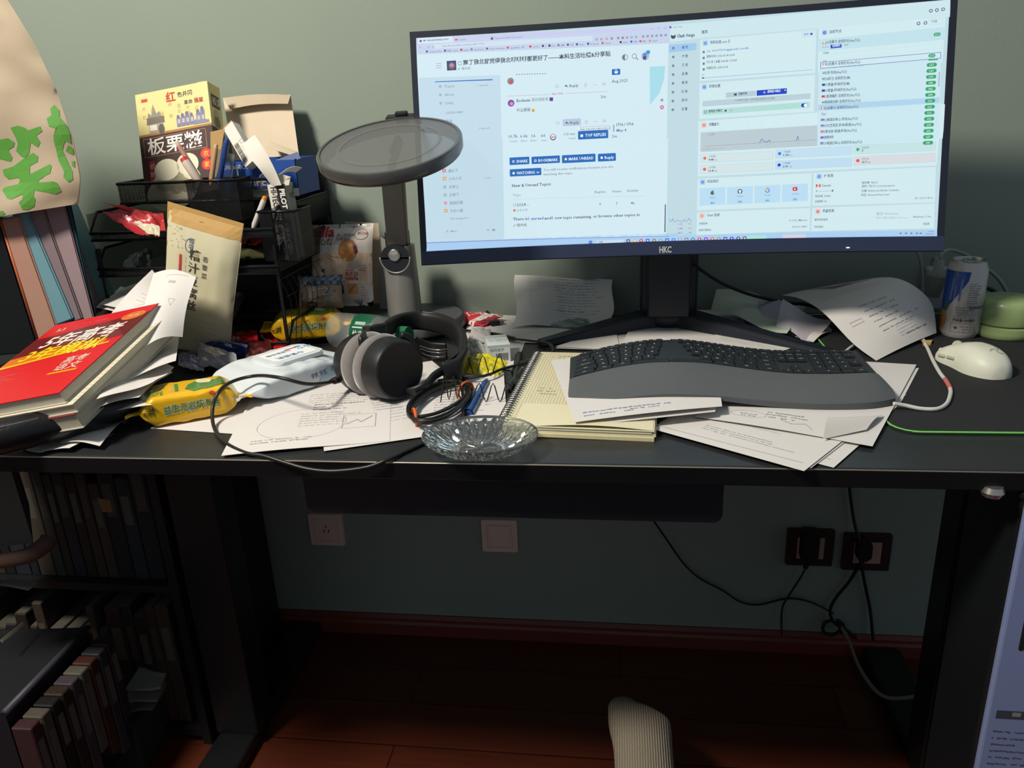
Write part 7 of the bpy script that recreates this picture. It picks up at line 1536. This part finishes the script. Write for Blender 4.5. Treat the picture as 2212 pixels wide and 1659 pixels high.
def bookrow(z, y, n, seed, grp, where):
    R = random.Random(seed); x = bcx0+.03
    for k in range(n):
        t = R.uniform(.016, .034); h = R.uniform(.20, .28); d = .17; col = cols[(k*3+seed) % len(cols)]
        if x+t > bcx1-.03: break
        r = thing('shelved_book', '%s among the dim books %s' % (['slim', 'thick', 'tall', 'short'][k % 4]+' '+{'4a3a30': 'brown', '2a3038': 'slate', '5a4c3c': 'tan', '3a3440': 'purple', '6a5e50': 'beige', '28282c': 'black', '403028': 'chocolate', '505050': 'grey', '33404a': 'blue', '5e4030': 'rust'}[col]+' book', where), 'book', Matrix.Translation((x, y, z)), grp)
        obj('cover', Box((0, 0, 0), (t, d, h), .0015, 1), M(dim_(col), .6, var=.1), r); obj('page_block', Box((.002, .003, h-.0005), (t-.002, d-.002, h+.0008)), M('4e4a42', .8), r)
        c = Cv(); c.rect(t*.2, h*.55, t*.6, h*.28, '504c44' if k % 2 else '3e3a34', 1); c.build('spine_label', lambda x_, y_: ((x_, -.0002, y_), (0, -1, 0)), r)
        x += t+.002
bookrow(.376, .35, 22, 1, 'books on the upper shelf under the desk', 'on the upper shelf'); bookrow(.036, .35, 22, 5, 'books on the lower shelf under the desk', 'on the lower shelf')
yb = .12
P = [W(-90, 1195, yb), W(72, 1172, yb), W(14, 985, yb), W(-90, 985, yb)]
r = thing('storage_box', 'tall pale storage box with a brown rim at the lower left edge', 'box', Matrix.Translation(P[0])); o0 = P[0].copy(); bkv = Vector((-.10, .12, 0))
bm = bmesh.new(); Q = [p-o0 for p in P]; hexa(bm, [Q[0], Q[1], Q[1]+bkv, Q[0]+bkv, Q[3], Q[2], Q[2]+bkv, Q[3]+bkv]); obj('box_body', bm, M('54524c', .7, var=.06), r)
bm = Tube([W(-90, 1222, yb-.02)-o0, W(0, 1212, yb-.02)-o0, W(60, 1200, yb-.015)-o0, W(95, 1178, yb)-o0, W(106, 1163, yb+.01)-o0], .010, flat=1.3); obj('brown_rim', bm, M('523a30', .7, var=.1), r, True)
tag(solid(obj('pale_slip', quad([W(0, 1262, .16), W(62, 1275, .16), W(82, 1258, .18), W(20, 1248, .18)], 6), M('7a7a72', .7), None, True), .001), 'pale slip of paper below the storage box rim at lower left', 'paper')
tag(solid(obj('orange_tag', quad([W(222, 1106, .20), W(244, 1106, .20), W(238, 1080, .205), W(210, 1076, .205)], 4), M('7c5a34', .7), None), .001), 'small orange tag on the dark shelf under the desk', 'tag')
tag(solid(obj('thin_ruler', quad([W(0, 1383, .14), W(4, 1388, .14), W(52, 1350, .2), W(48, 1344, .2)], 4), M('8a8a7a', .6), None), .002), 'thin pale ruler edge at the far lower left', 'ruler')
# crate with slanted magazines and a pile of pale papers on its step
r = thing('magazine_rack', 'dim slanted rack of purple and brown magazines at lower left', 'magazine rack', Matrix.Translation(W(10, 1540, .06)))
def px8(front, back, h): pass
ra, rb = D(0, 0), D(0, 0)
def G(px, py, z):
    d = ray(px, py); t = (z-CAM[2])/d[2]; return Vector(CAM+d*t)
ro_ = r.matrix_world.translation.copy()
A_, B_ = G(10, 1540, .34), G(190, 1355, .34)
bm = bmesh.new(); dn = Vector((0, 0, -.30)); sd = Vector((-.16, -.02, 0)); hexa(bm, [A_+dn-ro_, B_+dn-ro_, B_+dn+sd-ro_, A_+dn+sd-ro_, A_-ro_, B_-ro_, B_+sd-ro_, A_+sd-ro_]); obj('rack_frame', bm, M('18181e', .6, var=.1), r)
obj('rim_bar', Tube([A_-ro_, B_-ro_], .006, smooth=False), M('3e3c48', .5), r, True)
for k in range(9):
    t = k/8.5; p = A_.lerp(B_, t)+Vector((.012, -.01, 0)); h = .20+.03*math.sin(k*2.1)
    rr_ = thing('magazine', ['maroon', 'beige', 'black', 'brown', 'mauve', 'cream', 'rust', 'grey', 'plum'][k]+' spine in the slanted magazine rack at lower left', 'magazine', Matrix.Translation(p+Vector((0, 0, -h-.02))) , 'magazines beside the slanted rack')
    rr_.rotation_euler = (0, 0, math.atan2((B_-A_).y, (B_-A_).x))
    ll = (B_-A_).length/9*.9
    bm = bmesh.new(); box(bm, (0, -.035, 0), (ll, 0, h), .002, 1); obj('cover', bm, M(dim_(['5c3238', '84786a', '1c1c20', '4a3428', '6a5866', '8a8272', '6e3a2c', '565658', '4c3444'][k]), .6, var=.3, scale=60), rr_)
    c = Cv(); c.rect(ll*.2, h*.5, ll*.6, h*.35, '5e5852', 1); c.build('spine_label', lambda x, y: ((x, -.0353, y), (0, -1, 0)), rr_)
base = [G(255, 1545, .12), G(330, 1530, .12), G(415, 1400, .12), G(395, 1345, .12)]
for k in range(3):
    dzv = Vector((0, 0, .018*k)); off = Vector((.006*k, .01*k, 0))
    o = solid(obj('pale_folder', quad([base[0]+dzv+off, base[1]+dzv+off, base[2]+dzv-off, base[3]+dzv], 8, lambda u, v, k=k: Vector((0, 0, .006*math.sin(PI*u+k)))), M(['5e5a54', '77736c', '86817a'][k], .7), None, True), .006)  # pale paper in dimmed colours, the low light painted in
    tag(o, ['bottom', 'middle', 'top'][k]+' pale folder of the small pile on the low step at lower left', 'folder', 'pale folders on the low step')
st = obj('low_step', Box(Vector((base[0].x-.20, base[0].y-.02, 0)), Vector((base[2].x+.0, base[2].y+.05, .108)), .004), M('2a2826', .7, var=.1)); tag(st, 'low dark step stool under the pale folders at lower left', 'stool')
tag(solid(obj('red_leaflet', quad([G(300, 1400, .16), G(330, 1415, .16), G(365, 1350, .17), G(345, 1345, .17)], 4), M('6a2022', .6), None), .001), 'dull red leaflet on the pale folders at lower left', 'leaflet')
# ---------------------------------------------------------------- computer case at the right
def R_at(px, py, y): return W(px, py, y)
yc = -.02
a = W(2196, 1090, yc); zt_ = a.z
pc = thing('computer_case', 'white computer case with slotted vents at the lower right edge', 'computer case', Matrix.Translation((W(2150, 1400, .0).x, .0, .0)))
cx0 = W(2150, 1400, .0).x
p_ = pc.matrix_world.translation
Wd_, Dp_ = .30, .13
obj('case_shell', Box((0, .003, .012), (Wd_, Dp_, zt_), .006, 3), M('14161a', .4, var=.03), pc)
obj('front_panel', Box((.002, -.006, .014), (Wd_-.002, .004, zt_-.006), .003, 2), M('7c88b0', .4, var=.03), pc)  # blue light on the white case is put into the panel colour
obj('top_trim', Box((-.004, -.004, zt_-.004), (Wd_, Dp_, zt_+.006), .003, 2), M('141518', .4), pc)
c = Cv()
for z0, z1 in ((zt_-.105, zt_-.03), (zt_-.20, zt_-.135)):
    for x in (.022, .036): c.rect(x, z0, .006, z1-z0, '12141a', 1, .003)
VM = lambda x, y: ((x, -.0063, y), (0, -1, 0))
c.build('vent_slots', VM, pc); c = Cv()
for j in range(9):
    for k in range(5): c.ell(.028+k*.008+(j % 2)*.004, .08+j*.008, .0028, .0028, '12141a', 1, 8)
c.build('vent_holes', VM, pc); c = Cv(); c.rect(.012, zt_-.30, .05, .012, '3a3c46', 1); c.rect(.03, zt_-.296, .01, .006, '8a8478', 2); c.scribble(.012, zt_-.32, .05, 8, .01, .004, '4a4e60', 5)
c.build('panel_label', VM, pc)
obj('glint_knob', Lathe([(0, 0), (.010, 0), (.013, .006), (.010, .012), (0, .013)], 20, Matrix.Translation(W(2142, 1070, .0)-p_)), M('c8c4b8', .2, .9), pc, 40)  # bright bead added to stand in for a glint above the case
# ---------------------------------------------------------------- person sitting out of frame: foot in a white sock
SK = bpy.data.materials.new('sock_knit'); SK.use_nodes = True; nt = SK.node_tree; b_ = nt.nodes['Principled BSDF']; b_.inputs['Base Color'].default_value = (*lin('aaa08c'), 1); b_.inputs['Roughness'].default_value = .95
tc = nt.nodes.new('ShaderNodeTexCoord'); wv = nt.nodes.new('ShaderNodeTexWave'); wv.wave_type = 'BANDS'; wv.bands_direction = 'X'; wv.inputs['Scale'].default_value = 75; wv.inputs['Distortion'].default_value = 1.2; wv.inputs['Detail'].default_value = 2; wv.inputs['Detail Scale'].default_value = 3
nt.links.new(tc.outputs['Object'], wv.inputs['Vector']); bp = nt.nodes.new('ShaderNodeBump'); bp.inputs['Strength'].default_value = .55; bp.inputs['Distance'].default_value = .0025; nt.links.new(wv.outputs['Fac'], bp.inputs['Height']); nt.links.new(bp.outputs['Normal'], b_.inputs['Normal'])
mx = nt.nodes.new('ShaderNodeMix'); mx.data_type = 'RGBA'; mx.inputs[6].default_value = (*lin('786f60'), 1); mx.inputs[7].default_value = (*lin('958c7a'), 1); nt.links.new(wv.outputs['Fac'], mx.inputs[0]); nt.links.new(mx.outputs[2], b_.inputs['Base Color'])
def skinmesh(name, verts, edges, radii, root, mat, parent, lv=2, off=None):
    me = bpy.data.meshes.new(name); me.from_pydata([tuple(v) for v in verts], edges, []); o = bpy.data.objects.new(name, me); C.objects.link(o)
    md = o.modifiers.new('skin', 'SKIN'); md.use_smooth_shade = True
    for i, r in enumerate(radii):
        s = me.skin_vertices[0].data[i]; s.radius = r if isinstance(r, tuple) else (r, r); s.use_root = (i == root)
    sb_ = o.modifiers.new('sub', 'SUBSURF'); sb_.levels = lv; sb_.render_levels = lv
    dg = bpy.context.evaluated_depsgraph_get(); m2 = bpy.data.meshes.new_from_object(o.evaluated_get(dg)); bpy.data.objects.remove(o)
    return link(name, m2, mat, parent, True)
tz = .035
toe = G(1338, 1530, tz); ball = G(1372, 1600, .05)
ft = Vector((toe.x, toe.y, 0))
SKN = M('b98d74', .6, var=.05, sub=.1); TRS = M('22242a', .9, var=.1)
FZ = .13; fx, fy = G(1342, 1512, .03+FZ).x, G(1342, 1512, .03+FZ).y
def fp(dx, dy, z): return Vector((fx-.008+dx*1.28, fy+dy, z+(FZ if dy > -.3 else (FZ*.6 if dy > -.5 else 0)) if dx > -.2 or dy > -.3 else z))
pv = [fp(.035, -.262, .085), fp(.037, -.23, .045), fp(.036, -.17, .052), fp(.033, -.10, .046), fp(.030, -.065, .036),
      fp(.008, -.020, .026), fp(.006, .002, .024), fp(.034, -.028, .022), fp(.036, -.010, .020), fp(.046, -.040, .020), fp(.049, -.030, .018), fp(.060, -.055, .018), fp(.064, -.047, .016),
      fp(.035, -.44, .21), fp(.03, -.64, .34), fp(.0, -.86, .42), fp(-.07, -1.10, .50)]
pe = [(0, 1), (1, 2), (2, 3), (3, 4), (4, 5), (5, 6), (4, 7), (7, 8), (4, 9), (9, 10), (4, 11), (11, 12), (0, 13), (13, 14), (14, 15), (15, 16)]
pr_ = [(.044, .034), (.042, .034), (.048, .036), (.054, .032), (.052, .028), (.027, .023), (.023, .019), (.020, .018), (.017, .015), (.018, .016), (.015, .013), (.016, .014), (.014, .012), .046, .058, .074, .10]
# the second leg (tucked back under the chair) and the torso, unseen, added to shade the floor
n0 = len(pv)
pv += [fp(-.07, -1.26, .72), fp(-.07, -1.42, .95), fp(-.07, -1.45, 1.10), fp(-.07, -1.46, 1.24), fp(-.22, -.98, .46), fp(-.28, -.80, .42), fp(-.28, -.92, .22), fp(-.28, -.98, .07), fp(-.28, -.88, .035)]
pe += [(16, n0), (n0, n0+1), (n0+1, n0+2), (n0+2, n0+3), (16, n0+4), (n0+4, n0+5), (n0+5, n0+6), (n0+6, n0+7), (n0+7, n0+8)]
pr_ += [(.15, .11), (.16, .12), .055, .095, .078, .062, .048, .036, (.042, .03)]
person = thing('person', 'seated person, only a raised foot in a grey-white ribbed sock showing under the desk', 'person', Matrix.Translation(fp(.03, -.2, 0)))
pinv = Matrix.Translation(-fp(.03, -.2, 0))
bdy = skinmesh('body', pv, pe, [((r[0]*.66, r[1]*.66) if isinstance(r, tuple) and i < 13 else r) for i, r in enumerate(pr_)], 16, SKN, person); bdy.data.transform(pinv)
sv, se, sr = pv[:13]+[pv[13]], [e for e in pe if e[0] < 13 and e[1] < 13]+[(0, 13)], [((r[0]+.0045, r[1]+.0045) if isinstance(r, tuple) else r+.004) for r in pr_[:13]]+[.050]
# toes share one knitted cover: the sock bridges the small toes
sr[7] = (.020, .021); sr[9] = (.025, .019); sr[11] = (.022, .017); sr[8] = (.018, .017); sr[10] = (.019, .015)
sk = skinmesh('sock', sv, se, sr, 2, SK, person, 3); sk.data.transform(pinv)
tv = [pv[13], pv[14], pv[15], pv[16], pv[n0+4], pv[n0+5], pv[n0+6]]; te = [(0, 1), (1, 2), (2, 3), (3, 4), (4, 5), (5, 6)]
tr = skinmesh('trousers', tv, te, [.056, .066, .085, .135, .095, .070, .058], 3, TRS, person); tr.data.transform(pinv)
tp = skinmesh('shirt', [pv[16]+Vector((0, 0, .05)), pv[n0], pv[n0+1]], [(0, 1), (1, 2)], [(.15, .13), (.165, .125), (.175, .13)], 1, M('3a3c40', .9), person); tp.data.transform(pinv)
ch = thing('unseen_chair', 'dark office chair carrying the seated person out of view, added to shade the floor', 'chair', Matrix.Translation((fx-.07, fy-1.15, 0)))  # unseen chair behind the camera, added so its shadow darkens the floor
obj('seat', Box((-.25, -.22, .39), (.25, .30, .45), .02, 3), M('1c1d20', .8), ch); obj('backrest', Box((-.22, -.56, .52), (.22, -.50, .95), .02, 3), M('1c1d20', .8), ch)
obj('gas_column', Lathe([(.03, .10), (.03, .39)], 20), M('2a2a2c', .4, .5), ch)
obj('back_support', Box((-.03, -.55, .40), (.03, -.20, .44), .005), M('2a2a2c', .4), ch)
for k in range(5):
    a = 2*PI*k/5+.3; obj('foot_arm', Tube([(0, 0, .11), (.26*math.cos(a), .26*math.sin(a), .07)], .018, smooth=False), M('2a2a2c', .4), ch); obj('caster', Lathe([(0, -.012), (.028, -.012), (.028, .012), (0, .012)], 20, Matrix.Translation((.26*math.cos(a), .26*math.sin(a), .028)) @ Matrix.Rotation(PI/2, 4, 'X')), M('161618', .5), ch)
